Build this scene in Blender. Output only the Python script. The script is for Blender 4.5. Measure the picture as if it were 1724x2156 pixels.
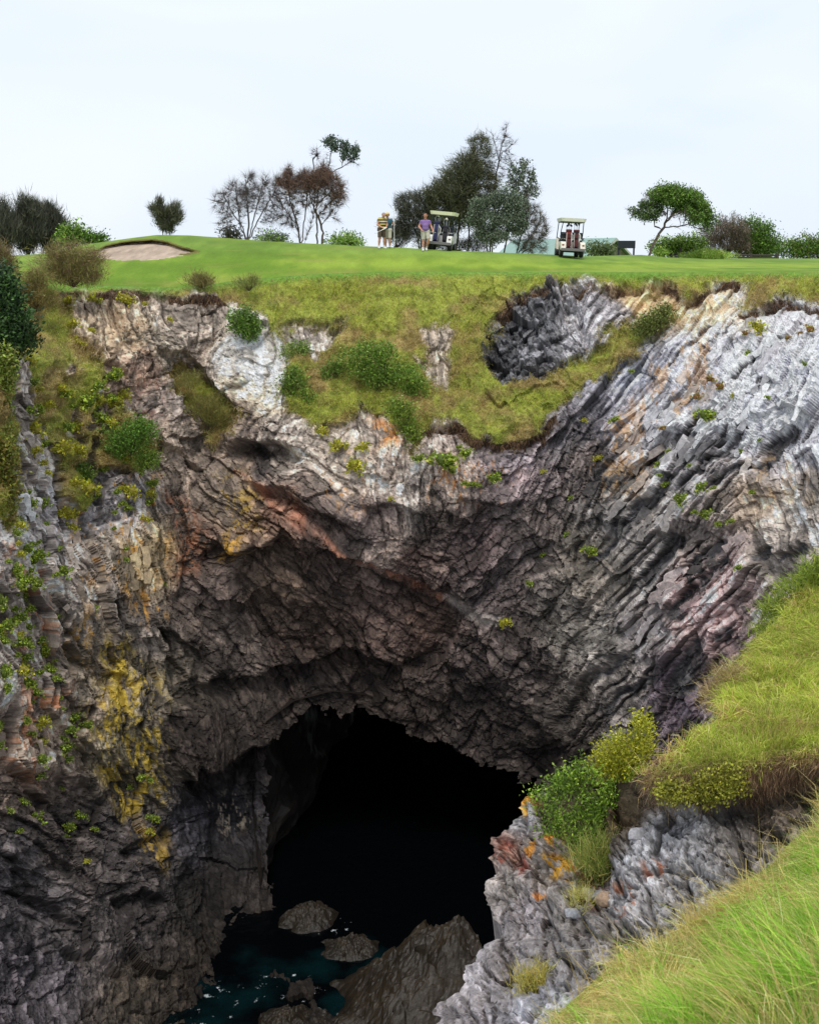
import bpy, math, random
import numpy as np

# ------------------------------------------------------------------ camera, sky, sun, exposure
for o in list(bpy.data.objects):
    bpy.data.objects.remove(o)
scene = bpy.context.scene
COL = scene.collection
F = 2520.0                       # focal length in layout units (picture 1724 x 2156 units)
PITCH = math.atan((1078 - 545) / F)
ST, CT = math.sin(PITCH), math.cos(PITCH)
EYE = 25.0                       # metres above the water

cam_data = bpy.data.cameras.new("camera")
cam = bpy.data.objects.new("camera", cam_data)
COL.objects.link(cam)
cam.location = (0, 0, EYE)
cam.rotation_euler = (math.pi / 2 - PITCH, 0, 0)
cam_data.sensor_fit = 'HORIZONTAL'
cam_data.sensor_width = 24.0
cam_data.lens = 24.0 * F / 1724
cam_data.clip_start = 0.1
cam_data.clip_end = 9000
cam_data.dof.use_dof = True
cam_data.dof.focus_distance = 46.0
cam_data.dof.aperture_fstop = 5.0
scene.camera = cam

SUN_EL, SUN_AZ = math.radians(60), math.radians(186)   # azimuth clockwise from +Y
world = bpy.data.worlds.new("World")
scene.world = world
world.use_nodes = True
wn, wl = world.node_tree.nodes, world.node_tree.links
wn.clear()
w_out = wn.new('ShaderNodeOutputWorld')
w_bg = wn.new('ShaderNodeBackground')
w_sky = wn.new('ShaderNodeTexSky')
w_sky.sky_type = 'NISHITA'
w_sky.sun_disc = False
w_sky.sun_elevation = SUN_EL
w_sky.sun_rotation = SUN_AZ
w_sky.dust_density = 3.0
w_tc = wn.new('ShaderNodeTexCoord')
w_map = wn.new('ShaderNodeMapping')
w_map.inputs['Scale'].default_value = (1.0, 1.0, 3.2)
w_noise = wn.new('ShaderNodeTexNoise')
w_noise.inputs['Scale'].default_value = 2.6
w_noise.inputs['Detail'].default_value = 3.5
w_noise.inputs['Roughness'].default_value = 0.45
w_noise.inputs['Distortion'].default_value = 0.4
w_ramp = wn.new('ShaderNodeValToRGB')
w_ramp.color_ramp.elements[0].position = 0.34
w_ramp.color_ramp.elements[0].color = (6.75, 7.55, 8.65, 1)
w_ramp.color_ramp.elements[1].position = 0.66
w_ramp.color_ramp.elements[1].color = (7.7, 8.2, 8.8, 1)
w_mix = wn.new('ShaderNodeMix')
w_mix.data_type = 'RGBA'
w_mix.inputs['Factor'].default_value = 0.93           # thick overcast over the clear sky
wl.new(w_tc.outputs['Generated'], w_map.inputs['Vector'])
wl.new(w_map.outputs['Vector'], w_noise.inputs['Vector'])
wl.new(w_noise.outputs['Fac'], w_ramp.inputs['Fac'])
wl.new(w_sky.outputs['Color'], w_mix.inputs[6])
wl.new(w_ramp.outputs['Color'], w_mix.inputs[7])
wl.new(w_mix.outputs[2], w_bg.inputs['Color'])
w_bg.inputs['Strength'].default_value = 0.086
wl.new(w_bg.outputs['Background'], w_out.inputs['Surface'])

sun_data = bpy.data.lights.new("sun", 'SUN')
sun_data.energy = 1.5
sun_data.angle = math.radians(18)
sun_data.color = (1.0, 0.96, 0.9)
sun = bpy.data.objects.new("sun", sun_data)
COL.objects.link(sun)
sun.location = (0, 0, 90)
sun.rotation_euler = (math.pi / 2 - SUN_EL, 0, math.pi - SUN_AZ)

scene.view_settings.view_transform = 'Standard'
scene.view_settings.look = 'None'
scene.view_settings.gamma = 1.0
scene.view_settings.exposure = 0.55
scene.view_settings.use_curve_mapping = False

# ------------------------------------------------------------------ small maths helpers
RNG = np.random.default_rng(11)
random.seed(5)


def lin(r, g, b):
    c = np.array([r, g, b], float) / 255
    return np.where(c <= 0.04045, c / 12.92, ((c + 0.055) / 1.055) ** 2.4)


def ray(px, py):
    px, py = np.asarray(px, float), np.asarray(py, float)
    u, v = (px - 862) / F, (1078 - py) / F
    return np.stack(np.broadcast_arrays(u, CT + ST * v, -ST + CT * v), -1)


def at(px, py, Y):
    """world point that lies Y metres ahead on the line of sight through a layout point"""
    r = ray(px, py)
    p = r * (np.asarray(Y, float) / r[..., 1])[..., None]
    p[..., 2] += EYE
    return p


PERM = np.random.default_rng(3).integers(0, 1 << 30, 4096).astype(np.int64)


def h3(i, j, k, s=0):
    a = PERM[(i + s * 57) & 4095]
    a = PERM[(a + j) & 4095]
    return PERM[(a + k) & 4095]


def noise3(x, y, z, s=0):
    x, y, z = np.broadcast_arrays(np.asarray(x, float), y, z)
    xi, yi, zi = np.floor(x).astype(np.int64), np.floor(y).astype(np.int64), np.floor(z).astype(np.int64)
    fx, fy, fz = x - xi, y - yi, z - zi
    fx, fy, fz = [f * f * f * (f * (f * 6 - 15) + 10) for f in (fx, fy, fz)]
    out = 0
    for dx in (0, 1):
        wx = fx if dx else 1 - fx
        for dy in (0, 1):
            wy = fy if dy else 1 - fy
            for dz in (0, 1):
                wz = fz if dz else 1 - fz
                out = out + wx * wy * wz * ((h3(xi + dx, yi + dy, zi + dz, s) & 0xffff) / 65535.0)
    return out * 2 - 1


def noise2(x, y, z, s=0):
    x, y = np.broadcast_arrays(np.asarray(x, np.float32), np.asarray(y, np.float32))
    xf, yf = np.floor(x), np.floor(y)
    xi, yi = xf.astype(np.int32), yf.astype(np.int32)
    fx, fy = x - xf, y - yf
    fx, fy = [f * f * f * (f * (f * 6 - 15) + 10) for f in (fx, fy)]
    zs = int(z * 131) + s * 57
    a0, a1 = PERM32[(xi + zs) & 4095], PERM32[(xi + 1 + zs) & 4095]
    v = [PERMF[(a + yi + d) & 4095] for a in (a0, a1) for d in (0, 1)]
    lo = v[0] + (v[1] - v[0]) * fy
    hi = v[2] + (v[3] - v[2]) * fy
    return lo + (hi - lo) * fx


PERM32 = (PERM & 0xfffffff).astype(np.int32)
PERMF = (((PERM >> 7) & 0xffff) / 32767.5 - 1).astype(np.float32)


def lattice(fn, x0, x1, y0, y1, st):
    """evaluate a slow field on a coarse lattice once; returns a quick look-up"""
    xs, ys = np.arange(x0, x1 + st, st, dtype=float), np.arange(y0, y1 + st, st, dtype=float)
    X, Y = np.meshgrid(xs, ys)
    G = fn(X, Y)

    def look(x, y):
        u, v = np.clip((x - x0) / st, 0, len(xs) - 1.001), np.clip((y - y0) / st, 0, len(ys) - 1.001)
        i, j = u.astype(np.int32), v.astype(np.int32)
        fu, fv = u - i, v - j
        if G.ndim == 3:
            fu, fv = fu[..., None], fv[..., None]
        return (G[j, i] * (1 - fu) + G[j, i + 1] * fu) * (1 - fv) + (G[j + 1, i] * (1 - fu) + G[j + 1, i + 1] * fu) * fv
    return look


def fbm(x, y, z=0.0, s=0, oct=4, gain=0.5, lac=2.1):
    a, t, n = 1.0, 0.0, 0.0
    noise3 = globals()['noise2' if np.ndim(z) == 0 else 'noise3']
    for o in range(oct):
        t = t + a * noise3(x * lac ** o + 17.3 * o, y * lac ** o - 9.1 * o, z * lac ** o + 3.7 * o, s + o)
        n += a
        a *= gain
    return t / n


def vor(u, v, s=0):
    """cell pattern: distance to the edge of the cell, random numbers of the cell, offset from its centre"""
    u, v = np.asarray(u, np.float32), np.asarray(v, np.float32)
    uf, vf = np.floor(u), np.floor(v)
    ui, vi = uf.astype(np.int32), vf.astype(np.int32)
    f1 = np.full(u.shape, 9.0, np.float32)
    f2 = f1.copy()
    ou, ov = np.zeros(u.shape, np.float32), np.zeros(u.shape, np.float32)
    hid = np.zeros(u.shape, np.int32)
    du, dv = u - uf - 0.5, v - vf - 0.5
    for di in (-1, 0, 1):
        a = PERM32[(ui + di + s * 57) & 4095]
        for dj in (-1, 0, 1):
            h = PERM32[(a + vi + dj) & 4095]
            x = du - di - VJX[h & 4095]
            y = dv - dj - VJY[h & 4095]
            d = np.abs(x) + np.abs(y)
            closer = d < f1
            f2 = np.where(closer, f1, np.minimum(f2, d))
            f1 = np.where(closer, d, f1)
            ou, ov = np.where(closer, x, ou), np.where(closer, y, ov)
            hid = np.where(closer, h, hid)
    return f2 - f1, PERMF[(hid + 11) & 4095] * 0.5 + 0.5, PERMF[(hid + 1500) & 4095] * 0.5 + 0.5, PERMF[(hid + 2999) & 4095] * 0.5 + 0.5, ou, ov


VJX = 0.45 * np.random.default_rng(8).uniform(-1, 1, 4096).astype(np.float32)
VJY = 0.45 * np.random.default_rng(9).uniform(-1, 1, 4096).astype(np.float32)


def brick(u, v, s=0):
    """bedded slabs: rows of uneven blocks; returns edge distance, random numbers and place inside the block"""
    v = v + 0.35 * noise2(v * 0.7, 0 * v, 1, s)
    j = np.floor(v).astype(np.int32)
    fv = v - j
    a = PERM32[(j + s * 57) & 4095]
    r = PERMF[(a + 5) & 4095]
    ln = 1.0 + 0.45 * r
    w = u / ln + 7.3 * PERMF[(a + 77) & 4095] + (fv - 0.5) * 0.25 * PERMF[(a + 301) & 4095]
    w = w + 0.30 * noise2(w * 0.9, j * 3.1, 2, s)
    i = np.floor(w).astype(np.int32)
    fu = w - i
    h = PERM32[(a + i) & 4095]
    e = np.minimum(np.minimum(fv, 1 - fv), np.minimum(fu, 1 - fu) * 3.0)
    return e, PERMF[(h + 11) & 4095] * 0.5 + 0.5, PERMF[(h + 1500) & 4095] * 0.5 + 0.5, PERMF[(h + 2999) & 4095] * 0.5 + 0.5, (fu - 0.5).astype(np.float32), (fv - 0.5).astype(np.float32)


def tps(pts):
    """smooth surface through (x, y, value) points"""
    P = np.array(pts, float)
    S = 1000.0
    X = P[:, :2] / S
    n = len(P)

    def K(A, B):
        d2 = ((A[:, None, :] - B[None, :, :]) ** 2).sum(-1)
        return np.where(d2 > 0, 0.5 * d2 * np.log(np.maximum(d2, 1e-12)), 0)
    A = np.zeros((n + 3, n + 3))
    A[:n, :n] = K(X, X) + np.eye(n) * 2e-4
    A[:n, n] = 1
    A[:n, n + 1:] = X
    A[n, :n] = 1
    A[n + 1:, :n] = X.T
    b = np.zeros(n + 3)
    b[:n] = P[:, 2]
    w = np.linalg.solve(A, b)

    def f(x, y):
        sh = np.shape(x)
        Q = np.stack([np.ravel(x), np.ravel(y)], -1) / S
        out = np.empty(len(Q))
        for a in range(0, len(Q), 60000):
            q = Q[a:a + 60000]
            out[a:a + 60000] = K(q, X) @ w[:n] + w[n] + q @ w[n + 1:]
        return out.reshape(sh)
    return f


def interp(x, pts):
    P = np.array(pts, float)
    return np.interp(x, P[:, 0], P[:, 1])


def inside(x, y, poly):
    poly = np.array(poly, float)
    r = np.zeros(np.shape(x), bool)
    n = len(poly)
    for i in range(n):
        x0, y0 = poly[i]
        x1, y1 = poly[(i + 1) % n]
        if y0 == y1:
            continue
        c = ((y0 > y) != (y1 > y)) & (x < (x1 - x0) * (y - y0) / (y1 - y0) + x0)
        r ^= c
    return r


def seg_dist(x, y, line):
    """distance to a polyline, signed (positive on its lower / right side), and the place along it 0..1"""
    L = np.array(line, float)
    best = np.full(np.shape(x), 1e9)
    sgn, par = np.ones(np.shape(x)), np.zeros(np.shape(x))
    ln = np.hypot(*(L[1:] - L[:-1]).T)
    cum = np.concatenate([[0], np.cumsum(ln)])
    for i in range(len(L) - 1):
        d = L[i + 1] - L[i]
        t = np.clip(((x - L[i, 0]) * d[0] + (y - L[i, 1]) * d[1]) / (d @ d), 0, 1)
        ex, ey = x - L[i, 0] - t * d[0], y - L[i, 1] - t * d[1]
        q = np.hypot(ex, ey)
        nrm = np.array([-d[1], d[0]])
        if nrm @ np.array([0.5, 0.85]) < 0:
            nrm = -nrm
        s = np.sign(ex * nrm[0] + ey * nrm[1])
        m = q < best
        best = np.where(m, q, best)
        sgn = np.where(m, s, sgn)
        par = np.where(m, (cum[i] + t * ln[i]) / cum[-1], par)
    return best * sgn, par


def poly_dist(x, y, poly):
    """signed distance to the outline of a polygon, positive inside"""
    d, _ = seg_dist(x, y, list(poly) + [poly[0]])
    return np.abs(d) * np.where(inside(x, y, poly), 1, -1)


def sstep(a, b, x):
    t = np.clip((x - a) / (b - a), 0, 1)
    return t * t * (3 - 2 * t)


# ------------------------------------------------------------------ object helpers
def make_mesh(name, verts, faces, mat=None, cols=None, smooth=False):
    verts = np.ascontiguousarray(verts, np.float32)
    me = bpy.data.meshes.new(name)
    me.vertices.add(len(verts))
    me.vertices.foreach_set('co', verts.ravel())
    if isinstance(faces, np.ndarray):
        faces = [faces]
    faces = [np.asarray(f, np.int32) for f in faces if len(f)]
    nl = sum(f.size for f in faces)
    npoly = sum(len(f) for f in faces)
    me.loops.add(nl)
    me.polygons.add(npoly)
    me.loops.foreach_set('vertex_index', np.concatenate([f.ravel() for f in faces]))
    tot = np.concatenate([np.full(len(f), f.shape[1], np.int32) for f in faces])
    me.polygons.foreach_set('loop_start', np.concatenate([[0], np.cumsum(tot)[:-1]]).astype(np.int32))
    me.polygons.foreach_set('loop_total', tot)
    me.polygons.foreach_set('use_smooth', np.full(npoly, smooth))
    if cols is not None:
        ca = me.color_attributes.new('Col', 'FLOAT_COLOR', 'POINT')
        c4 = np.ones((len(verts), 4), np.float32)
        c4[:, :3] = np.broadcast_to(np.asarray(cols), (len(verts), 3))
        ca.data.foreach_set('color', c4.ravel())
    me.update(calc_edges=True)
    if mat is not None:
        me.materials.append(mat)
    return me


def link(name, me, parent=None, loc=None):
    o = bpy.data.objects.new(name, me)
    COL.objects.link(o)
    if parent is not None:
        o.parent = parent
    if loc is not None:
        o.location = loc
    return o


def tag(o, label=None, cat=None, group=None, kind=None):
    if label:
        o['label'] = label
    if cat:
        o['category'] = cat
    if group:
        o['group'] = group
    if kind:
        o['kind'] = kind
    return o


def thing(name, label, cat, loc=(0, 0, 0), rotz=0.0, group=None):
    o = link(name, None)
    o.location = loc
    o.rotation_euler = (0, 0, rotz)
    return tag(o, label, cat, group)


def grid_faces(nr, nc, keep=None):
    i = np.arange(nr * nc).reshape(nr, nc)
    q = np.stack([i[:-1, :-1], i[1:, :-1], i[1:, 1:], i[:-1, 1:]], -1).reshape(-1, 4)
    return q if keep is None else q[keep.ravel()]


def compact(verts, faces, cols=None):
    used = np.unique(faces)
    m = np.full(len(verts), -1, np.int64)
    m[used] = np.arange(len(used))
    return verts[used], m[faces], None if cols is None else cols[used]


# ------------------------------------------------------------------ materials
def mat_base(name):
    m = bpy.data.materials.new(name)
    m.use_nodes = True
    nt = m.node_tree
    b = nt.nodes['Principled BSDF']
    return m, nt, b


def mat_plain(name, col, rough=0.6, metal=0.0, var=0.12, scale=30.0, spec=0.4, bump=0.0):
    m, nt, b = mat_base(name)
    tc = nt.nodes.new('ShaderNodeTexCoord')
    n = nt.nodes.new('ShaderNodeTexNoise')
    n.inputs['Scale'].default_value = scale
    n.inputs['Detail'].default_value = 4
    nt.links.new(tc.outputs['Object'], n.inputs['Vector'])
    r = nt.nodes.new('ShaderNodeValToRGB')
    c = np.array(col)
    r.color_ramp.elements[0].position = 0.3
    r.color_ramp.elements[1].position = 0.7
    r.color_ramp.elements[0].color = (*(c * (1 - var)), 1)
    r.color_ramp.elements[1].color = (*np.minimum(c * (1 + var), 1), 1)
    nt.links.new(n.outputs['Fac'], r.inputs['Fac'])
    nt.links.new(r.outputs['Color'], b.inputs['Base Color'])
    b.inputs['Roughness'].default_value = rough
    b.inputs['Metallic'].default_value = metal
    b.inputs['Specular IOR Level'].default_value = spec
    if bump:
        bp = nt.nodes.new('ShaderNodeBump')
        bp.inputs['Strength'].default_value = bump
        bp.inputs['Distance'].default_value = 0.02
        nt.links.new(n.outputs['Fac'], bp.inputs['Height'])
        nt.links.new(bp.outputs['Normal'], b.inputs['Normal'])
    return m


def mat_vcol(name, rough=0.85, spec=0.25, scale=6.0, amount=0.35, bump=0.5, dist=0.05, speckle=0.0, translucent=0.0):
    """colour from the mesh's own colour attribute, broken up by fine grain"""
    m, nt, b = mat_base(name)
    N, Lk = nt.nodes, nt.links
    at_ = N.new('ShaderNodeVertexColor')
    at_.layer_name = 'Col'
    colour = at_.outputs['Color']
    if amount:
        geo = N.new('ShaderNodeNewGeometry')
        n1 = N.new('ShaderNodeTexNoise')
        n1.inputs['Scale'].default_value = scale
        n1.inputs['Detail'].default_value = 8
        n1.inputs['Roughness'].default_value = 0.68
        Lk.new(geo.outputs['Position'], n1.inputs['Vector'])
        mr = N.new('ShaderNodeMapRange')
        mr.inputs['From Min'].default_value = 0.3
        mr.inputs['From Max'].default_value = 0.7
        mr.inputs['To Min'].default_value = 1 - amount
        mr.inputs['To Max'].default_value = 1 + amount
        Lk.new(n1.outputs['Fac'], mr.inputs['Value'])
        mx = N.new('ShaderNodeMix')
        mx.data_type = 'RGBA'
        mx.blend_type = 'MULTIPLY'
        mx.inputs['Factor'].default_value = 1
        Lk.new(colour, mx.inputs[6])
        Lk.new(mr.outputs['Result'], mx.inputs[7])
        colour = mx.outputs[2]
        if bump:
            bp = N.new('ShaderNodeBump')
            bp.inputs['Strength'].default_value = bump
            bp.inputs['Distance'].default_value = dist
            Lk.new(n1.outputs['Fac'], bp.inputs['Height'])
            Lk.new(bp.outputs['Normal'], b.inputs['Normal'])
    Lk.new(colour, b.inputs['Base Color'])
    b.inputs['Roughness'].default_value = rough
    b.inputs['Specular IOR Level'].default_value = spec
    if translucent:
        tr = N.new('ShaderNodeBsdfTranslucent')
        Lk.new(colour, tr.inputs['Color'])
        ms = N.new('ShaderNodeMixShader')
        ms.inputs['Fac'].default_value = translucent
        out = N['Material Output']
        Lk.new(b.outputs['BSDF'], ms.inputs[1])
        Lk.new(tr.outputs['BSDF'], ms.inputs[2])
        Lk.new(ms.outputs['Shader'], out.inputs['Surface'])
    return m


M_ROCK = mat_vcol('cliff_rock', rough=0.8, spec=0.3, scale=5.5, amount=0.40, bump=0.45, dist=0.05)
M_OUTCROP = mat_vcol('outcrop_rock', rough=0.85, spec=0.25, scale=16, amount=0.4, bump=0.6, dist=0.02)
M_WETROCK = mat_vcol('wet_rock', rough=0.5, spec=0.4, scale=8, amount=0.4, bump=0.6, dist=0.05)
M_TURF = mat_vcol('mown_turf', rough=0.9, spec=0.1, scale=9, amount=0.16, bump=0.25, dist=0.03)
M_GRASS = mat_vcol('grass_blades', rough=0.6, spec=0.25, amount=0, translucent=0.35)
M_LEAF = mat_vcol('leaves', rough=0.55, spec=0.3, amount=0, translucent=0.25)
M_BARK = mat_vcol('bark', rough=0.9, spec=0.1, scale=14, amount=0.3, bump=0.4, dist=0.02)
M_SAND = mat_vcol('bunker_sand', rough=0.95, spec=0.1, scale=7, amount=0.15, bump=0.35, dist=0.05)

# ------------------------------------------------------------------ the cliff: one sheet from the edge of the mown turf down to the water
Y_TOP = [(-160, 598), (0, 590), (60, 590), (130, 605), (230, 601), (350, 604), (430, 600), (480, 592), (560, 584), (640, 578),
         (800, 572), (1150, 572), (1500, 573), (1900, 575)]
DEPTH = [
    (-160, 590, 45), (0, 590, 46), (100, 600, 49), (250, 600, 50.5), (480, 590, 51.5), (800, 572, 53.5), (1100, 572, 52.5), (1400, 573, 49), (1724, 574, 45), (1900, 575, 43),
    (100, 650, 47.5), (250, 640, 49), (400, 640, 49.3),
    (-160, 760, 36), (-160, 1100, 34), (-160, 1500, 32), (-160, 2000, 30), (-160, 2300, 28),
    (0, 700, 40), (0, 800, 38.5), (0, 1100, 36.8), (0, 1500, 35.2), (0, 1900, 33.5), (0, 2156, 31), (0, 2300, 29.5),
    (120, 800, 42.5), (120, 1300, 39), (120, 1700, 37.5),
    (200, 720, 46.5), (200, 900, 44.5), (200, 1100, 43), (200, 1400, 41.2), (200, 1700, 39.8), (200, 1950, 37.2), (200, 2156, 33.2),
    (330, 720, 48), (330, 900, 46.4), (330, 1200, 44), (340, 1500, 42.4), (340, 1800, 41.2), (340, 2000, 38.6), (340, 2150, 35), (340, 2300, 31.5),
    (390, 2156, 35.7), (480, 2070, 37.9), (540, 2000, 39.9), (600, 1960, 41.2), (480, 2200, 34.2), (600, 2200, 33.6),
    (450, 700, 49), (450, 800, 48.6), (450, 900, 47.6), (450, 1100, 45.6), (450, 1300, 45.4), (450, 1500, 45.4), (450, 1580, 45.2), (450, 1700, 46.0), (450, 1850, 43.6), (470, 1950, 41),
    (540, 760, 47.6), (540, 860, 46.6), (560, 1000, 45.8), (540, 1150, 44.6), (540, 1590, 45.4), (540, 1680, 46.0), (545, 1850, 43.6), (540, 1930, 41.9), (610, 1925, 42.2), (660, 1955, 41.5),
    (700, 650, 50.6), (700, 750, 48.4), (700, 850, 46.8), (700, 950, 45.6), (700, 1080, 44.4), (700, 1200, 45.2), (700, 1330, 46.0), (700, 1460, 46.8),
    (900, 640, 51.6), (900, 750, 49), (900, 850, 46.8), (900, 940, 45.2), (900, 1090, 44.4), (900, 1250, 45.4), (900, 1400, 46.3), (900, 1500, 46.9),
    (1060, 640, 50.4), (1060, 720, 48.8), (1060, 850, 46), (1060, 930, 45), (1060, 1100, 44.6), (1060, 1300, 45.2), (1060, 1500, 45.8), (1130, 1600, 45.0),
    (1200, 620, 50.2), (1200, 720, 48), (1200, 800, 46.4), (1180, 950, 45.2), (1180, 1150, 44.8), (1200, 1350, 43.8), (1200, 1560, 42.6), (1240, 1800, 41.8), (1240, 2200, 40),
    (1320, 640, 48.2), (1320, 760, 46.4), (1320, 900, 44.4), (1320, 1150, 42.8), (1320, 1350, 42), (1320, 1550, 41.2),
    (1450, 640, 46.6), (1450, 760, 44.4), (1450, 950, 42), (1450, 1150, 40.6), (1450, 1400, 39.6),
    (1600, 640, 44.4), (1600, 760, 42), (1600, 950, 39.2), (1600, 1150, 38.2), (1600, 1350, 37),
    (1724, 650, 42), (1724, 800, 39), (1724, 950, 37), (1724, 1150, 35), (1900, 700, 39), (1900, 1000, 34), (1900, 1300, 31),
    (1600, 1800, 36), (1600, 2250, 34.5), (1900, 1800, 31), (1900, 2250, 30),
]
depth_f = tps(DEPTH)
NC, NR = 850, 712
gx = np.linspace(-160, 1890, NC)[None, :].repeat(NR, 0)
gr = np.linspace(0, 1, NR)[:, None].repeat(NC, 1)
ytop = interp(gx, Y_TOP)
gy = ytop + gr * (2290 - ytop)
depth_l = lattice(depth_f, -176, 1916, 560, 2310, 6)
base_Y = depth_l(gx, gy)
A_, B_ = gx / 55.0, gy / 55.0                    # metres across / down the face
w1 = fbm(A_ * 0.35, B_ * 0.35, 0, 21, 4)
w2 = fbm(A_ * 0.35, B_ * 0.35, 5, 27, 4)
f1 = fbm(A_ * 1.6, B_ * 1.6, 2, 31, 4)
f2 = fbm(A_ * 1.6, B_ * 1.6, 9, 37, 4)
jx, jy = gx + w1 * 38 + f1 * 12, gy + w2 * 38 + f2 * 12     # jittered coordinates for ragged outlines

# regions of the face with their own bedding: (cx, cy, radius, direction x, direction y, slab length m, slab thickness m, relief, tilt)
REG = [
    (120, 1150, 330, 0.30, 0.95, 3.8, 0.80, 0.9, -0.35),     # left wall, steep plates
    (260, 1500, 260, 0.22, 0.97, 3.0, 0.85, 0.9, -0.3),
    (120, 1800, 190, 0.90, 0.42, 1.9, 0.95, 0.8, 0.4),       # folded foot of the left wall
    (150, 2060, 250, 0.16, 0.98, 2.2, 0.8, 0.7, 0.1),
    (330, 2000, 170, 0.30, 0.95, 1.8, 0.8, 0.8, 0.2),
    (300, 780, 230, 0.25, 0.97, 1.6, 0.85, 0.8, 0.2),
    (480, 1800, 170, 0.12, 0.99, 2.2, 1.1, 0.5, 0.2),
    (540, 820, 190, -0.25, 0.97, 2.0, 0.75, 0.7, 0.2),
    (620, 1130, 270, 0.84, 0.54, 3.0, 1.1, 0.9, 0.45),       # left limb of the fold
    (560, 1370, 240, 0.62, 0.78, 2.4, 0.95, 0.7, 0.3),
    (860, 1010, 210, 0.10, 1.0, 2.2, 0.70, 0.7, 0.0),
    (860, 1230, 220, 0.84, 0.50, 2.6, 1.0, 0.8, 0.45),
    (1060, 1190, 190, 0.80, -0.58, 2.2, 0.9, 0.9, 0.4),      # right limb
    (1000, 1420, 240, 0.86, 0.46, 1.8, 1.0, 0.9, 0.35),
    (1190, 1040, 170, 0.42, -0.9, 2.4, 0.8, 0.9, 0.4),
    (1190, 1330, 170, 0.5, -0.86, 1.6, 0.85, 0.9, 0.45),
    (1140, 715, 130, 0.8, -0.5, 1.0, 0.9, 1.3, 0.3),         # dark knobbly boulder face
    (1430, 760, 240, 0.60, -0.80, 3.8, 0.62, 0.55, 0.5),     # pale right wall
    (1430, 1000, 240, 0.66, -0.75, 3.6, 0.80, 0.85, 0.6),
    (1420, 1260, 250, 0.68, -0.73, 3.2, 1.0, 1.0, 0.6),
    (1660, 820, 190, 0.46, -0.88, 3.0, 0.65, 0.7, 0.4),
    (1680, 1060, 180, 0.30, 0.95, 3.4, 0.8, 0.6, -0.3),
    (1300, 1500, 170, 0.62, -0.78, 2.0, 0.9, 0.9, 0.5),
]
wts = []
for (cx, cy, r, *_) in REG:
    d = np.hypot((jx - cx), (jy - cy) * 0.9) / r
    wts.append(np.exp(-3.0 * d * d) + 1e-9)
wts = np.array(wts)
wts = wts ** 5.0
wts /= wts.sum(0)
wts[wts < 0.06] = 0
wts /= wts.sum(0)
h = np.zeros(gx.shape)
tone = np.zeros(gx.shape)          # per-slab shade
edge = np.zeros(gx.shape)
rid = np.zeros(gx.shape)
for k, (cx, cy, r, dx, dy, L, W, rel, tilt) in enumerate(REG):
    m = wts[k] > 0.03
    if not m.any():
        continue
    l = math.hypot(dx, dy)
    dx, dy = dx / l, dy / l
    nx, ny = -dy, dx
    if nx * 0.5 + ny * 0.85 < 0:
        nx, ny = -nx, -ny
    wf, ff = (0.22, 0.035) if cx > 1400 else (0.6, 0.07)
    a, b = A_[m] + wf * w1[m] + ff * f1[m], B_[m] + wf * w2[m] + ff * f2[m]
    al, ac = a * dx + b * dy, a * nx + b * ny
    e, r1, r2, r3, ou, ov = vor(al / (L * 1.7), ac / (W * 3.6), 900 + k)
    hh = rel * 0.75 * ((r1 - 0.5) * 0.9 + (tilt * 0.8 + (r3 - 0.5) * 1.6) * ov + (r2 - 0.5) * ou * 1.4)
    tt = (r2 - 0.5) * 0.35
    for q, (sl, sw, am) in enumerate(((0.9, 1.7, 0.34), (0.45, 0.8, 0.22), (0.20, 0.36, 0.12), (0.085, 0.15, 0.055))):
        slabby = cx > 1400
        if slabby:
            am *= (0.8, 1.35, 1.0, 0.4)[q]
        e, r1, r2, r3, ou, ov = (vor, brick, brick if slabby else vor, vor)[q](al / (L * sl), ac / (W * sw), 40 + 7 * k + 3 * q)
        hh += rel * am * ((r1 - 0.5) * 1.2 + (tilt * 1.3 + (r3 - 0.5) * 1.1) * ov + (r2 - 0.5) * ou * 1.2)
        hh -= rel * am * 0.22 * np.exp(-(e / 0.06) ** 2)
        tt += (r3 - 0.5) * (0.40, 0.7, 1.0, 0.9)[q] - (0, 0.45, 0.5, 0.35)[q] * np.exp(-(e / 0.09) ** 2)
        if q == 1:
            rid[m] += wts[k][m] * r2
    grain = fbm(al * 0.55, ac * 8.0, 1, 60 + k, 4, 0.65)
    hh += rel * 0.05 * grain
    tt += 0.85 * grain + 0.12
    h[m] += wts[k][m] * hh
    tone[m] += wts[k][m] * tt
h += 0.55 * fbm(A_ * 0.28, B_ * 0.28, 3, 101, 3) + 0.22 * fbm(A_ * 1.1, B_ * 1.1, 3, 103, 5, 0.55) + 0.06 * fbm(A_ * 6, B_ * 6, 3, 107, 3)

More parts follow.
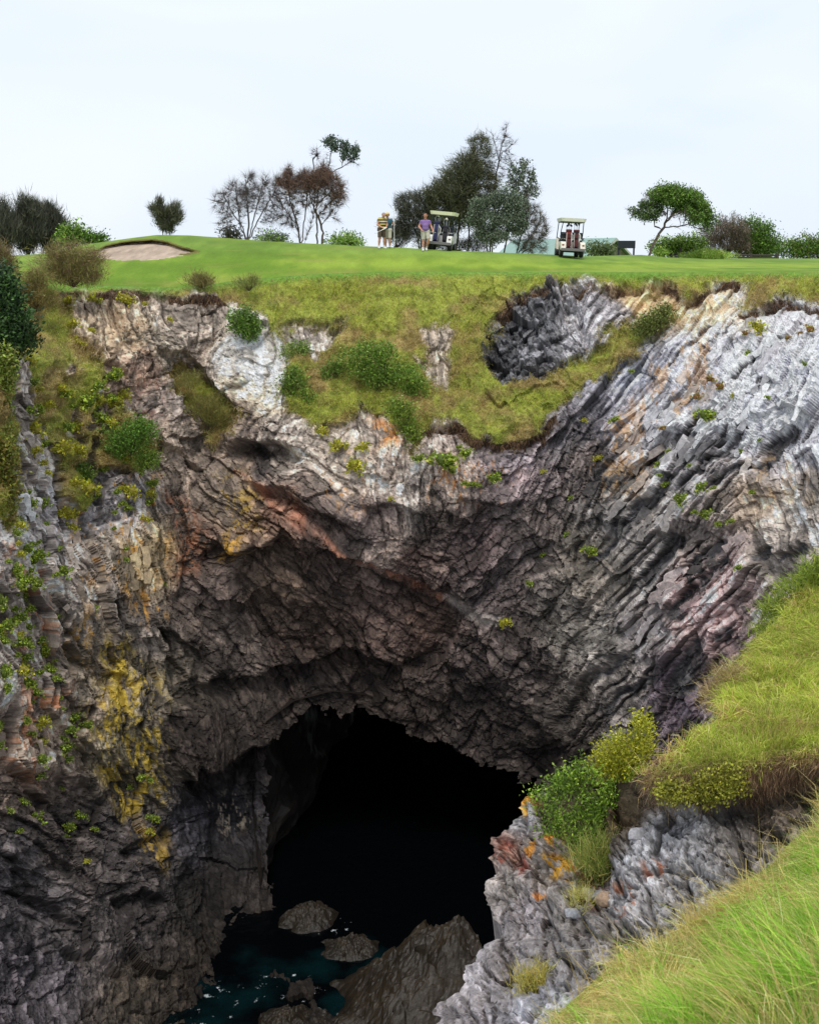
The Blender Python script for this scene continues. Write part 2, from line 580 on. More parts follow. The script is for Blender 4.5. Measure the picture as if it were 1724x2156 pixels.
# ledges: (line, how far the upper side stands out, reach above, depth of the hollow below, reach below)
LEDGE = [
    ([(1407, 930), (1432, 900), (1461, 862)], 0.45, 26, 0.7, 20), ([(1440, 974), (1475, 946), (1531, 895)], 0.55, 30, 0.8, 18),
    ([(1400, 1037), (1489, 960), (1543, 916), (1564, 878)], 0.6, 28, 0.9, 18), ([(1484, 1016), (1530, 985), (1580, 953)], 0.6, 30, 0.9, 22),
    ([(1580, 985), (1613, 925), (1664, 885)], 0.8, 50, 1.0, 40), ([(1398, 782), (1433, 742), (1508, 668)], 0.3, 30, 0.45, 12),
    ([(1480, 742), (1520, 705), (1545, 672)], 0.3, 26, 0.4, 10), ([(1576, 831), (1611, 796)], 0.35, 26, 0.5, 12), ([(1531, 794), (1578, 745)], 0.35, 26, 0.55, 12),
    ([(1293, 1125), (1335, 1067), (1386, 1024), (1402, 985)], 0.6, 34, 0.8, 26), ([(1322, 1232), (1362, 1180), (1405, 1109)], 0.8, 60, 0.9, 44),
    ([(1424, 1200), (1470, 1160), (1521, 1132)], 0.8, 46, 1.0, 40), ([(1393, 1290), (1463, 1222), (1529, 1158)], 0.8, 46, 1.0, 40),
    ([(1587, 1179), (1618, 1140)], 0.5, 24, 0.6, 16), ([(1622, 1172), (1700, 1144)], 0.5, 24, 0.6, 16),
    ([(1472, 1416), (1508, 1370)], 0.5, 24, 0.7, 18), ([(1508, 1352), (1540, 1312)], 0.5, 24, 0.7, 18),
    ([(1253, 1411), (1309, 1375)], 0.5, 30, 0.7, 20), ([(1288, 1462), (1365, 1416)], 0.55, 34, 0.8, 22), ([(1262, 1500), (1310, 1440)], 0.5, 30, 0.6, 20),
    ([(1470, 1330), (1420, 1390), (1385, 1470)], 0.5, 40, 1.0, 60), ([(1230, 1190), (1275, 1140), (1290, 1090)], 0.4, 26, 0.5, 14),
    ([(1335, 1010), (1365, 965), (1385, 935)], 0.35, 24, 0.45, 14), ([(1260, 1010), (1290, 960), (1330, 905)], 0.35, 26, 0.4, 12),
    # middle wall
    ([(478, 955), (515, 925), (570, 925), (640, 962)], 0.9, 40, 1.4, 46), ([(522, 1020), (600, 1032), (665, 1075), (745, 1112)], 0.9, 46, 0.9, 26),
    ([(445, 1130), (490, 1182), (532, 1162), (605, 1132)], 0.9, 60, 1.3, 60), ([(735, 1160), (800, 1190), (860, 1222), (945, 1268), (1045, 1300)], 0.5, 40, 0.5, 22),
    ([(400, 1452), (470, 1430), (544, 1430), (608, 1406), (655, 1402), (715, 1371), (751, 1367), (830, 1400)], 0.7, 70, 1.0, 50),
    ([(368, 1645), (400, 1612), (470, 1604), (575, 1566)], 1.5, 70, 2.8, 50), ([(640, 1130), (720, 1160), (800, 1180)], 0.4, 30, 0.5, 22),
    ([(760, 1060), (840, 1075), (900, 1085)], 0.5, 40, 0.7, 36), ([(960, 1045), (1040, 1060), (1110, 1055)], 0.6, 30, 0.8, 40),
    ([(330, 735), (365, 745), (400, 738)], 0.5, 26, 0.8, 20), ([(395, 745), (450, 800), (505, 860)], 0.5, 34, 0.9, 36),
    ([(205, 715), (225, 755), (265, 790)], 0.5, 26, 0.7, 20), ([(330, 925), (390, 960), (420, 985)], 0.6, 30, 0.7, 22),
    # left wall
    ([(338, 1080), (352, 1300), (365, 1560)], 0.4, 20, 0.9, 44), ([(215, 1230), (240, 1270), (262, 1345)], 0.4, 16, 0.5, 14),
    ([(110, 1290), (130, 1340), (185, 1395)], 0.5, 20, 0.7, 18), ([(210, 1420), (250, 1425), (300, 1435)], 0.4, 20, 0.5, 16),
    ([(20, 840), (70, 970), (100, 1090), (130, 1200)], 0.45, 14, 0.5, 10), ([(85, 960), (120, 1060), (160, 1200)], 0.4, 14, 0.5, 10),
    ([(130, 1080), (170, 1200), (200, 1300)], 0.4, 14, 0.5, 10), ([(10, 1590), (60, 1640), (110, 1700), (140, 1760)], 0.5, 24, 0.7, 24),
    ([(40, 1880), (110, 1900), (160, 1950)], 0.4, 30, 0.6, 26), ([(240, 1905), (290, 1880), (345, 1900)], 0.5, 36, 0.8, 30),
    ([(130, 2000), (200, 2010), (260, 2060)], 0.4, 30, 0.5, 22), ([(240, 1800), (300, 1770), (350, 1740)], 0.3, 24, 0.5, 18),
    # sods standing out over the top edge
    ([(118, 612), (180, 622), (260, 616), (340, 622), (400, 628), (480, 632)], 0.25, 14, 0.45, 14),
    ([(1040, 655), (1070, 632), (1140, 612), (1250, 602), (1330, 604), (1412, 600), (1425, 622)], 0.22, 14, 0.4, 12),
    ([(1432, 632), (1490, 612), (1560, 598)], 0.35, 14, 0.5, 13), ([(1555, 655), (1590, 650), (1640, 630), (1690, 640), (1740, 650), (1900, 655)], 0.35, 14, 0.5, 14),
    ([(590, 672), (640, 668), (715, 682)], 0.3, 12, 0.5, 20), ([(880, 905), (960, 900), (1040, 935), (1130, 920), (1170, 880)], 0.5, 16, 0.7, 18),
]
lx, ly = gx + f1 * 14, gy + f2 * 14
under = np.zeros(gx.shape)
for (line, up, ru, dn, rd) in LEDGE:
    L = np.array(line)
    if L[:, 0].min() > 1200 and L[:, 1].min() > 660:
        up, dn = up * 0.6, dn * 0.55
    pad = 4.5 * max(ru, rd)
    m = (gx > L[:, 0].min() - pad) & (gx < L[:, 0].max() + pad) & (gy > L[:, 1].min() - pad) & (gy < L[:, 1].max() + pad)
    d, t = seg_dist(lx[m], ly[m], line)
    end = sstep(0, 0.15, t) * sstep(1, 0.85, t) * 0.75 + 0.25
    end *= np.where((t <= 0) | (t >= 1), np.exp(-np.abs(d) / 14), 1)
    hi = 0.75 * up * np.exp(-(np.abs(d) / ru) ** 1.2)
    lo = -0.7 * dn * np.exp(-(np.abs(d) / rd) ** 1.6)
    sw_ = 0.5 + 0.5 * np.tanh(d / 4.5)
    h[m] += (hi * (1 - sw_) + lo * sw_) * end
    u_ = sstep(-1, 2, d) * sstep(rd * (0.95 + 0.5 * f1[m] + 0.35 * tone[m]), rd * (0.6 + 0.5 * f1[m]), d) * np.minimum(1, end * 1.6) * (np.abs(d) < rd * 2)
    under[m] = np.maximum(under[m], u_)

# soft, grassed ground: where the sheet is soil and not bare rock
SOIL = [
    [(-170, 560), (130, 560), (480, 560), (1900, 560), (1900, 640), (1740, 645), (1690, 636), (1640, 626), (1590, 645), (1565, 640), (1570, 600), (1490, 606), (1430, 628), (1418, 606),
     (1330, 598), (1250, 598), (1140, 606), (1080, 624), (1042, 660), (1050, 690), (1020, 720), (1018, 772), (1060, 806), (1110, 800), (1180, 775), (1270, 715), (1330, 680), (1400, 640),
     (1412, 652), (1380, 700), (1330, 735), (1282, 775), (1215, 822), (1165, 862), (1135, 905), (1060, 934), (1000, 925), (950, 893), (905, 893), (880, 965), (850, 905), (805, 862), (745, 880),
     (690, 905), (640, 885), (600, 850), (590, 800), (596, 745), (585, 700), (560, 668), (480, 626), (400, 622), (330, 616), (260, 612), (170, 618), (120, 612),
     (150, 650), (140, 690), (200, 745), (255, 800), (235, 860), (320, 900), (338, 960), (300, 990), (215, 985), (200, 1080), (140, 1090), (120, 960), (75, 860), (45, 800), (40, 760), (42, 1080), (10, 1110), (-170, 1100)],
    [(345, 775), (400, 770), (440, 800), (505, 880), (500, 910), (450, 935), (410, 880), (360, 820)],
]
edgej, edgek = fbm(A_ * 5, B_ * 5, 3, 141, 3), fbm(A_ * 5, B_ * 5, 8, 143, 3)
soil = np.full(gx.shape, -1e3)
for p in SOIL:
    soil = np.maximum(soil, lattice(lambda x, y: poly_dist(x, y, p), -200, 1930, 540, 1160, 5)(gx + f1 * 24 + w1 * 10 + edgej * 9, np.minimum(gy, 1150) + f2 * 24 + w2 * 10 + edgek * 9) - np.maximum(0, gy - 1150))
BARE = [[(590, 680), (640, 675), (712, 690), (695, 720), (655, 745), (620, 725)], [(888, 705), (925, 690), (960, 700), (950, 760), (945, 822), (915, 815), (870, 765), (905, 755)]]
for p in BARE:
    soil = np.minimum(soil, -lattice(lambda x, y: poly_dist(x, y, p), 540, 1010, 620, 880, 4)(gx + f1 * 22 + edgej * 8, gy + f2 * 22 + edgek * 8))
left_mix = sstep(330, 200, gx) * sstep(690, 800, gy)
soil = soil - left_mix * (95 * np.maximum(0, fbm(A_ * 1.3 + 0.25 * B_, B_ * 0.5, 4, 151, 3) + 0.14))
soil = soil - 34 * np.maximum(0, fbm(A_ * 0.9, B_ * 0.9, 6, 155, 4) - 0.22) * sstep(610, 680, gy)
soilw = sstep(-5, 7, soil)
rel_soil = 0.55 * fbm(A_ * 0.45, B_ * 0.8, 1, 161, 3) + 0.20 * fbm(A_ * 1.8, B_ * 2.4, 1, 163, 4)
h = h * (1 - 0.8 * soilw) + rel_soil * soilw * 1.1 + 0.10 * soilw
topfade = sstep(0, 26, gy - ytop)
h *= topfade
# displaced along the smoothed normal of the base sheet
P0 = at(gx, gy, base_Y)
du = np.gradient(P0, axis=1)
dv = np.gradient(P0, axis=0)
nrm = np.cross(du, dv)
nrm /= np.linalg.norm(nrm, axis=-1, keepdims=True)
view = P0 - np.array([0, 0, EYE])
view /= np.linalg.norm(view, axis=-1, keepdims=True)
nrm *= -np.sign((nrm * view).sum(-1, keepdims=True))
disp_dir = nrm * 0.55 - view * 0.45
disp_dir /= np.linalg.norm(disp_dir, axis=-1, keepdims=True)
CP = P0 + disp_dir * h[..., None]
CP[0] = P0[0]

# ---- colour of the rock, with overhang shade painted in above the cave
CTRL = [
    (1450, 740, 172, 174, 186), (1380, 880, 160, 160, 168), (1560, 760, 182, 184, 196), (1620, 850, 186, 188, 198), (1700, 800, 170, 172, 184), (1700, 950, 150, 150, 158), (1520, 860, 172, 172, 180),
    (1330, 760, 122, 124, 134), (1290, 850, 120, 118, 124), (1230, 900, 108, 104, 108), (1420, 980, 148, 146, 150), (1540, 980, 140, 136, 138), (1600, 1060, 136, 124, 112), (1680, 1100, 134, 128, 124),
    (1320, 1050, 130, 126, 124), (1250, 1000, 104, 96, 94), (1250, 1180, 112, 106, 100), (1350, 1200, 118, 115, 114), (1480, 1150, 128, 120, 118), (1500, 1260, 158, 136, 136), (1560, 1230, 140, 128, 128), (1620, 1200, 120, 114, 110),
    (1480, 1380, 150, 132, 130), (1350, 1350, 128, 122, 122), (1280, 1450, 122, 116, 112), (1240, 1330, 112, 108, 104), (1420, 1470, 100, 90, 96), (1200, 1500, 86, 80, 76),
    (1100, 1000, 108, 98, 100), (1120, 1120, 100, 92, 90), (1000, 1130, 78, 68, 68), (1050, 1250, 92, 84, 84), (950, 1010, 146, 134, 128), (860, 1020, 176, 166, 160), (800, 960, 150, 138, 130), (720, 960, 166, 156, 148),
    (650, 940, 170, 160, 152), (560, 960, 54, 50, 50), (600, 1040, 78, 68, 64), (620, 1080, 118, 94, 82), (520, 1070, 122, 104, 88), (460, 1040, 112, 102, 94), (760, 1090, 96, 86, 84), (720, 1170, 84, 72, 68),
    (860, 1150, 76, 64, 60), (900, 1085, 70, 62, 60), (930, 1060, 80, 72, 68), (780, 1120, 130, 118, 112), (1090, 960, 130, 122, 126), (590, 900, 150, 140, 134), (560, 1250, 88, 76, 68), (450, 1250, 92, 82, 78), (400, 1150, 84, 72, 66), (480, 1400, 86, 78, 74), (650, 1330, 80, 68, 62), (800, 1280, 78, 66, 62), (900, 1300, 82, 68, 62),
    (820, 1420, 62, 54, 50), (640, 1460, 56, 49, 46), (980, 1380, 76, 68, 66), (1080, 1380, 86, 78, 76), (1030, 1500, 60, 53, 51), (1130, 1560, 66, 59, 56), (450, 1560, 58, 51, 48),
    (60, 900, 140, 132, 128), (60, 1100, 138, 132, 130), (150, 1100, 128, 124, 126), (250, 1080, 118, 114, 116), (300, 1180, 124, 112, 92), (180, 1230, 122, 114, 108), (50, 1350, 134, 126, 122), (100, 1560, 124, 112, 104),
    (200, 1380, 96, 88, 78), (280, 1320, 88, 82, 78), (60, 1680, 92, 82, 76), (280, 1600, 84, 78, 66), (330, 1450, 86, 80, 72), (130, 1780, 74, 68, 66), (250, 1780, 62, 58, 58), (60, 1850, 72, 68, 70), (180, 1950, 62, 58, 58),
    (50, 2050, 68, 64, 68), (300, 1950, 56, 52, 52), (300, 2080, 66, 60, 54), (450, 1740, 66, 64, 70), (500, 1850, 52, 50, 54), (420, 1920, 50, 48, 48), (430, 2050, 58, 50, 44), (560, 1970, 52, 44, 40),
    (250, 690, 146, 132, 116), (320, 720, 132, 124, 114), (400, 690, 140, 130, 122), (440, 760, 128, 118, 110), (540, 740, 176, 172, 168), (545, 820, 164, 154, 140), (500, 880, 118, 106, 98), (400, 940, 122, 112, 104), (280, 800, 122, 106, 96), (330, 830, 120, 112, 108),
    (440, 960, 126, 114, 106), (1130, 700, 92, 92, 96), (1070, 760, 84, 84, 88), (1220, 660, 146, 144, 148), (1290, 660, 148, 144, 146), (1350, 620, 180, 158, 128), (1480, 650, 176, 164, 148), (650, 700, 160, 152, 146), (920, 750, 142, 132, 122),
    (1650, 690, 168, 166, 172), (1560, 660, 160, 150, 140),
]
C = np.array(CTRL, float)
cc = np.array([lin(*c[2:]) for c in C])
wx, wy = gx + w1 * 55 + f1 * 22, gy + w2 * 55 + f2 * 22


def blend_points(pts, cols, r, p):
    def fn(X, Y):
        num, den = np.zeros(X.shape + (3,)), np.zeros(X.shape)
        for (cx, cy), c in zip(pts, cols):
            w = 1.0 / (0.15 + ((X - cx) ** 2 + (Y - cy) ** 2) / r ** 2) ** p
            num += w[..., None] * c
            den += w
        return num / den[..., None]
    return fn


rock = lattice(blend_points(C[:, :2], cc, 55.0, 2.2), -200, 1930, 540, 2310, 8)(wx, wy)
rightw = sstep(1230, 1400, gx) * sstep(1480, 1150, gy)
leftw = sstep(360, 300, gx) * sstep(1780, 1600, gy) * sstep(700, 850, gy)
lintel = sstep(360, 420, gx) * sstep(1220, 1150, gx) * sstep(1290, 1420, gy)  # darkens the overhang above the cave, its shade painted into the rock colour
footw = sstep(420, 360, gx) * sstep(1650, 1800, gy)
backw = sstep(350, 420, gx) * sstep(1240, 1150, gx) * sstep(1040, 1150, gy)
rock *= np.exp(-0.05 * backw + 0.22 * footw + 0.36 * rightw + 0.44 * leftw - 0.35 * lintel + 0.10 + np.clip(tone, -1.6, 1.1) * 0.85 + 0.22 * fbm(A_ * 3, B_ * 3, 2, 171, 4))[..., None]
rock *= 1 + rightw[..., None] * np.array([0.03, 0.0, -0.05])
rock = 0.16 * (rock / 0.16) ** 1.15
# bare dark faces where slabs have broken away, pale veins
fresh = sstep(0.72, 0.86, rid + 0.25 * fbm(A_ * 1.2, B_ * 1.2, 2, 175, 3)) * sstep(1180, 1300, gx) * sstep(700, 900, gy)
rock *= (1 - 0.5 * fresh)[..., None]
rock *= 1 + sstep(1300, 1180, gx)[..., None] * np.array([0.02, 0.0, -0.05])
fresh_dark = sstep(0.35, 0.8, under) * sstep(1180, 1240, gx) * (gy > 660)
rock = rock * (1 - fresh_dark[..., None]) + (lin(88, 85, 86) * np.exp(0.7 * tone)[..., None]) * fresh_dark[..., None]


def stain(poly, col, thr, sc=(1.2, 1.2), seed=0, amt=1.0, soft=0.12, feather=25):
    L = np.array(poly)
    b = (gx > L[:, 0].min() - 90) & (gx < L[:, 0].max() + 90) & (gy > L[:, 1].min() - 90) & (gy < L[:, 1].max() + 90)
    m = sstep(-feather, feather, poly_dist(jx[b], jy[b], poly))
    n = 0.6 * fbm(A_[b] * sc[0], B_[b] * sc[1], 1, 200 + seed, 4, 0.6) + 0.55 * fbm(A_[b] * sc[0] * 4.5, B_[b] * sc[1] * 3.5, 1, 245 + seed, 3, 0.7) + 0.25 * tone[b]
    k = m * sstep(thr, thr + soft, n) * amt
    c = lin(*col) * np.exp(0.5 * fbm(A_[b] * 7, B_[b] * 7, 1, 230 + seed, 3))[..., None]
    rock[b] = rock[b] * (1 - k[..., None]) + c * k[..., None]


# lichen, tan scree dust, iron stain
stain([(180, 1470), (235, 1340), (350, 1440), (362, 1540), (345, 1690), (265, 1730), (215, 1640)], (172, 146, 50), 0.02, (2.0, 0.9), 1, 0.85)
stain([(215, 1340), (265, 1340), (275, 1560), (225, 1560)], (178, 154, 58), -0.06, (2.2, 0.8), 2, 0.85)
stain([(200, 990), (330, 1000), (350, 1290), (300, 1310), (220, 1200), (130, 1250), (150, 1080)], (176, 128, 48), 0.10, (2.4, 0.8), 3, 0.85)
stain([(150, 1260), (200, 1290), (200, 1400), (130, 1330)], (172, 130, 50), 0.02, (2.2, 0.8), 4, 0.8)
stain([(0, 1130), (100, 1200), (130, 1480), (110, 1680), (20, 1600)], (172, 112, 72), 0.16, (2.0, 0.9), 5, 0.8)
stain([(290, 1740), (350, 1760), (350, 1830), (290, 1810)], (160, 130, 50), 0.0, (2.4, 1.2), 6, 0.8)
stain([(440, 1020), (560, 1020), (560, 1130), (450, 1120)], (168, 138, 60), 0.08, (2.0, 2.0), 7, 0.7)
stain([(465, 1130), (500, 1130), (500, 1180), (465, 1180)], (196, 150, 58), -0.1, (3, 3), 8, 0.9)
stain([(770, 870), (835, 850), (835, 940), (770, 930)], (196, 132, 62), -0.02, (2.5, 1.6), 9, 0.9)
stain([(690, 930), (760, 950), (740, 1060), (700, 1040)], (186, 132, 64), 0.14, (3, 1.6), 10, 0.8)
stain([(900, 960), (1080, 960), (1060, 1060), (900, 1050)], (182, 128, 70), 0.22, (3, 1.8), 11, 0.8)
stain([(1350, 820), (1390, 690), (1510, 690), (1500, 800), (1420, 900), (1380, 1000), (1290, 1010), (1280, 930)], (172, 138, 98), 0.07, (2.0, 0.9), 12, 0.85)
stain([(1260, 990), (1370, 990), (1350, 1060), (1260, 1050)], (176, 142, 102), -0.05, (1.5, 1.5), 13, 0.8)
stain([(1290, 615), (1420, 610), (1560, 605), (1540, 660), (1450, 680), (1340, 640)], (190, 164, 124), -0.15, (1.5, 1.5), 14, 0.8)
stain([(1590, 960), (1660, 930), (1690, 1060), (1610, 1090)], (168, 140, 104), 0.0, (2.0, 1.0), 15, 0.7)
stain([(1440, 1190), (1560, 1150), (1540, 1290), (1500, 1430), (1450, 1400)], (170, 148, 148), 0.0, (2.0, 1.0), 16, 0.6)
stain([(340, 1050), (400, 1060), (420, 1200), (370, 1230)], (142, 92, 62), 0.0, (2.0, 1.0), 17, 0.7)
stain([(230, 640), (310, 650), (300, 760), (230, 720)], (160, 132, 100), 0.0, (2.0, 2.0), 18, 0.7)
stain([(265, 780), (320, 800), (330, 910), (290, 870)], (128, 84, 72), 0.05, (2.0, 1.2), 19, 0.7)
stain([(450, 1690), (520, 1680), (540, 1740), (500, 1760)], (168, 154, 136), 0.02, (4.0, 1.2), 20, 0.85)
vein, vt = seg_dist(jx * 0.5 + gx * 0.5, jy * 0.5 + gy * 0.5, [(490, 1005), (560, 1030), (640, 1100), (740, 1160), (800, 1195), (870, 1228), (945, 1268)])
vw = 6 + 18 * np.exp(-((vt - 0.28) / 0.14) ** 2) + 8 * np.exp(-((vt - 0.8) / 0.12) ** 2)
vk = np.exp(-(vein / vw) ** 4) * (0.15 + 0.6 * sstep(-0.3, 0.3, fbm(A_ * 2, B_ * 2, 4, 260, 3)))
rock = rock * (1 - vk[..., None]) + lin(158, 108, 86) * np.exp(0.5 * tone)[..., None] * vk[..., None]
vein2, _ = seg_dist(jx * 0.4 + gx * 0.6, jy * 0.4 + gy * 0.6, [(945, 1262), (1000, 1290), (1050, 1310)])
vk = np.exp(-(vein2 / 12) ** 4) * 0.8
rock = rock * (1 - vk[..., None]) + lin(176, 164, 156) * vk[..., None]
# wet, weedy foot
zrel = CP[..., 2]
wet = sstep(2.2, 0.3, zrel + 0.7 * fbm(A_, B_, 1, 270, 3))
rock = rock * (1 - 0.6 * wet[..., None]) + lin(62, 52, 42) * 0.22 * np.exp(0.8 * np.clip(tone, -1.5, 1))[..., None] * wet[..., None]
# soil colours: dark humus under the sods, tan dry thatch and green above
thatch = fbm(A_ * 0.9, B_ * 1.3, 1, 280, 4)
green = lin(150, 158, 66)
tan = lin(158, 138, 86)
gsel = sstep(-0.3, 0.35, thatch + 0.30 * sstep(660, 590, gy) + 0.2 * sstep(900, 760, gx) * (gx > 560))
soilc = tan * (1 - gsel[..., None]) + green * gsel[..., None]
soilc = soilc * (0.75 + 0.5 * sstep(-0.5, 0.5, fbm(A_ * 4, B_ * 4, 1, 285, 3)))[..., None]
humus = sstep(0.25, 0.7, under) * (gy < 700) * sstep(-14, -2, -np.abs(soil - 0) + 8)
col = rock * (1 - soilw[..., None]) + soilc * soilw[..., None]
sodline = np.zeros(gx.shape)
for (line, up, ru, dn, rd) in LEDGE[-6:]:
    zb = gy < 960
    d, t = seg_dist(lx[zb], ly[zb], line)
    k = np.where((d > -3) & (d < 26), np.exp(-(np.maximum(d, 0) / 15) ** 2), 0) * ((t > 0) & (t < 1))
    sodline[zb] = np.maximum(sodline[zb], k)
sod = lin(96, 78, 64) * (0.8 + 0.5 * np.abs(f1))[..., None]
sodline *= 0.35 + 0.65 * sstep(-0.3, 0.3, fbm(A_ * 1.3, B_ * 1.3, 2, 287, 3))
col = col * (1 - 0.9 * sodline[..., None]) + sod * 0.9 * sodline[..., None]
K_ALB = 0.72
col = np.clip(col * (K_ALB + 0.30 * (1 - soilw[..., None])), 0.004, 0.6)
# green edge blends into the mown turf
tb = sstep(22, 0, gy - ytop + 8 * f1)
col = col * (1 - tb[..., None]) + lin(112, 150, 52) * K_ALB * tb[..., None]

CAVE = [(600, 2060), (585, 1960), (566, 1850), (553, 1700), (556, 1610), (580, 1545), (630, 1505), (700, 1486), (760, 1494), (850, 1522), (940, 1562), (1020, 1592), (1090, 1616), (1135, 1655),
        (1170, 1720), (1200, 1800), (1225, 1950), (1225, 2120), (900, 2120)]
hole = lattice(lambda x, y: poly_dist(x, y, CAVE), 500, 1280, 1440, 2160, 5)(gx + f1 * 24 + edgej * 12, gy + f2 * 24 + edgek * 12) > 0
hole &= (gx > 520) & (gx < 1260) & (gy > 1450) & (gy < 2150)
fc = hole[:-1, :-1] & hole[1:, :-1] & hole[1:, 1:] & hole[:-1, 1:]
below = CP[..., 2] < -2.5
fb = below[:-1, :-1] & below[1:, :-1] & below[1:, 1:] & below[:-1, 1:]
qf = grid_faces(NR, NC, ~(fc | fb))
v_, f_, c_ = compact(CP.reshape(-1, 3), qf, col.reshape(-1, 3))
cliff = tag(link('cliff', make_mesh('cliff', v_, f_, M_ROCK, c_)), 'folded grey rock cliff around the sea cave', kind='structure')

# inside of the cave: a tapering tunnel of dark wet rock that starts just behind the opening
loop = np.array([(640, 2200), (585, 2060), (562, 1960), (545, 1850), (530, 1700), (534, 1600), (560, 1520), (620, 1476), (700, 1456), (760, 1462), (850, 1488), (940, 1528), (1020, 1558), (1100, 1584), (1160, 1632),
                 (1190, 1710), (1225, 1800), (1250, 1950), (1250, 2120), (1150, 2250)], float)
tt = np.linspace(0, len(loop) - 1, 150)
lxp = np.stack([np.interp(tt, np.arange(len(loop)), loop[:, 0]), np.interp(tt, np.arange(len(loop)), loop[:, 1])], -1)
ring0 = at(lxp[:, 0], lxp[:, 1], np.maximum(depth_f(lxp[:, 0], np.minimum(lxp[:, 1], 1850)), 43.6) - 0.1)
NT = 60
cxz = np.array([0.9, 3.0])
tv = []
for i in range(NT):
    t = i / (NT - 1)
    s = 1.0 + 0.03 * min(1, t * 12) - 0.45 * t
    p = ring0.copy()
    p[:, 0] = cxz[0] + (ring0[:, 0] - cxz[0]) * s + 0.6 * t
    p[:, 2] = cxz[1] + (ring0[:, 2] - cxz[1]) * (s * (1 - 0.15 * t))
    p[:, 1] = ring0[:, 1] + 26 * t
    n = 0.9 * fbm(p[:, 0] * 0.5, p[:, 1] * 0.5, p[:, 2] * 0.5, 301, 5, 0.55) * min(1, t * 8)
    rad = p[:, [0, 2]] - cxz
    rad /= np.linalg.norm(rad, axis=1, keepdims=True)
    p[:, [0, 2]] += rad * n[:, None]
    tv.append(p)
tv = np.array(tv)
tf = grid_faces(NT, 150)
endc = tv[-1].mean(0) + np.array([0, 1.5, 0])
allv = np.vstack([tv.reshape(-1, 3), endc])
last = (NT - 1) * 150
cap = np.array([[last + i, last + i + 1, len(allv) - 1] for i in range(149)])
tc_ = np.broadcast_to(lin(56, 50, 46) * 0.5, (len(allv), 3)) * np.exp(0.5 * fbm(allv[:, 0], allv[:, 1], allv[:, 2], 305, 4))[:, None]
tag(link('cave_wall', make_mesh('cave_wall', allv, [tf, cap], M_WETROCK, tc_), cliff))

# ------------------------------------------------------------------ water
def water_mat():
    m, nt, b = mat_base('sea_water')
    N, Lk = nt.nodes, nt.links
    geo = N.new('ShaderNodeNewGeometry')
    n = N.new('ShaderNodeTexNoise')
    n.inputs['Scale'].default_value = 0.55
    n.inputs['Detail'].default_value = 4
    Lk.new(geo.outputs['Position'], n.inputs['Vector'])
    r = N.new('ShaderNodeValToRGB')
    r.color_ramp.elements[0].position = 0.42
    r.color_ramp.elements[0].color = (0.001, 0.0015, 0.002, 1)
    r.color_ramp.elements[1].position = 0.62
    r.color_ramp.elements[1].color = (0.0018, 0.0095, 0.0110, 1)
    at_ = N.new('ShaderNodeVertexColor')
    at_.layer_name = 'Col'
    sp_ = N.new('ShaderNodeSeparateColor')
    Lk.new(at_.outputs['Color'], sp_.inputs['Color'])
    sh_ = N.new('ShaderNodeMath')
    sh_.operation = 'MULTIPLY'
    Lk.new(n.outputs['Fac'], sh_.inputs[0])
    Lk.new(sp_.outputs['Green'], sh_.inputs[1])  # green takes the teal out inside the cave, shade put into the colour
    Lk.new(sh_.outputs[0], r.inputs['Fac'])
    f = N.new('ShaderNodeTexNoise')
    f.inputs['Scale'].default_value = 2.6
    f.inputs['Detail'].default_value = 8
    f.inputs['Roughness'].default_value = 0.66
    Lk.new(geo.outputs['Position'], f.inputs['Vector'])
    mul = N.new('ShaderNodeMath')
    mul.operation = 'MULTIPLY_ADD'
    Lk.new(sp_.outputs['Red'], mul.inputs[0])
    mul.inputs[1].default_value = 0.135
    Lk.new(f.outputs['Fac'], mul.inputs[2])
    mr = N.new('ShaderNodeMapRange')
    mr.inputs['From Min'].default_value = 0.72
    mr.inputs['From Max'].default_value = 0.80
    Lk.new(mul.outputs[0], mr.inputs['Value'])
    mx = N.new('ShaderNodeMix')
    mx.data_type = 'RGBA'
    Lk.new(mr.outputs['Result'], mx.inputs['Factor'])
    Lk.new(r.outputs['Color'], mx.inputs[6])
    mx.inputs[7].default_value = (0.55, 0.6, 0.62, 1)
    Lk.new(mx.outputs[2], b.inputs['Base Color'])
    wv = N.new('ShaderNodeTexNoise')
    wv.inputs['Scale'].default_value = 2.2
    wv.inputs['Detail'].default_value = 6
    Lk.new(geo.outputs['Position'], wv.inputs['Vector'])
    bp = N.new('ShaderNodeBump')
    bp.inputs['Strength'].default_value = 0.35
    bp.inputs['Distance'].default_value = 0.12
    Lk.new(wv.outputs['Fac'], bp.inputs['Height'])
    Lk.new(bp.outputs['Normal'], b.inputs['Normal'])
    mr2 = N.new('ShaderNodeMapRange')
    mr2.inputs['To Min'].default_value = 0.06
    mr2.inputs['To Max'].default_value = 0.8
    Lk.new(mr.outputs['Result'], mr2.inputs['Value'])
    Lk.new(mr2.outputs['Result'], b.inputs['Roughness'])
    b.inputs['IOR'].default_value = 1.33
    return m


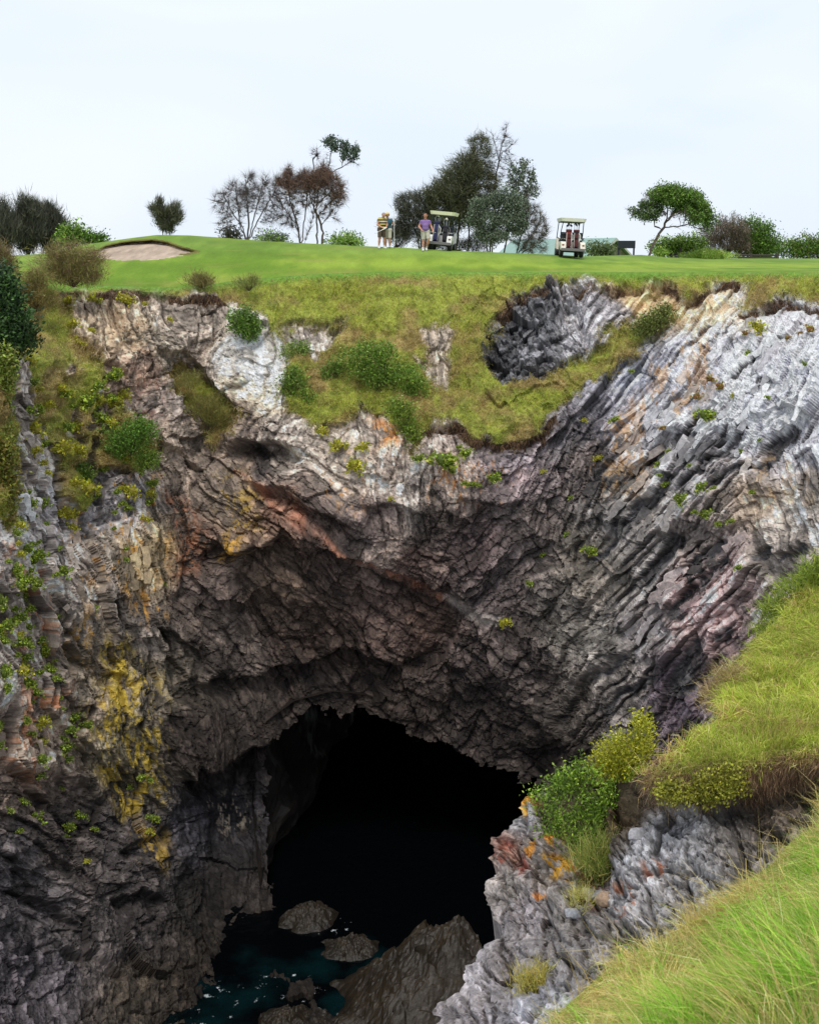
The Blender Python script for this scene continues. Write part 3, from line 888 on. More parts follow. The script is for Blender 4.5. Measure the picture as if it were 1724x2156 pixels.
wxg, wyg = np.meshgrid(np.linspace(-22, 20, 150), np.linspace(14, 74, 170))
wz = 0.05 * fbm(wxg * 0.7, wyg * 0.7, 0, 311, 4)
foam = np.zeros(wxg.shape)
for (px, py, r) in ((690, 1952, 1.1), (560, 2068, 1.0), (460, 2090, 0.9), (520, 2110, 0.9), (650, 2090, 1.0), (720, 2125, 0.8), (610, 2148, 0.9), (400, 2150, 1.0), (820, 2060, 0.5)):
    q = at(px, py, 40)
    t = EYE / (EYE - q[2])
    cx, cy = q[0] * t, q[1] * t
    foam = np.maximum(foam, np.exp(-((wxg - cx) ** 2 * 0.6 + (wyg - cy) ** 2) / r ** 2))
tag(link('sea', make_mesh('sea', np.stack([wxg, wyg, wz], -1).reshape(-1, 3), grid_faces(170, 150), water_mat(), np.stack([foam, sstep(42.5, 39.5, wyg + 0.8 * fbm(wxg * 0.5, wyg * 0.5, 0, 313, 3)), 0 * foam], -1).reshape(-1, 3), smooth=True)), 'dark teal sea water in the cave mouth', kind='structure')  # green channel: painted shade that blackens the water towards the cave


def water_point(px, py):
    r = ray(px, py)
    t = EYE / -r[2]
    return np.array([r[0] * t, r[1] * t, 0.0])


def sea_rock(px0, px1, pyb, top_px, top_py, label, seed, fold=0.9):
    """a weed-hung rock standing in the water: its foot spans px0..px1, its top shows at (top_px, top_py)"""
    a, b = water_point(px0, pyb), water_point(px1, pyb)
    c = (a + b) / 2
    hw = np.linalg.norm(b - a) / 2
    tp = at(top_px, top_py, c[1] + hw * 0.15)
    H = max(tp[2], 0.3)
    n = 90
    g = np.linspace(-1.15, 1.15, n)
    X, Y = np.meshgrid(g, g)
    ox = (tp[0] - c[0]) / hw
    rr = np.hypot(X + 0.25 * fbm(X * 2, Y * 2, 1, seed, 3), Y * 1.05 + 0.25 * fbm(X * 2, Y * 2, 7, seed, 3))
    dt = np.hypot(X - ox, Y - 0.1)
    edge_ = 1 - rr
    z = H * (np.clip(edge_ / (edge_.clip(0) + dt + 1e-3), -0.4, 1) ** 1 if False else np.where(edge_ > 0, (edge_ / (edge_ + dt)) ** fold, edge_ * 0.8))
    rid_ = 1 - np.abs(fbm(X * 5 + Y, Y * 2.2, 2, seed + 5, 5, 0.65)) * 2
    z = z + (0.13 * hw * fbm(X * 4, Y * 4, 3, seed + 9, 5, 0.6) + 0.06 * hw * rid_) * sstep(-0.2, 0.3, edge_) * (0.3 + z.clip(0) / H)
    e_, q1, q2, q3, qu, qv = vor(X * 3.2 + 0.4 * Y + 9, Y * 2.2 + 0.3 * X + 5, seed)
    z = z + hw * 0.15 * ((q1 - 0.5) + (q2 - 0.5) * qu * 1.6 + (q3 - 0.5) * qv * 1.6) * sstep(-0.1, 0.3, edge_) * (0.25 + 0.75 * (z.clip(0) / H))
    V = np.stack([c[0] + X * hw, c[1] + Y * hw * 0.9, z - 0.05], -1).reshape(-1, 3)
    base = lin(74, 60, 42) * 0.32
    cl = base * np.exp(0.6 * fbm(X * 5, Y * 5, 1, seed + 11, 4))[..., None]
    cl = cl * (0.55 + 0.45 * sstep(0.0, 0.5, z))[..., None]
    o = link('sea_rock', make_mesh('sea_rock', V, grid_faces(n, n), M_WETROCK, cl.reshape(-1, 3)))
    return tag(o, label, 'rock', 'rocks in the water at the cave mouth')


sea_rock(690, 1090, 2120, 960, 1912, 'large brown weed-covered rock wedge in the water behind the outcrop', 401, 1.0)
sea_rock(676, 800, 1998, 745, 1968, 'small low brown rock alone in the water before the cave', 411)
sea_rock(590, 716, 1935, 660, 1895, 'pinkish brown rock at the left foot of the dark cave', 421, 0.8)
sea_rock(520, 720, 2168, 600, 2128, 'low wet rock awash with foam at the bottom edge', 431)

# ------------------------------------------------------------------ the golf course behind the cliff top
Y_CREST = [(-160, 541), (20, 538), (100, 533), (190, 513), (230, 507), (280, 500), (330, 494), (400, 495), (470, 500), (560, 507), (650, 512), (750, 517), (850, 521), (950, 527), (1050, 531),
           (1150, 535), (1230, 539), (1300, 537), (1350, 536), (1400, 541), (1500, 543.5), (1900, 544)]
D_CREST = [(-160, 66), (200, 64), (400, 65), (700, 63), (900, 60), (1150, 62), (1300, 66), (1500, 72), (1900, 74)]
NTR = 64
tcol = gx[0]
ycr, dcr = interp(tcol, Y_CREST), interp(tcol, D_CREST)
ytp, dtp = ytop[0], base_Y[0]
TS = np.linspace(0, 1, NTR)[:, None]
t_py = ytp + (ycr - ytp) * (1 - (1 - TS) ** 1.15)
t_Y = dtp + (dcr - dtp) * TS ** 1.1
t_px = np.broadcast_to(tcol, t_py.shape)
BUNKER = [(188, 534), (222, 516), (262, 508), (320, 503.5), (352, 508), (382, 520), (420, 530), (392, 537), (330, 546), (262, 548), (215, 545)]
bk = poly_dist(t_px, t_py, BUNKER)
bt = np.clip((547 - t_py) / 40, 0, 1)
t_Y = t_Y + np.where(bk > 0, sstep(0, 6, bk) * (0.5 + 1.3 * bt), 0)
TP = at(t_px, t_py, t_Y)
TP[0] = CP[0]
und = 0.05 * fbm(TP[..., 0] * 0.3, TP[..., 1] * 0.3, 0, 501, 3) * sstep(0, 0.15, TS) * sstep(1, 0.85, TS)
TP[..., 2] += und * 0.4
# beyond the crest the land falls slightly and runs on to the horizon
extra = []
lastp = TP[-1]
for k, (dy, dz) in enumerate(((3, 0.12), (8, 0.3), (20, 0.7), (60, 1.3), (200, 2.5), (900, 6), (6000, 14))):
    p = lastp.copy()
    s = (p[:, 1] + dy) / p[:, 1]
    p[:, 0] *= s
    p[:, 1] += dy
    p[:, 2] = lastp[:, 2] - dz - (0 if dy < 60 else np.maximum(0, lastp[:, 2] - EYE))
    extra.append(p)
TPa = np.concatenate([TP, np.array(extra)], 0)
tn = fbm(TPa[..., 0] * 0.25, TPa[..., 1] * 0.12, 0, 511, 4)
tn2 = fbm(TPa[..., 0] * 1.5, TPa[..., 1] * 0.5, 0, 515, 3)
tcA, tcB, tcC = lin(120, 154, 50), lin(146, 170, 62), lin(130, 160, 76)
mow = np.sin(TPa[..., 1] * 1.5 + 0.10 * TPa[..., 0] + 1.5 * tn)
k1 = sstep(-0.4, 0.4, tn + 0.45 * tn2 + 0.12 * mow)[..., None]
tc = tcA * (1 - k1) + tcB * k1
farw = sstep(0.35, 0.9, np.arange(NTR + 7) / NTR)[:, None, None] * 0.7
tc = tc * (1 - farw) + tcC * farw
nearw = sstep(0.22, 0.0, np.arange(NTR + 7) / NTR)[:, None] * sstep(-0.2, 0.3, tn2 + 0.1)
tc = tc * (1 - 0.55 * nearw[..., None]) + lin(134, 140, 66) * 0.55 * nearw[..., None]
tc = tc * np.exp(0.16 * tn + 0.14 * tn2 + 0.05 * mow + 0.08 * fbm(TPa[..., 0] * 4, TPa[..., 1] * 1.6, 0, 519, 3))[..., None]
worn = sstep(0.35, 0.6, fbm(TPa[..., 0] * 0.35, TPa[..., 1] * 0.9, 3, 521, 3))[..., None] * 0.5
tc = tc * (1 - worn) + lin(158, 160, 84) * worn
tc = tc * K_ALB
bka = np.vstack([bk, np.full((7, NC), -99.0)])
fq = grid_faces(NTR + 7, NC)
fbk = (bka[:-1, :-1] + bka[1:, :-1] + bka[1:, 1:] + bka[:-1, 1:]).ravel() / 4
lipm = np.vstack([(bk > -1.0) & (bk < 3.6) & (t_py < 536 - 0 * t_px), np.zeros((7, NC), bool)])
flip = lipm[:-1, :-1].ravel() | lipm[1:, 1:].ravel()
sandf = (fbk > 0) & ~flip
lipf = flip
turf_f = fq[~(sandf | lipf)]
v_, f_, c_ = compact(TPa.reshape(-1, 3), turf_f, tc.reshape(-1, 3))
tag(link('ground', make_mesh('ground', v_, f_, M_TURF, c_, smooth=True)), 'mown green golf course turf', kind='structure')
sc_ = np.broadcast_to(lin(200, 178, 158) * K_ALB, TPa.shape) * np.exp(0.3 * tn2 + 0.25 * fbm(TPa[..., 0] * 5, TPa[..., 2] * 9, 0, 523, 3))[..., None]
v_, f_, c_ = compact(TPa.reshape(-1, 3), fq[sandf], sc_.reshape(-1, 3))
bunker = tag(link('bunker_sand', make_mesh('bunker_sand', v_, f_, M_SAND, c_, smooth=True)), 'pale sand of the bunker cut into the green mound', kind='structure')
lc_ = np.broadcast_to(lin(116, 112, 58) * K_ALB, TPa.shape) * (1 + 0.6 * tn2[..., None])
v_, f_, c_ = compact(TPa.reshape(-1, 3), fq[lipf], lc_.reshape(-1, 3))
link('bunker_lip', make_mesh('bunker_lip', v_, f_, M_TURF, c_), bunker)


def turf_at(px, py):
    """point of the turf seen at a layout point"""
    c = int(np.clip(np.searchsorted(tcol, px), 0, NC - 1))
    k = int(np.argmin(np.abs(t_py[:, c] - py)))
    return TP[k, c].copy()


def cliff_at(px, py):
    c = int(np.clip(np.searchsorted(tcol, px), 0, NC - 1))
    k = int(np.argmin(np.abs(gy[:, c] - py)))
    return CP[k, c].copy()

# ------------------------------------------------------------------ near slope on the right: rock outcrop, grassed shelf, grass bank at the camera
def near_sheet(xl_pts, y0, y1, xr, nrow, ncol, depth_pts, nskirt, skirt):
    """rows down the picture from a skyline on the left to beyond the right edge; past the skyline the ground rolls over and drops away"""
    df = tps(depth_pts)
    yy = np.linspace(y0, y1, nrow)[:, None]
    xl = interp(yy[:, 0], xl_pts)[:, None]
    if skirt:
        xl = xl + skirt * (fbm(yy / 40, 0 * yy, 0, 596, 5, 0.65) - 0.1)
    s = np.linspace(0, 1, ncol)[None, :] ** 1.0
    X = xl + (xr - xl) * s
    Yp = np.broadcast_to(yy, X.shape)
    D = df(X, Yp)
    return X, Yp, D, df


OUT_XL = [(1160, 1812), (1180, 1784), (1262, 1674), (1342, 1602), (1430, 1550), (1510, 1502), (1568, 1428), (1606, 1398), (1642, 1380), (1652, 1300), (1664, 1150), (1680, 1108), (1720, 1076), (1790, 1046), (1880, 1040),
          (1950, 1060), (1990, 1046), (2040, 986), (2090, 970), (2150, 915), (2290, 850)]
OUT_D = [(1760, 1170, 20.5), (1650, 1250, 19.2), (1578, 1330, 18), (1526, 1420, 16.8), (1405, 1560, 14.6), (1380, 1610, 14.1), (1724, 1300, 18), (1900, 1200, 19.5), (1900, 1400, 16), (1724, 1450, 15.6), (1620, 1420, 16.2),
         (1550, 1520, 14.6), (1724, 1540, 14.2), (1400, 1650, 13.7), (1550, 1620, 13.5), (1724, 1600, 13.2), (1900, 1600, 12.6), (1390, 1690, 14.0), (1550, 1680, 13.9), (1724, 1660, 13.6), (1400, 1740, 14.1), (1550, 1740, 13.6), (1400, 1850, 13.3),
         (1550, 1820, 12.8), (1310, 1830, 14.0), (1320, 1950, 12.9), (1200, 2060, 12.6), (1100, 2150, 12.1), (1300, 2150, 11.2), (1500, 2000, 11.6), (1724, 1900, 11.4), (1900, 1900, 10.8), (1500, 2250, 10.2), (1850, 2250, 9.8),
         (1130, 1700, 17.0), (1046, 1800, 17.2), (1042, 1880, 16.7), (1150, 1850, 16.0), (1250, 1700, 16.4), (1300, 1680, 15.6), (1250, 1800, 15.2), (1200, 1950, 14.3), (1060, 1995, 15.2), (990, 2045, 14.6), (1080, 2070, 13.8), (930, 2150, 13.6), (860, 2280, 12.6), (1000, 2280, 11.8)]
NRO, NCO, SKO = 375, 290, 20
ox_, oy_, od_, out_df = near_sheet(OUT_XL, 1150, 2285, 1900, NRO, NCO, OUT_D, SKO, 34)
oA, oB = ox_ / 170.0, oy_ / 170.0
ow1, ow2 = fbm(oA, oB, 0, 601, 4), fbm(oA, oB, 5, 605, 4)
OGRASS = [(1800, 1120), (1640, 1240), (1570, 1330), (1515, 1425), (1470, 1500), (1395, 1565), (1362, 1640), (1372, 1668), (1450, 1672), (1560, 1660), (1640, 1640), (1724, 1625), (1920, 1620), (1920, 1100)]
OSHRUB = [(1100, 1640), (1380, 1640), (1400, 1700), (1330, 1800), (1290, 1845), (1230, 1840), (1190, 1760), (1130, 1720)]
og = poly_dist(ox_ + 14 * ow1, oy_ + 14 * ow2, OGRASS)
ogw = sstep(-4, 8, og)
oh = np.zeros(ox_.shape)
otone = np.zeros(ox_.shape)
for q, (L_, W_, am) in enumerate(((1.1, 0.6, 0.32), (0.40, 0.26, 0.17), (0.15, 0.11, 0.09), (0.06, 0.05, 0.045))):
    a, b = oA + 0.3 * ow1, oB + 0.3 * ow2
    al, ac = a * 0.35 + b * 0.94, a * 0.94 - b * 0.35
    e, r1, r2, r3, ou, ov = vor(al / L_, ac / W_, 620 + q)
    oh += am * ((r1 - 0.5) * 1.4 + (r2 - 0.5) * ou + (r3 - 0.5) * ov * 1.2) - am * 0.5 * np.exp(-(e / 0.1) ** 2)
    otone += (r3 - 0.5) * (0.25, 0.5, 0.8, 0.9)[q] - (0, 0.3, 0.4, 0.35)[q] * np.exp(-(e / 0.09) ** 2) + 0.03
oh += 0.3 * fbm(oA * 1.2, oB * 1.2, 3, 640, 4) + 0.10 * fbm(oA * 6, oB * 6, 3, 645, 4, 0.6)
oh = oh * 0.8 * (1 - 0.85 * ogw) + ogw * (0.12 * fbm(oA * 1.5, oB * 1.5, 1, 650, 3))
# the grass shelf hangs over the rock
d_, t_ = seg_dist(ox_ + 10 * ow1, oy_ + 10 * ow2, [(1366, 1660), (1400, 1690), (1480, 1700), (1560, 1690), (1660, 1660), (1900, 1640)])
oh += np.where(d_ < 0, 0.22 * np.exp(-(np.abs(d_) / 60) ** 1.3), -0.15 * np.exp(-(np.abs(d_) / 40) ** 1.5))
d_, t_ = seg_dist(ox_ + 12 * ow1, oy_ + 12 * ow2, [(1290, 1830), (1300, 1790), (1345, 1740)])
oh += np.where(d_ > 0, 0.25, -0.15) * np.exp(-(np.abs(d_) / 50) ** 1.3)
P0 = at(ox_, oy_, od_)
view = P0 - np.array([0, 0, EYE])
view /= np.linalg.norm(view, axis=-1, keepdims=True)
dirn = -view * 0.6 + np.array([-0.25, 0, 0.45])
sil = sstep(0, 0.06, np.linspace(0, 1, NCO))[None, :]
OP = P0 + dirn * (oh * (0.35 + 0.65 * sil))[..., None]
# roll over at the skyline and drop to the sea
sk = []
for k in range(SKO, 0, -1):
    s = k / SKO
    p = OP[:, 0].copy()
    p[:, 0] += 1.1 * s
    p[:, 1] += 3.2 * s
    p[:, 2] -= 1.2 * s + 17 * s ** 2
    p += 0.25 * s * np.stack([fbm(p[:, 0], p[:, 1], p[:, 2], 655 + j, 3) for j in range(3)], -1)
    sk.append(p)
SK = np.array(sk).transpose(1, 0, 2)
OPa = np.concatenate([SK, OP], 1)
OCT = [(1100, 1700, 150, 146, 146), (1060, 1800, 146, 116, 104), (1050, 1880, 140, 132, 126), (1130, 1800, 148, 138, 130), (1180, 1850, 142, 132, 122), (1100, 1930, 136, 128, 128), (1200, 1930, 140, 132, 126), (1010, 2060, 160, 154, 156),
       (960, 2120, 156, 148, 148), (1060, 2060, 132, 124, 122), (1120, 2120, 160, 158, 164), (1200, 2030, 138, 132, 130), (1350, 1800, 164, 162, 164), (1450, 1780, 148, 146, 148), (1550, 1760, 128, 122, 118), (1330, 1880, 166, 162, 162), (1450, 1860, 152, 148, 146),
       (1280, 1960, 146, 140, 136), (1240, 1760, 104, 84, 66), (1650, 1720, 116, 104, 92), (1300, 1700, 110, 92, 70), (920, 2150, 150, 140, 140)]
C = np.array(OCT, float)
cc = np.array([lin(*c[2:]) for c in C])
num, den = np.zeros(ox_.shape + (3,)), np.zeros(ox_.shape)
for (cx, cy), c in zip(C[:, :2], cc):
    d2 = ((ox_ + 40 * ow1 - cx) ** 2 + (oy_ + 40 * ow2 - cy) ** 2) / 40 ** 2
    w = 1 / (0.2 + d2) ** 2
    num += w[..., None] * c
    den += w
oc = num / den[..., None] * np.exp(0.75 * otone + 0.25 * fbm(oA * 8, oB * 8, 2, 660, 4))[..., None]
for (cx, cy, rx, ry, thr, colr) in ((1115, 1690, 26, 26, -0.1, (206, 150, 40)), (1170, 1820, 34, 30, -0.1, (206, 152, 36)), (1215, 1815, 30, 18, -0.15, (204, 140, 40)), (1205, 1850, 30, 22, 0.1, (200, 140, 50)),
                                    (1170, 1758, 26, 18, -0.1, (204, 136, 44)), (1115, 1780, 14, 30, 0.0, (204, 140, 50)), (1140, 1880, 22, 26, 0.15, (196, 130, 60)), (1060, 1800, 26, 40, -0.1, (140, 78, 62)), (1095, 1830, 16, 26, -0.1, (136, 74, 60)),
                                    (1400, 1840, 40, 30, 0.2, (170, 110, 80)), (1300, 1900, 60, 40, 0.25, (176, 120, 90)), (1240, 1850, 30, 14, -0.1, (120, 64, 54))):
    dd = np.hypot((ox_ + 10 * ow1 - cx) / rx, (oy_ + 10 * ow2 - cy) / ry)
    k = sstep(1.25, 0.7, dd) * sstep(thr, thr + 0.1, fbm(oA * 9, oB * 9, 2, 670 + int(cx), 4, 0.6)) * 0.92
    oc = oc * (1 - k[..., None]) + lin(*colr) * np.exp(0.3 * otone)[..., None] * k[..., None]
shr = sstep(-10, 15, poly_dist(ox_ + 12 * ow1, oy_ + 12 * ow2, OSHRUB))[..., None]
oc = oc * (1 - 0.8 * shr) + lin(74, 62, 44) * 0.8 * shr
gb = lin(158, 150, 66) * (0.8 + 0.4 * sstep(-0.4, 0.4, fbm(oA * 2, oB * 2, 2, 690, 4)))[..., None]
oc = oc * (1 - ogw[..., None]) + gb * ogw[..., None]
oc = np.clip(oc * (K_ALB + 0.2 * (1 - ogw[..., None])), 0.005, 0.6)
# the slope goes on to the right, rising gently
NX = 10
kx = np.arange(1, NX + 1)[None, :, None] * 0.9
OX = OP[:, -1:] + kx * np.array([1.0, 0.05, 0.22]) + 0.15 * np.stack([fbm(kx[..., 0] + 0 * od_[:, :1], od_[:, :1] * 0.8, q, 698, 3) for q in (1, 5, 9)], -1)
OPa = np.concatenate([OPa, OX], 1)
oca = np.concatenate([np.repeat(oc[:, :1], SKO, 1), oc, np.repeat(oc[:, -1:], NX, 1)], 1)
tag(link('rock_outcrop', make_mesh('rock_outcrop', OPa.reshape(-1, 3), grid_faces(NRO, NCO + SKO + NX), M_OUTCROP, oca.reshape(-1, 3))),
    'grey lichen-spotted rock outcrop with grassed shelf on the right', kind='structure')

BANK_XL = [(1710, 1830), (1745, 1730), (1800, 1690), (1850, 1612), (1925, 1512), (1990, 1415), (2035, 1322), (2100, 1252), (2190, 1172), (2330, 1080), (2900, 780)]
BANK_D = [(1724, 1700, 9.4), (1690, 1750, 9.0), (1602, 1800, 8.8), (1500, 1880, 8.4), (1400, 1950, 8.0), (1300, 1995, 7.8), (1232, 2060, 7.2), (1150, 2156, 6.6), (1060, 2300, 5.8), (1724, 1900, 7.2), (1900, 1700, 9.0), (1900, 1900, 6.9), (1600, 2000, 6.6),
          (1724, 2156, 4.9), (1900, 2156, 4.6), (1450, 2156, 5.8), (1724, 2400, 3.7), (1300, 2400, 4.6), (900, 2700, 4.0), (1900, 2900, 2.4), (1300, 2900, 2.6), (760, 2900, 3.2)]
NRB, NCB, SKB = 150, 120, 12
bx_, by_, bd_, bank_df = near_sheet(BANK_XL, 1712, 2880, 1950, NRB, NCB, BANK_D, SKB, None)
BP = at(bx_, by_, bd_)
BP[..., 2] += 0.07 * fbm(BP[..., 0] * 1.5, BP[..., 1] * 1.5, 0, 701, 3) * sstep(0, 0.1, np.linspace(0, 1, NCB))[None, :]
sk = []
for k in range(SKB, 0, -1):
    s = k / SKB
    p = BP[:, 0].copy()
    p[:, 0] -= 0.4 * s
    p[:, 1] += 1.6 * s
    p[:, 2] -= 0.5 * s + 3.0 * s * s
    sk.append(p)
BX = BP[:, -1:] + np.arange(1, NX + 1)[None, :, None] * 0.5 * np.array([1.0, 0.05, 0.28])
BPa = np.concatenate([np.array(sk).transpose(1, 0, 2), BP, BX], 1)
bcol = lin(140, 146, 58) * K_ALB * (0.8 + 0.4 * sstep(-0.4, 0.4, fbm(BPa[..., 0] * 2, BPa[..., 1] * 2, 0, 705, 4)))[..., None]
tag(link('grass_bank', make_mesh('grass_bank', BPa.reshape(-1, 3), grid_faces(NRB, NCB + SKB + NX), M_TURF, bcol.reshape(-1, 3), smooth=True)),
    'steep grass bank in the near right corner', kind='structure')

# ------------------------------------------------------------------ plants
def unit(v):
    return v / np.maximum(np.linalg.norm(v, axis=-1, keepdims=True), 1e-9)


def rand_dir(n, rng):
    return unit(rng.normal(size=(n, 3)))


def pick(pal, n, rng, var=0.18, k=1.0):
    P = np.array([lin(*p) for p in pal]) * k
    c = P[rng.integers(0, len(P), n)]
    return np.clip(c * np.exp(rng.normal(0, var, (n, 1))), 0.003, 0.8)


def strokes(base, dirs, length, width, cols, bend=None, side=None, rng=RNG):
    """grass blades / needles: one pointed strip each, two pieces long when bent"""
    n = len(base)
    length = np.broadcast_to(np.asarray(length, float), (n,))[:, None]
    width = np.broadcast_to(np.asarray(width, float), (n,))[:, None]
    if side is None:
        side = unit(np.cross(dirs, rand_dir(n, rng)))
    if bend is None:
        V = np.stack([base - side * width / 2, base + side * width / 2, base + dirs * length], 1)
        T = np.arange(n * 3).reshape(n, 3)
        return V.reshape(-1, 3), [T], np.repeat(cols, 3, 0)
    mid = base + dirs * length * 0.55
    tip = mid + unit(dirs + bend) * length * 0.5
    V = np.stack([base - side * width / 2, base + side * width / 2, mid + side * width * 0.35, mid - side * width * 0.35, tip], 1)
    i = np.arange(n)[:, None] * 5
    return V.reshape(-1, 3), [np.concatenate([i, i + 1, i + 2, i + 3], 1), np.concatenate([i + 3, i + 2, i + 4], 1)], np.repeat(cols, 5, 0)


def diamonds(cent, size, cols, rng, axis=None, aspect=0.5):
    n = len(cent)
    d = rand_dir(n, rng) if axis is None else unit(axis + 0.55 * rng.normal(size=(n, 3)))
    s = unit(np.cross(d, rand_dir(n, rng)))
    size = np.broadcast_to(np.asarray(size, float), (n,))[:, None] * rng.uniform(0.7, 1.3, (n, 1))
    V = np.stack([cent - d * size * 0.5, cent + s * size * aspect * 0.5, cent + d * size * 0.5, cent - s * size * aspect * 0.5], 1)
    return V.reshape(-1, 3), [np.arange(n * 4).reshape(n, 4)], np.repeat(cols, 4, 0)


def merge(parts):
    vs, cs, fs, off = [], [], {}, 0
    for v, f, c in parts:
        for a in f:
            if len(a):
                fs.setdefault(a.shape[1], []).append(a + off)
        vs.append(v)
        cs.append(c)
        off += len(v)
    return np.vstack(vs), [np.vstack(x) for x in fs.values()], np.vstack(cs)


def tubes(pos, par, rad, col, sides=4):
    """limbs of a branching skeleton as tapered tubes"""
    n = len(pos)
    d = np.zeros((n, 3))
    has = par >= 0
    d[has] = pos[has] - pos[par[has]]
    first = np.full(n, -1)
    for i in range(n - 1, -1, -1):
        if par[i] >= 0:
            first[par[i]] = i
    root = ~has
    d[root] = pos[np.maximum(first[root], 0)] - pos[root]
    d = unit(d)
    a = unit(np.cross(d, np.array([0.31, 0.87, 0.39])))
    b = np.cross(d, a)
    ang = np.arange(sides) * 2 * math.pi / sides
    ring = pos[:, None] + rad[:, None, None] * (np.cos(ang)[None, :, None] * a[:, None] + np.sin(ang)[None, :, None] * b[:, None])
    i = np.nonzero(has)[0]
    f = []
    for s in range(sides):
        t = (s + 1) % sides
        f.append(np.stack([par[i] * sides + s, par[i] * sides + t, i * sides + t, i * sides + s], 1))
    return ring.reshape(-1, 3), [np.vstack(f)], np.broadcast_to(col, (n * sides, 3)) * np.ones((n * sides, 1))


def colonize(stems, attract, step, reach, kill, rng, iters=70, droop=0.0, wiggle=0.12):
    """grow limbs from the stem lines towards the attraction points"""
    pos, par = [], []
    for st in stems:
        st = np.array(st, float)
        prev = -1
        if len(pos):
            P = np.array(pos)
            k = int(np.argmin(np.linalg.norm(P - st[0], axis=1)))
            if np.linalg.norm(P[k] - st[0]) < step * 1.5:
                prev = k
        for i in range(len(st)):
            if i == 0 and prev >= 0:
                continue
            segs = 1 if i == 0 else max(1, int(np.linalg.norm(st[i] - st[i - 1]) / step))
            for q in range(1, segs + 1):
                p = st[i] if i == 0 else st[i - 1] + (st[i] - st[i - 1]) * q / segs
                pos.append(p + (0 if i == 0 else rng.normal(0, step * 0.12, 3)))
                par.append(prev)
                prev = len(pos) - 1
    pos = np.array(pos)
    par = np.array(par)
    A = attract.copy()
    near_d = np.full(len(A), 1e9)
    near_i = np.zeros(len(A), int)
    new = np.arange(len(pos))
    for it in range(iters):
        if not len(A) or not len(new):
            break
        D = np.linalg.norm(A[:, None] - pos[new][None], axis=2)
        k = D.argmin(1)
        dm = D[np.arange(len(A)), k]
        up = dm < near_d
        near_d[up], near_i[up] = dm[up], new[k[up]]
        keep = near_d > kill
        A, near_d, near_i = A[keep], near_d[keep], near_i[keep]
        act = near_d < reach
        if not act.any():
            break
        src = np.unique(near_i[act])
        vec = np.zeros((len(pos), 3))
        np.add.at(vec, near_i[act], unit(A[act] - pos[near_i[act]]))
        dv = unit(unit(vec[src]) + rng.normal(0, wiggle, (len(src), 3)) + np.array([0, 0, -droop]))
        new = np.arange(len(pos), len(pos) + len(src))
        pos = np.vstack([pos, pos[src] + dv * step])
        par = np.concatenate([par, src])
    return pos, par


def limb_radius(par, tip, power=2.4, rmax=9.0):
    n = len(par)
    acc = np.zeros(n)
    for i in range(n - 1, -1, -1):
        if acc[i] == 0:
            acc[i] = tip ** power
        if par[i] >= 0:
            acc[par[i]] += acc[i]
    return np.minimum(acc ** (1 / power), rmax)


def px_points(blobs, n, Y, rng, shell=0.35):
    """points through crown lobes given as (px, py, rx, ry [, depth offset m])"""
    w = np.array([b[2] * b[3] for b in blobs], float)
    k = rng.choice(len(blobs), n, p=w / w.sum())
    B = np.array([tuple(b[:4]) + ((b[4],) if len(b) > 4 else (0.0,)) for b in blobs], float)[k]
    d = rand_dir(n, rng)
    lump = (1 + 0.75 * fbm(d[:, 0] * 2.2 + k * 3.7, d[:, 2] * 2.2 + d[:, 1], 0, 71, 3)) * np.where(rng.random(n) < 0.07, 1.25, 1.0)
    d = d * (rng.uniform(shell, 1, (n, 1)) ** 0.6) * lump[:, None]
    return at(B[:, 0] + d[:, 0] * B[:, 2], B[:, 1] + d[:, 2] * B[:, 3], Y + B[:, 4] + d[:, 1] * B[:, 2] * Y / F), d


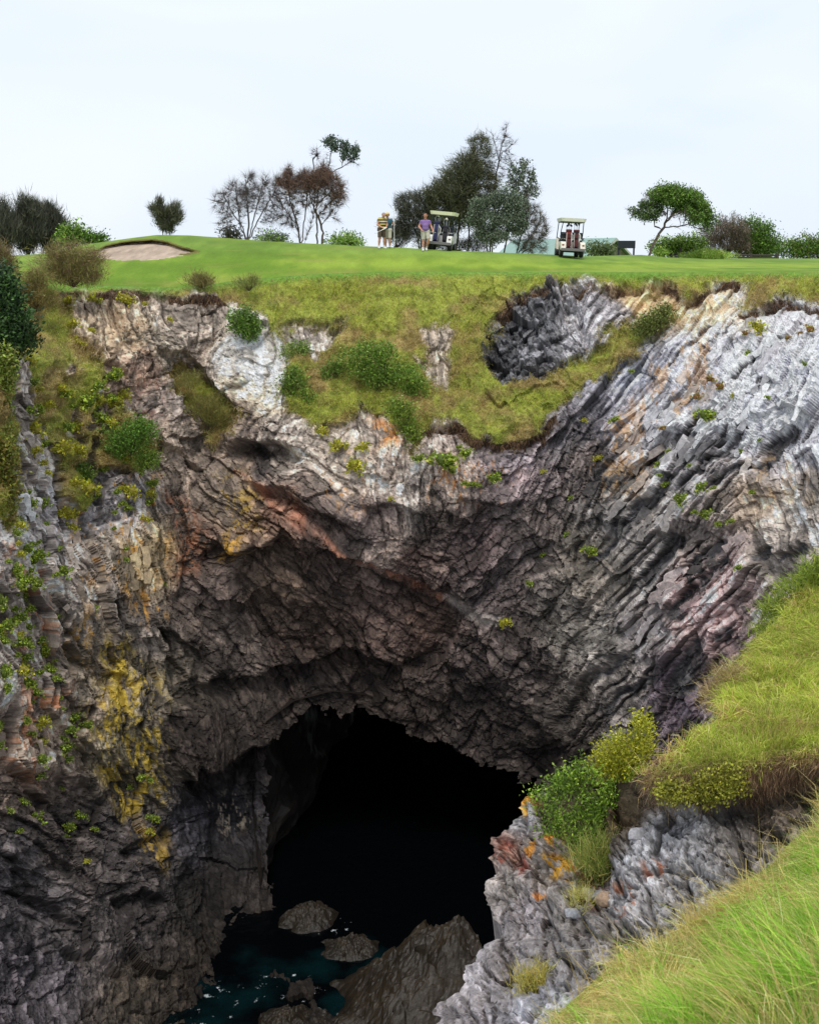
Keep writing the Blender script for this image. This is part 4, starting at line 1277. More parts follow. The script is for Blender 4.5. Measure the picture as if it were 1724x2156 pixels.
def tree(name, label, cat, stems, blobs, Y, seed, n_att=260, step=0.22, reach=2.6, kill=0.33, tip=0.012, bark=(92, 84, 78), twigs=0, twig_len=0.5,
         leaf=None, group=None, droop=0.0, rmax=0.4, att_blobs=None):
    """stems: lines of layout points; blobs: crown lobes; leaf: dict(kind, n, size, width, pal, up, out, spread)"""
    rng = np.random.default_rng(seed)
    st = [at(np.array([p[0] for p in s]), np.array([p[1] for p in s]), Y + np.array([p[2] if len(p) > 2 else 0.0 for p in s])) for s in stems]
    origin = st[0][0].copy()
    att, _ = px_points(att_blobs or blobs, n_att, Y, rng)
    pos, par = colonize(st, att, step, reach, kill, rng, droop=droop)
    rad = limb_radius(par, tip, rmax=rmax)
    parts = [tubes(pos - origin, par, rad, lin(*bark) * 0.8, 3)]
    ends = np.ones(len(pos), bool)
    ends[par[par >= 0]] = False
    thin = np.nonzero((rad < tip * 3.2) & (par >= 0))[0]
    if twigs:
        k = thin[rng.integers(0, len(thin), twigs)]
        d = unit(unit(pos[k] - pos[par[k]]) + 0.55 * rng.normal(size=(twigs, 3)) + np.array([0, 0, 0.25 - droop]))
        c = np.broadcast_to(lin(*bark) * 0.8, (twigs, 3)) * np.exp(rng.normal(0, 0.2, (twigs, 1)))
        parts.append(strokes(pos[k] - origin, d, twig_len * rng.uniform(0.5, 1.2, twigs), tip * 1.2, c, rng=rng))
    root = thing(name, label, cat, origin, group=group)
    v, f, c = merge(parts)
    link('trunk', make_mesh('trunk', v, f, M_BARK, c), root)
    if leaf:
        lp = []
        for lf in (leaf if isinstance(leaf, list) else [leaf]):
            n = lf['n']
            if lf.get('free', 0):
                q, dd = px_points(lf.get('blobs', blobs), n, Y, rng, lf.get('shell', 0.5))
            else:
                sel = thin
                if 'blobs' in lf:
                    bb = np.array([b[:4] for b in lf['blobs']], float)
                    cpx = 862 + pos[sel][:, 0] / pos[sel][:, 1] * (Y * 0 + 1) * F * 1.0
                    zz = (pos[sel][:, 2] - EYE) / pos[sel][:, 1]
                    vv = (zz * CT + ST) / (CT - zz * ST)
                    cpx = 862 + F * pos[sel][:, 0] / (pos[sel][:, 1] / (CT + ST * vv))
                    cpy = 1078 - F * vv
                    ok = np.zeros(len(sel), bool)
                    for b in bb:
                        ok |= ((cpx - b[0]) / (b[2] * 1.15)) ** 2 + ((cpy - b[1]) / (b[3] * 1.15)) ** 2 < 1
                    sel = sel[ok] if ok.any() else sel
                # leaves sit in tufts round some of the twig ends
                k = sel[rng.integers(0, len(sel), n)]
                q = pos[k] + rng.normal(0, lf.get('spread', 0.12), (n, 3))
                dd = unit(pos[k] - pos[par[k]])
            cols = pick(lf['pal'], n, rng, lf.get('var', 0.22), 1.15)
            if lf['kind'] == 'needle':
                d = unit(dd * lf.get('out', 0.6) + np.array([0, 0, lf.get('up', 0.4)]) + 0.45 * rng.normal(size=(n, 3)))
                lp.append(strokes(q - origin, d, lf['size'] * rng.uniform(0.5, 1.2, n), lf['width'], cols, rng=rng))
            else:
                lp.append(diamonds(q - origin, lf['size'], cols, rng, aspect=lf.get('width', 0.5)))
        v, f, c = merge(lp)
        link('crown', make_mesh('crown', v, f, M_LEAF, c), root)
    return root


def bush(name, label, blobs, Y, seed, n, size, pal, cat='shrub', kind='leaf', group=None, stems=5, up=0.5, width=0.5, shell=0.35, flat=1.0, var=0.25, k=1.25):
    rng = np.random.default_rng(seed)
    B = np.array([b[:4] for b in blobs], float)
    bx = np.average(B[:, 0], weights=B[:, 2])
    by = (B[:, 1] + B[:, 3]).max()
    origin = at(bx, by, Y)
    root = thing(name, label, cat, origin, group=group)
    # leaves gather round a few hundred sprig tips so that the outline stays uneven
    ns = max(30, n // 14)
    tips, dd = px_points(blobs, ns, Y, rng, shell)
    kx = rng.integers(0, ns, n)
    sp = size * (1.3 if kind == 'leaf' else 0.8)
    q = tips[kx] + rng.normal(0, sp, (n, 3))
    tint = np.exp(rng.normal(0, 0.22, (ns, 1)))[kx]
    cols = np.clip(pick(pal, n, rng, var, k) * tint, 0.003, 0.7)
    if kind == 'needle':
        d = unit(dd[kx] * 0.7 + np.array([0, 0, up]) + 0.4 * rng.normal(size=(n, 3)))
        v, f, c = strokes(q - origin, d, size * 2.2 * rng.uniform(0.5, 1.3, n), width, cols, rng=rng)
    else:
        v, f, c = diamonds(q - origin, size, cols, rng, axis=dd[kx] + np.array([0, 0, up]), aspect=width)
    st = []
    P, par = [origin.copy()], [-1]
    for i in rng.choice(ns, min(ns, stems * 6), replace=False):
        j = 0
        m = origin + (tips[i] - origin) * 0.5 + rng.normal(0, 0.1, 3) * size * 3
        P.append(m)
        par.append(0)
        P.append(tips[i])
        par.append(len(P) - 2)
    P, par = np.array(P), np.array(par)
    r = limb_radius(par, size * 0.05, rmax=size * 0.6)
    tv, tf_, tc_ = tubes(P - origin, par, r, lin(84, 72, 60) * 0.8)
    link('stem', make_mesh('stem', tv, tf_, M_BARK, tc_), root)
    link('foliage', make_mesh('foliage', v, f, M_LEAF, c), root)
    return root


def crest(px, back=1.0, dy=1.5):
    return interp(px, D_CREST) + back


CAS = [(86, 88, 76), (72, 74, 62), (102, 100, 82), (64, 66, 58)]           # she-oak needles, grey green
CASO = [(88, 90, 58), (76, 79, 50), (66, 70, 48), (100, 102, 66)]
BROWN = [(120, 92, 78), (106, 82, 70), (132, 104, 86), (92, 74, 66)]
BANK = [(92, 104, 84), (110, 122, 100), (76, 88, 70), (124, 132, 112)]
GREEN = [(84, 112, 44), (100, 128, 48), (70, 96, 38), (60, 84, 34)]
LIME = [(120, 150, 60), (136, 160, 72), (104, 136, 52)]

# left she-oak grove
for i, (x, lab, lobes) in enumerate((
        (18, 'dark grey-green she-oak at the left edge of the picture', [(-30, 480, 34, 46), (10, 485, 32, 45), (2, 455, 18, 30)]),
        (62, 'tallest dark she-oak in the middle of the left grove', [(50, 478, 28, 48), (72, 482, 26, 46), (58, 446, 16, 22), (76, 448, 14, 22)]),
        (108, 'right she-oak of the left grove beside the bright green bush', [(104, 484, 26, 44), (120, 494, 16, 34), (100, 452, 14, 24), (122, 468, 10, 22)]))):
    tree('she_oak_tree', lab, 'tree', [[(x, 540), (x + 1, 510), (x - 3, 470)], [(x - 3, 540), (x - 9, 500), (x - 14, 470)]], lobes, 68 + i, 900 + i, n_att=220,
         leaf=[dict(kind='needle', n=9000, size=0.55, width=0.028, pal=CAS, up=0.9, out=0.4, spread=0.2), dict(kind='needle', n=3500, size=0.6, width=0.03, pal=CAS, up=1.2, out=0.3, free=1, shell=0.2)], group='she-oaks of the left grove')
bush('shrub', 'bright green rounded bush right of the left grove', [(158, 492, 24, 22), (142, 500, 18, 20)], 68, 910, 2600, 0.16, LIME + GREEN)
bush('shrub', 'low dark green bush where the mound begins', [(196, 502, 22, 9), (215, 504, 9, 5)], 68, 911, 1400, 0.14, GREEN)
tree('she_oak_tree', 'small lone two-lobed tree on top of the mound above the bunker', 'tree', [[(343, 497), (342, 480), (338, 455)], [(356, 497), (358, 478), (364, 455)]],
     [(336, 446, 15, 22), (362, 455, 20, 26), (350, 462, 20, 22)], 66.5, 920, n_att=240, leaf=dict(kind='needle', n=6000, size=0.4, width=0.026, pal=CAS + CASO, up=0.55, out=0.7, spread=0.12))
# bare tree
tree('bare_tree', 'leafless grey tree with fan of thin branches', 'tree',
     [[(520, 508), (512, 480), (486, 440), (470, 410)], [(521, 508), (524, 470), (520, 425), (518, 390)], [(523, 508), (540, 470), (562, 430), (580, 400)], [(519, 508), (505, 470), (500, 430), (497, 395)], [(522, 508), (532, 470), (545, 420), (552, 388)]],
     [(490, 425, 32, 48), (525, 412, 34, 42), (562, 418, 30, 46), (475, 455, 15, 28), (580, 440, 14, 30)], 65, 930, n_att=620, step=0.16, reach=1.5, kill=0.2, tip=0.009, bark=(116, 108, 108), twigs=9000, twig_len=0.6)
bush('shrub', 'dry grey shrub at the foot of the leafless tree', [(480, 492, 12, 13), (498, 496, 10, 9)], 65.6, 931, 900, 0.13, [(96, 92, 80), (84, 82, 70)])
tree('dying_tree', 'browned tree with drooping dead foliage left of the curved trunk', 'tree',
     [[(632, 514), (628, 480), (612, 430), (606, 390)], [(636, 514), (640, 470), (648, 420), (640, 380)], [(634, 514), (622, 470), (600, 440)]],
     [(610, 380, 26, 24), (640, 378, 22, 20), (620, 420, 32, 34), (610, 460, 26, 24)], 64.5, 940, n_att=420, step=0.18, reach=1.8, kill=0.24, tip=0.010, bark=(108, 94, 88), twigs=6000, twig_len=0.5,
     leaf=dict(kind='needle', n=3000, size=0.42, width=0.02, pal=BROWN, up=-0.35, out=0.5, spread=0.10, blobs=[(610, 374, 26, 20), (642, 374, 20, 18)]))
tree('dying_tree', 'tree with curved bare trunk and brown dead crown', 'tree',
     [[(678, 520), (680, 490), (670, 458), (660, 435), (664, 400)], [(660, 435), (690, 410), (705, 385)], [(662, 440), (648, 400), (650, 375)], [(668, 456), (690, 430), (716, 410)], [(676, 470), (694, 456), (708, 462)], [(640, 514), (652, 480), (660, 452)]],
     [(680, 374, 32, 26), (655, 385, 20, 22), (712, 405, 18, 26), (680, 420, 34, 34), (706, 452, 6, 12)], 64, 950, n_att=480, step=0.18, reach=1.8, kill=0.24, tip=0.011, bark=(110, 96, 86), twigs=6000, twig_len=0.5,
     leaf=dict(kind='needle', n=4200, size=0.42, width=0.02, pal=BROWN, up=-0.35, out=0.5, spread=0.12, blobs=[(682, 370, 32, 22), (656, 380, 16, 18), (716, 405, 14, 22)]))
tree('leafy_tree', 'tall thin tree with two leafy tufts rising above the brown crowns', 'tree',
     [[(668, 515, 1), (666, 440, 1), (672, 390, 1), (690, 366), (720, 352), (744, 335)], [(690, 366), (694, 340), (698, 312)], [(668, 400, 1), (660, 360), (660, 335), (668, 318)], [(718, 352), (724, 330), (730, 312)]],
     [(698, 298, 14, 12), (714, 310, 12, 14), (728, 306, 10, 12), (746, 318, 13, 14), (728, 332, 14, 12), (744, 342, 12, 8), (662, 325, 12, 16), (690, 330, 10, 14)], 66, 955, n_att=420, step=0.16, reach=1.8, kill=0.22, tip=0.010, bark=(96, 90, 88), twigs=900, twig_len=0.4,
     leaf=dict(kind='leaf', n=1500, size=0.15, width=0.5, pal=[(84, 100, 84), (70, 86, 68), (104, 116, 100)], spread=0.10, blobs=[(702, 300, 20, 15), (740, 314, 20, 20)]))
bush('shrub', 'low green bush between the leafless and the browned tree', [(566, 502, 26, 8), (590, 504, 14, 7)], 65, 961, 1500, 0.13, LIME + BANK)
bush('shrub', 'light green sprawling bush right of the curved trunk', [(712, 508, 22, 10), (738, 506, 16, 11), (758, 513, 12, 5)], 64.5, 962, 1700, 0.14, LIME + [(150, 176, 110)], shell=0.6)

# central grove
tree('she_oak_tree', 'left she-oak of the central grove behind the purple-shirted golfer', 'tree', [[(885, 532), (880, 500), (868, 460)], [(884, 532), (890, 490), (896, 450)]],
     [(862, 430, 28, 28), (892, 440, 26, 36), (850, 468, 20, 26), (880, 480, 28, 26)], 67, 970, n_att=330, leaf=[dict(kind='needle', n=7500, size=0.42, width=0.026, pal=CAS, up=0.15, out=0.6, spread=0.14)], twigs=900)
tree('she_oak_tree', 'largest sloping dark she-oak in the central grove', 'tree', [[(955, 534), (950, 480), (940, 430)], [(960, 534), (966, 480), (980, 400), (985, 350)], [(950, 534), (930, 480), (912, 450)]],
     [(925, 410, 28, 30), (960, 385, 34, 40), (990, 360, 28, 34), (960, 430, 40, 34), (930, 470, 36, 40), (985, 430, 34, 50)], 66.5, 971, n_att=520, leaf=[dict(kind='needle', n=15000, size=0.45, width=0.028, pal=CASO + CAS[:2], up=0.35, out=0.6, spread=0.17), dict(kind='needle', n=5000, size=0.5, width=0.03, pal=CASO, up=0.5, out=0.5, free=1, shell=0.1)], twigs=900)
tree('she_oak_tree', 'slender she-oak with brush-like top standing highest in the grove', 'tree', [[(985, 534), (988, 440), (985, 380), (990, 340), (1000, 310)], [(988, 370), (1000, 340), (1016, 300)], [(986, 380), (975, 350), (972, 330)]],
     [(1012, 292, 18, 12), (992, 305, 15, 14), (1022, 318, 14, 18), (985, 335, 14, 14), (1010, 350, 20, 22), (1035, 380, 22, 40)], 67, 972, n_att=300, leaf=dict(kind='needle', n=5000, size=0.4, width=0.026, pal=CASO, up=0.1, out=0.5, spread=0.12), twigs=1300)
tree('bare_tree', 'thin leafless tree poking out of the top of the central grove', 'tree', [[(1036, 534), (1040, 440), (1044, 370), (1056, 310), (1068, 262)], [(1046, 360), (1058, 320), (1082, 300)], [(1050, 340), (1042, 300), (1036, 280)]],
     [(1062, 300, 20, 38), (1050, 350, 24, 36), (1070, 330, 18, 26)], 67.5, 973, n_att=260, step=0.16, reach=1.6, kill=0.22, tip=0.010, bark=(104, 94, 92), twigs=1600, twig_len=0.45)
tree('banksia_tree', 'grey-green broad-leaved tree at the front of the central grove', 'tree', [[(1030, 536), (1034, 500), (1044, 460)], [(1028, 536), (1020, 490), (1010, 450)]],
     [(1015, 430, 26, 20), (1045, 422, 24, 18), (1072, 414, 22, 20), (1000, 462, 20, 22), (1030, 462, 30, 24), (1066, 452, 28, 24), (1094, 436, 20, 26), (1012, 494, 22, 16), (1046, 492, 30, 20), (1082, 480, 24, 22), (1100, 462, 14, 20)], 65, 974, n_att=420, leaf=[dict(kind='leaf', n=15000, size=0.12, width=0.45, pal=BANK, spread=0.16), dict(kind='leaf', n=4500, size=0.12, width=0.45, pal=BANK, free=1, shell=0.2)], bark=(78, 72, 68))
tree('sparse_tree', 'sparse-leaved tree rising right of the central grove', 'tree', [[(1060, 536), (1072, 470), (1085, 410), (1100, 360)], [(1080, 430), (1104, 400), (1120, 380)]],
     [(1098, 358, 26, 26), (1112, 398, 24, 28), (1085, 380, 20, 30)], 66, 975, n_att=260, step=0.18, leaf=dict(kind='leaf', n=1500, size=0.16, width=0.5, pal=BANK, spread=0.12), twigs=900)
tree('she_oak_tree', 'wispy fine-twigged tree at the right end of the grove', 'tree', [[(1086, 538), (1096, 500), (1112, 460)], [(1088, 538), (1108, 510), (1130, 480)], [(1090, 538), (1118, 520), (1140, 500)]],
     [(1110, 450, 30, 40), (1128, 478, 26, 44), (1118, 510, 34, 24)], 65.5, 976, n_att=420, step=0.16, reach=1.6, kill=0.24, tip=0.009, bark=(112, 104, 96), twigs=4200, twig_len=0.5, leaf=dict(kind='needle', n=2600, size=0.45, width=0.016, pal=CAS + [(120, 112, 96)], up=0.3, out=0.9, spread=0.08))
bush('shrub', 'dark shrub behind the golfers left of the grove', [(826, 488, 20, 18), (846, 498, 16, 24)], 67, 977, 2400, 0.13, CAS, kind='needle', width=0.022)
bush('shrub', 'low dark undergrowth beneath the central grove', [(905, 512, 30, 16), (960, 514, 34, 16), (1000, 512, 26, 18)], 67, 978, 3400, 0.13, CAS + CASO, kind='needle', width=0.024)
# wind-bent tree on the right
tree('windswept_tree', 'wind-bent tree with thick leaning trunk and flat green crown', 'tree',
     [[(1366, 541), (1372, 522), (1384, 500), (1394, 484), (1402, 470)], [(1394, 486), (1378, 474), (1374, 455), (1384, 440)], [(1402, 470), (1414, 455), (1424, 440)], [(1400, 476), (1424, 478), (1448, 472), (1470, 482), (1490, 478)], [(1402, 470), (1406, 440), (1400, 420)], [(1420, 445), (1450, 440), (1480, 450)]],
     [(1420, 412, 48, 20), (1385, 425, 26, 22), (1362, 444, 32, 22), (1450, 425, 36, 24), (1476, 446, 26, 26), (1490, 466, 16, 18), (1405, 402, 30, 10), (1430, 448, 56, 20)], 70, 980, n_att=760, step=0.2, reach=2.4, kill=0.26, tip=0.013, bark=(112, 100, 92), twigs=4200, twig_len=0.4, rmax=0.42,
     leaf=[dict(kind='leaf', n=12000, size=0.13, width=0.5, pal=GREEN + LIME[2:], spread=0.17, blobs=[(1420, 408, 46, 17), (1450, 420, 36, 22), (1476, 444, 24, 24), (1492, 462, 14, 16), (1405, 400, 30, 8)]), dict(kind='leaf', n=9000, size=0.13, width=0.5, pal=GREEN + LIME, free=1, shell=0.1, blobs=[(1422, 408, 46, 15), (1452, 420, 34, 18), (1476, 442, 22, 20), (1408, 400, 30, 7)]), dict(kind='leaf', n=4000, size=0.12, width=0.5, pal=BANK + GREEN, spread=0.12, blobs=[(1360, 442, 30, 18)])])
bush('shrub', 'green hedge-like bush below the wind-bent tree', [(1400, 520, 26, 17), (1432, 518, 28, 18), (1462, 516, 22, 20)], 73.5, 990, 7500, 0.13, LIME[:2] + GREEN)
bush('shrub', 'small yellow-green bush at the foot of the leaning trunk', [(1384, 532, 14, 6), (1398, 534, 8, 5)], 69.5, 991, 700, 0.13, LIME)
bush('shrub', 'brown dry domed bush beside the wind-bent tree', [(1520, 490, 34, 34), (1552, 484, 32, 30), (1500, 512, 28, 24), (1556, 512, 30, 26)], 75, 992, 9000, 0.15, [(96, 84, 74), (82, 74, 64), (104, 92, 72)], kind='needle', width=0.026, up=-0.2)
bush('shrub', 'tall rounded green bush behind the brown bush', [(1590, 486, 36, 32), (1612, 512, 32, 30), (1575, 520, 30, 22), (1600, 530, 40, 14)], 76, 993, 10000, 0.14, GREEN)
bush('shrub', 'green hedge running to the right edge of the picture', [(1660, 522, 28, 20), (1700, 520, 30, 24), (1740, 516, 30, 26), (1790, 518, 40, 24)], 78, 994, 11000, 0.14, GREEN + LIME[2:] + [(112, 112, 64)])
bush('shrub', 'round shrub in front of the clubhouse gable', [(1256, 526, 22, 11), (1276, 527, 16, 10)], 74, 995, 2200, 0.15, [(108, 122, 84), (96, 110, 70), (84, 96, 60)])
bush('grass_tussock', 'low bright green grass hummock at the far edge of the turf', [(1494, 540, 46, 9), (1494, 536, 30, 8)], 71, 996, 5000, 0.12, LIME + [(150, 160, 80)], kind='needle', width=0.03, cat='grass')

# bushes of the cliff top and cliff
bush('shrub', 'big green and brown heath bush on the cliff edge left of the bunker', [(120, 548, 36, 36), (160, 545, 44, 36), (195, 560, 32, 32), (130, 580, 40, 24), (180, 585, 40, 18)], 47.5, 1001, 9000, 0.16, [(116, 116, 58), (130, 124, 66), (98, 98, 50), (128, 104, 78), (108, 88, 72)], kind='needle', width=0.016)
bush('shrub', 'brown-tipped heath bush at the far left cliff edge', [(4, 545, 16, 36), (20, 575, 14, 30), (-20, 560, 24, 40)], 42, 1002, 4200, 0.14, [(112, 104, 58), (96, 92, 50), (118, 92, 70)], kind='needle', width=0.016)
bush('shrub', 'dark green dense bush hanging at the left edge of the cliff', [(20, 640, 30, 50), (40, 700, 34, 50), (10, 720, 34, 50), (5, 600, 22, 40)], 39.5, 1003, 9000, 0.14, [(52, 78, 36), (64, 92, 40), (44, 66, 36), (40, 56, 36)])
bush('shrub', 'light green bush below the dark bush at the left edge', [(4, 800, 16, 50), (-6, 870, 20, 50), (14, 770, 14, 30)], 38.2, 1004, 4200, 0.12, [(110, 126, 50), (96, 112, 46), (124, 124, 56)])
bush('shrub', 'yellow-green scrub low on the left edge of the cliff', [(8, 960, 22, 50), (14, 1030, 22, 46), (0, 1080, 24, 30)], 37.2, 1005, 4200, 0.12, [(112, 116, 46), (92, 100, 42), (120, 104, 50)])
bush('shrub', 'tan dry bush under the big heath bush', [(75, 590, 30, 26), (60, 620, 22, 24), (95, 630, 26, 26)], 45.5, 1006, 4200, 0.13, [(128, 112, 68), (112, 98, 60), (100, 100, 52)], kind='needle', width=0.015)
bush('shrub', 'small brown-green heath tuft on the left rim of turf', [(418, 588, 30, 14), (430, 596, 18, 10)], 50, 1007, 1700, 0.12, [(108, 106, 60), (120, 108, 66)], kind='needle', width=0.016, up=0.9)
bush('shrub', 'thin upright heath tuft right of the left rim', [(520, 598, 24, 14), (535, 590, 10, 10)], 50.5, 1008, 900, 0.12, [(104, 112, 58), (120, 118, 62)], kind='needle', width=0.014, up=1.0)
bush('shrub', 'dark green bush at the left corner of the grassed bowl', [(514, 676, 24, 28), (530, 690, 16, 20)], 48.2, 1009, 3400, 0.11, [(84, 112, 42), (70, 98, 36), (100, 124, 50)])
bush('shrub', 'wide green creeper mat in the middle of the grassed bowl', [(760, 755, 40, 30), (800, 780, 48, 34), (850, 800, 46, 34), (800, 740, 40, 22), (880, 820, 26, 20)], 47.3, 1010, 9000, 0.10, [(92, 124, 44), (108, 136, 52), (76, 104, 38), (116, 128, 56)], flat=0.5)
bush('shrub', 'green bush on the left slope of the grassed bowl', [(610, 815, 24, 26), (645, 840, 26, 22), (620, 790, 16, 18)], 46.9, 1011, 3800, 0.10, [(88, 118, 44), (100, 128, 50), (112, 120, 56)])
bush('shrub', 'pale green bush under the small bare scar', [(615, 745, 24, 18), (635, 735, 16, 12)], 48.2, 1012, 2200, 0.09, [(104, 128, 60), (116, 134, 66)])
bush('shrub', 'green creeper between the two bowl bushes', [(705, 772, 18, 20), (690, 790, 14, 16)], 47.6, 1013, 1600, 0.09, [(88, 118, 44), (104, 124, 52)])
bush('shrub', 'green creeper tongue hanging down over the middle of the cliff', [(850, 870, 24, 34), (866, 910, 26, 26), (862, 950, 22, 26), (830, 850, 16, 18)], 45.2, 1014, 4400, 0.09, [(108, 130, 48), (122, 138, 52), (92, 114, 42)])
bush('shrub', 'dark creeper on the grassed ramp below the right rim', [(1355, 690, 20, 16), (1378, 672, 26, 18), (1398, 656, 18, 12)], 46.2, 1015, 3000, 0.10, [(92, 104, 48), (80, 92, 42), (110, 112, 60)])
bush('shrub', 'broad green creeper on the left wall beside the grey gully', [(275, 915, 46, 30), (300, 905, 34, 26), (255, 935, 30, 22)], 44.2, 1016, 5200, 0.09, [(84, 116, 42), (98, 128, 48), (72, 100, 38)])
bush('shrub', 'green creeper just below the broad one by the grey gully', [(318, 965, 18, 20), (300, 975, 12, 12)], 44.2, 1017, 1500, 0.09, [(92, 118, 44), (110, 128, 50)])
bush('shrub', 'dark green creeper patch left of the grey gully', [(155, 985, 28, 18), (175, 995, 20, 16)], 43.2, 1018, 1900, 0.09, [(72, 98, 38), (96, 116, 44)])
bush('shrub', 'low green-brown bush on the narrow ledge left of the bowl', [(440, 850, 34, 30), (465, 885, 30, 30), (400, 800, 26, 20)], 47.2, 1019, 4200, 0.11, [(112, 112, 54), (124, 112, 62), (96, 100, 48)], kind='needle', width=0.014)

# succulent clumps on the rock, a few shared shapes
def clump_mesh(seed, pal):
    rng = np.random.default_rng(seed)
    ns, per = 26, 9
    d = rand_dir(ns, rng)
    d[:, 1] = -np.abs(d[:, 1]) * 0.8
    lobes = d * rng.uniform(0.2, 0.9, (ns, 1)) * np.array([1.15, 0.5, 0.75])
    k = np.repeat(np.arange(ns), per)
    q = lobes[k] + rng.normal(0, 0.11, (ns * per, 3))
    c = pick(pal, ns * per, rng, 0.3, 1.8) * np.exp(rng.normal(0, 0.2, (ns, 1)))[k]
    v, f, c = diamonds(q, 0.26, c, rng, axis=unit(d[k]) + np.array([0, -0.4, 0.4]), aspect=0.62)
    th, ph = np.meshgrid(np.linspace(0.05, math.pi - 0.05, 7), np.linspace(0, 2 * math.pi, 11))
    core = np.stack([np.sin(th) * np.cos(ph), np.sin(th) * np.sin(ph) * 0.55, np.cos(th) * 0.8], -1).reshape(-1, 3) * 0.5
    core *= (1 + 0.25 * fbm(core[:, 0] * 3, core[:, 2] * 3, 0, seed, 2))[:, None]
    v, f, c = merge([(v, f, c), (core, [grid_faces(11, 7)], np.broadcast_to(lin(*pal[2]) * 0.9, core.shape))])
    return make_mesh('clump', v, f, M_LEAF, c)


PALS = {'g': [(108, 126, 46), (124, 138, 52), (92, 110, 40), (138, 140, 58)], 'y': [(146, 142, 42), (132, 134, 44), (156, 146, 56), (116, 122, 40)], 'b': [(128, 112, 60), (116, 104, 50), (136, 92, 60), (110, 116, 50)]}
CLUMPS = {c: [clump_mesh(1100 + 10 * i + j, p) for j in range(4)] for i, (c, p) in enumerate(PALS.items())}
PL = []


def plants(zone, ax, bx, ay, by, items):
    for it in items:
        PL.append((zone, ax + bx * it[0], ay + by * it[1], bx * it[2], it[3] if len(it) > 3 else 'g'))


plants('on the upper left wall', 0, .2145, 581, .2145, [(950, 1080, 70), (1100, 980, 80), (880, 1230, 80), (960, 1290, 70), (700, 1150, 40, 'y'), (1150, 1240, 70, 'y'), (1040, 1400, 70), (800, 1480, 70, 'y'), (600, 1680, 80, 'y'), (750, 1700, 60, 'y'), (1390, 1770, 40), (1400, 1900, 40, 'y'),
       (1180, 1750, 60), (1050, 1880, 60), (380, 1100, 50, 'y'), (330, 1040, 60), (330, 1320, 60), (430, 1300, 60), (400, 1500, 80, 'y'), (440, 1830, 40, 'y'), (280, 850, 60, 'y'), (700, 480, 60, 'y'), (740, 590, 25, 'y'), (790, 660, 35, 'y'), (900, 540, 30, 'y'), (650, 250, 60, 'y'), (920, 240, 60, 'y'),
       (1240, 230, 60, 'y'), (1410, 240, 30, 'y'), (1660, 450, 30, 'y')])
plants('on the left wall', 0, .2145, 1003.6, .2145, [(320, 150, 50), (330, 250, 60), (480, 240, 50), (360, 380, 30), (540, 600, 40), (400, 640, 30), (315, 660, 20), (690, 60, 60, 'y'), (820, 120, 100, 'y'), (870, 220, 60), (700, 340, 70, 'y'), (860, 300, 40), (960, 100, 60, 'y'), (1180, 110, 40, 'y'), (1290, 150, 70, 'y'), (1195, 260, 40),
       (1280, 300, 40), (1130, 350, 20), (1500, 60, 40), (1480, 160, 50, 'y'), (1490, 240, 40), (770, 480, 50, 'y'), (500, 470, 40), (120, 480, 60, 'y'), (190, 440, 60), (15, 410, 25, 'y'), (100, 660, 30, 'y'), (130, 760, 40, 'y'), (15, 840, 30), (110, 900, 60), (270, 920, 50), (460, 970, 35), (150, 1030, 70), (270, 1020, 60),
       (350, 1060, 60), (340, 1160, 50), (200, 1160, 25), (40, 1210, 60), (190, 1290, 50), (360, 1290, 50), (60, 1290, 40), (240, 1380, 70), (340, 1480, 50), (30, 1500, 60), (590, 1380, 30), (900, 1300, 50), (480, 1610, 45), (490, 1700, 50), (200, 1630, 70), (310, 1660, 50), (300, 1780, 60), (170, 1750, 40), (510, 1900, 60),
       (200, 1900, 80, 'y'), (40, 1880, 60), (570, 1810, 25), (1245, 710, 25), (1230, 820, 20), (1660, 1070, 20), (1120, 500, 15)])
plants('low on the left wall', 0, .4853, 1109, .4853, [(330, 830, 35), (380, 865, 25), (300, 880, 25), (285, 920, 20), (295, 965, 30), (310, 1010, 20), (240, 790, 12), (235, 740, 14), (225, 660, 18), (215, 550, 18), (190, 1080, 22), (325, 1140, 12), (120, 1195, 20), (30, 1230, 18), (180, 1265, 35), (75, 1320, 18), (375, 1250, 25),
       (330, 1300, 22), (315, 1340, 14), (410, 1315, 15), (600, 1080, 20), (630, 1095, 14), (572, 1130, 14), (650, 1270, 28), (640, 1330, 18, 'y'), (375, 1450, 18, 'y'), (400, 350, 22), (100, 840, 25)])
plants('on the pale right wall', 1320.5, .2341, 581, .2341, [(745, 935, 40, 'b'), (840, 1000, 40, 'b'), (610, 1080, 40, 'b'), (690, 1240, 75), (1060, 655, 20), (1060, 510, 30, 'b'), (1170, 450, 60, 'y'), (355, 1400, 30, 'b'), (350, 1570, 30), (325, 1625, 30), (260, 1690, 35), (280, 1790, 20), (310, 1860, 30), (990, 1565, 25),
       (670, 1910, 50), (760, 1910, 30), (1105, 1950, 20), (480, 2010, 60), (1640, 490, 45, 'b'), (1540, 505, 20, 'b'), (1420, 540, 25, 'b'), (1630, 840, 25), (1180, 1470, 15), (1280, 1110, 15), (960, 1095, 22, 'y'), (30, 860, 15), (540, 1700, 20)])
plants('on the lower right wall', 1056.4, .3873, 528.2, .3873, [(620, 930, 25), (440, 915, 15, 'y'), (525, 1125, 18, 'y'), (365, 1340, 15), (460, 1630, 35), (225, 1660, 15), (140, 1810, 20), (340, 1540, 12), (1260, 1470, 20), (1175, 1490, 18), (1100, 1430, 35), (1045, 1420, 18), (1330, 1730, 20), (215, 1200, 15, 'y'), (975, 1365, 40), (1350, 1310, 12)])
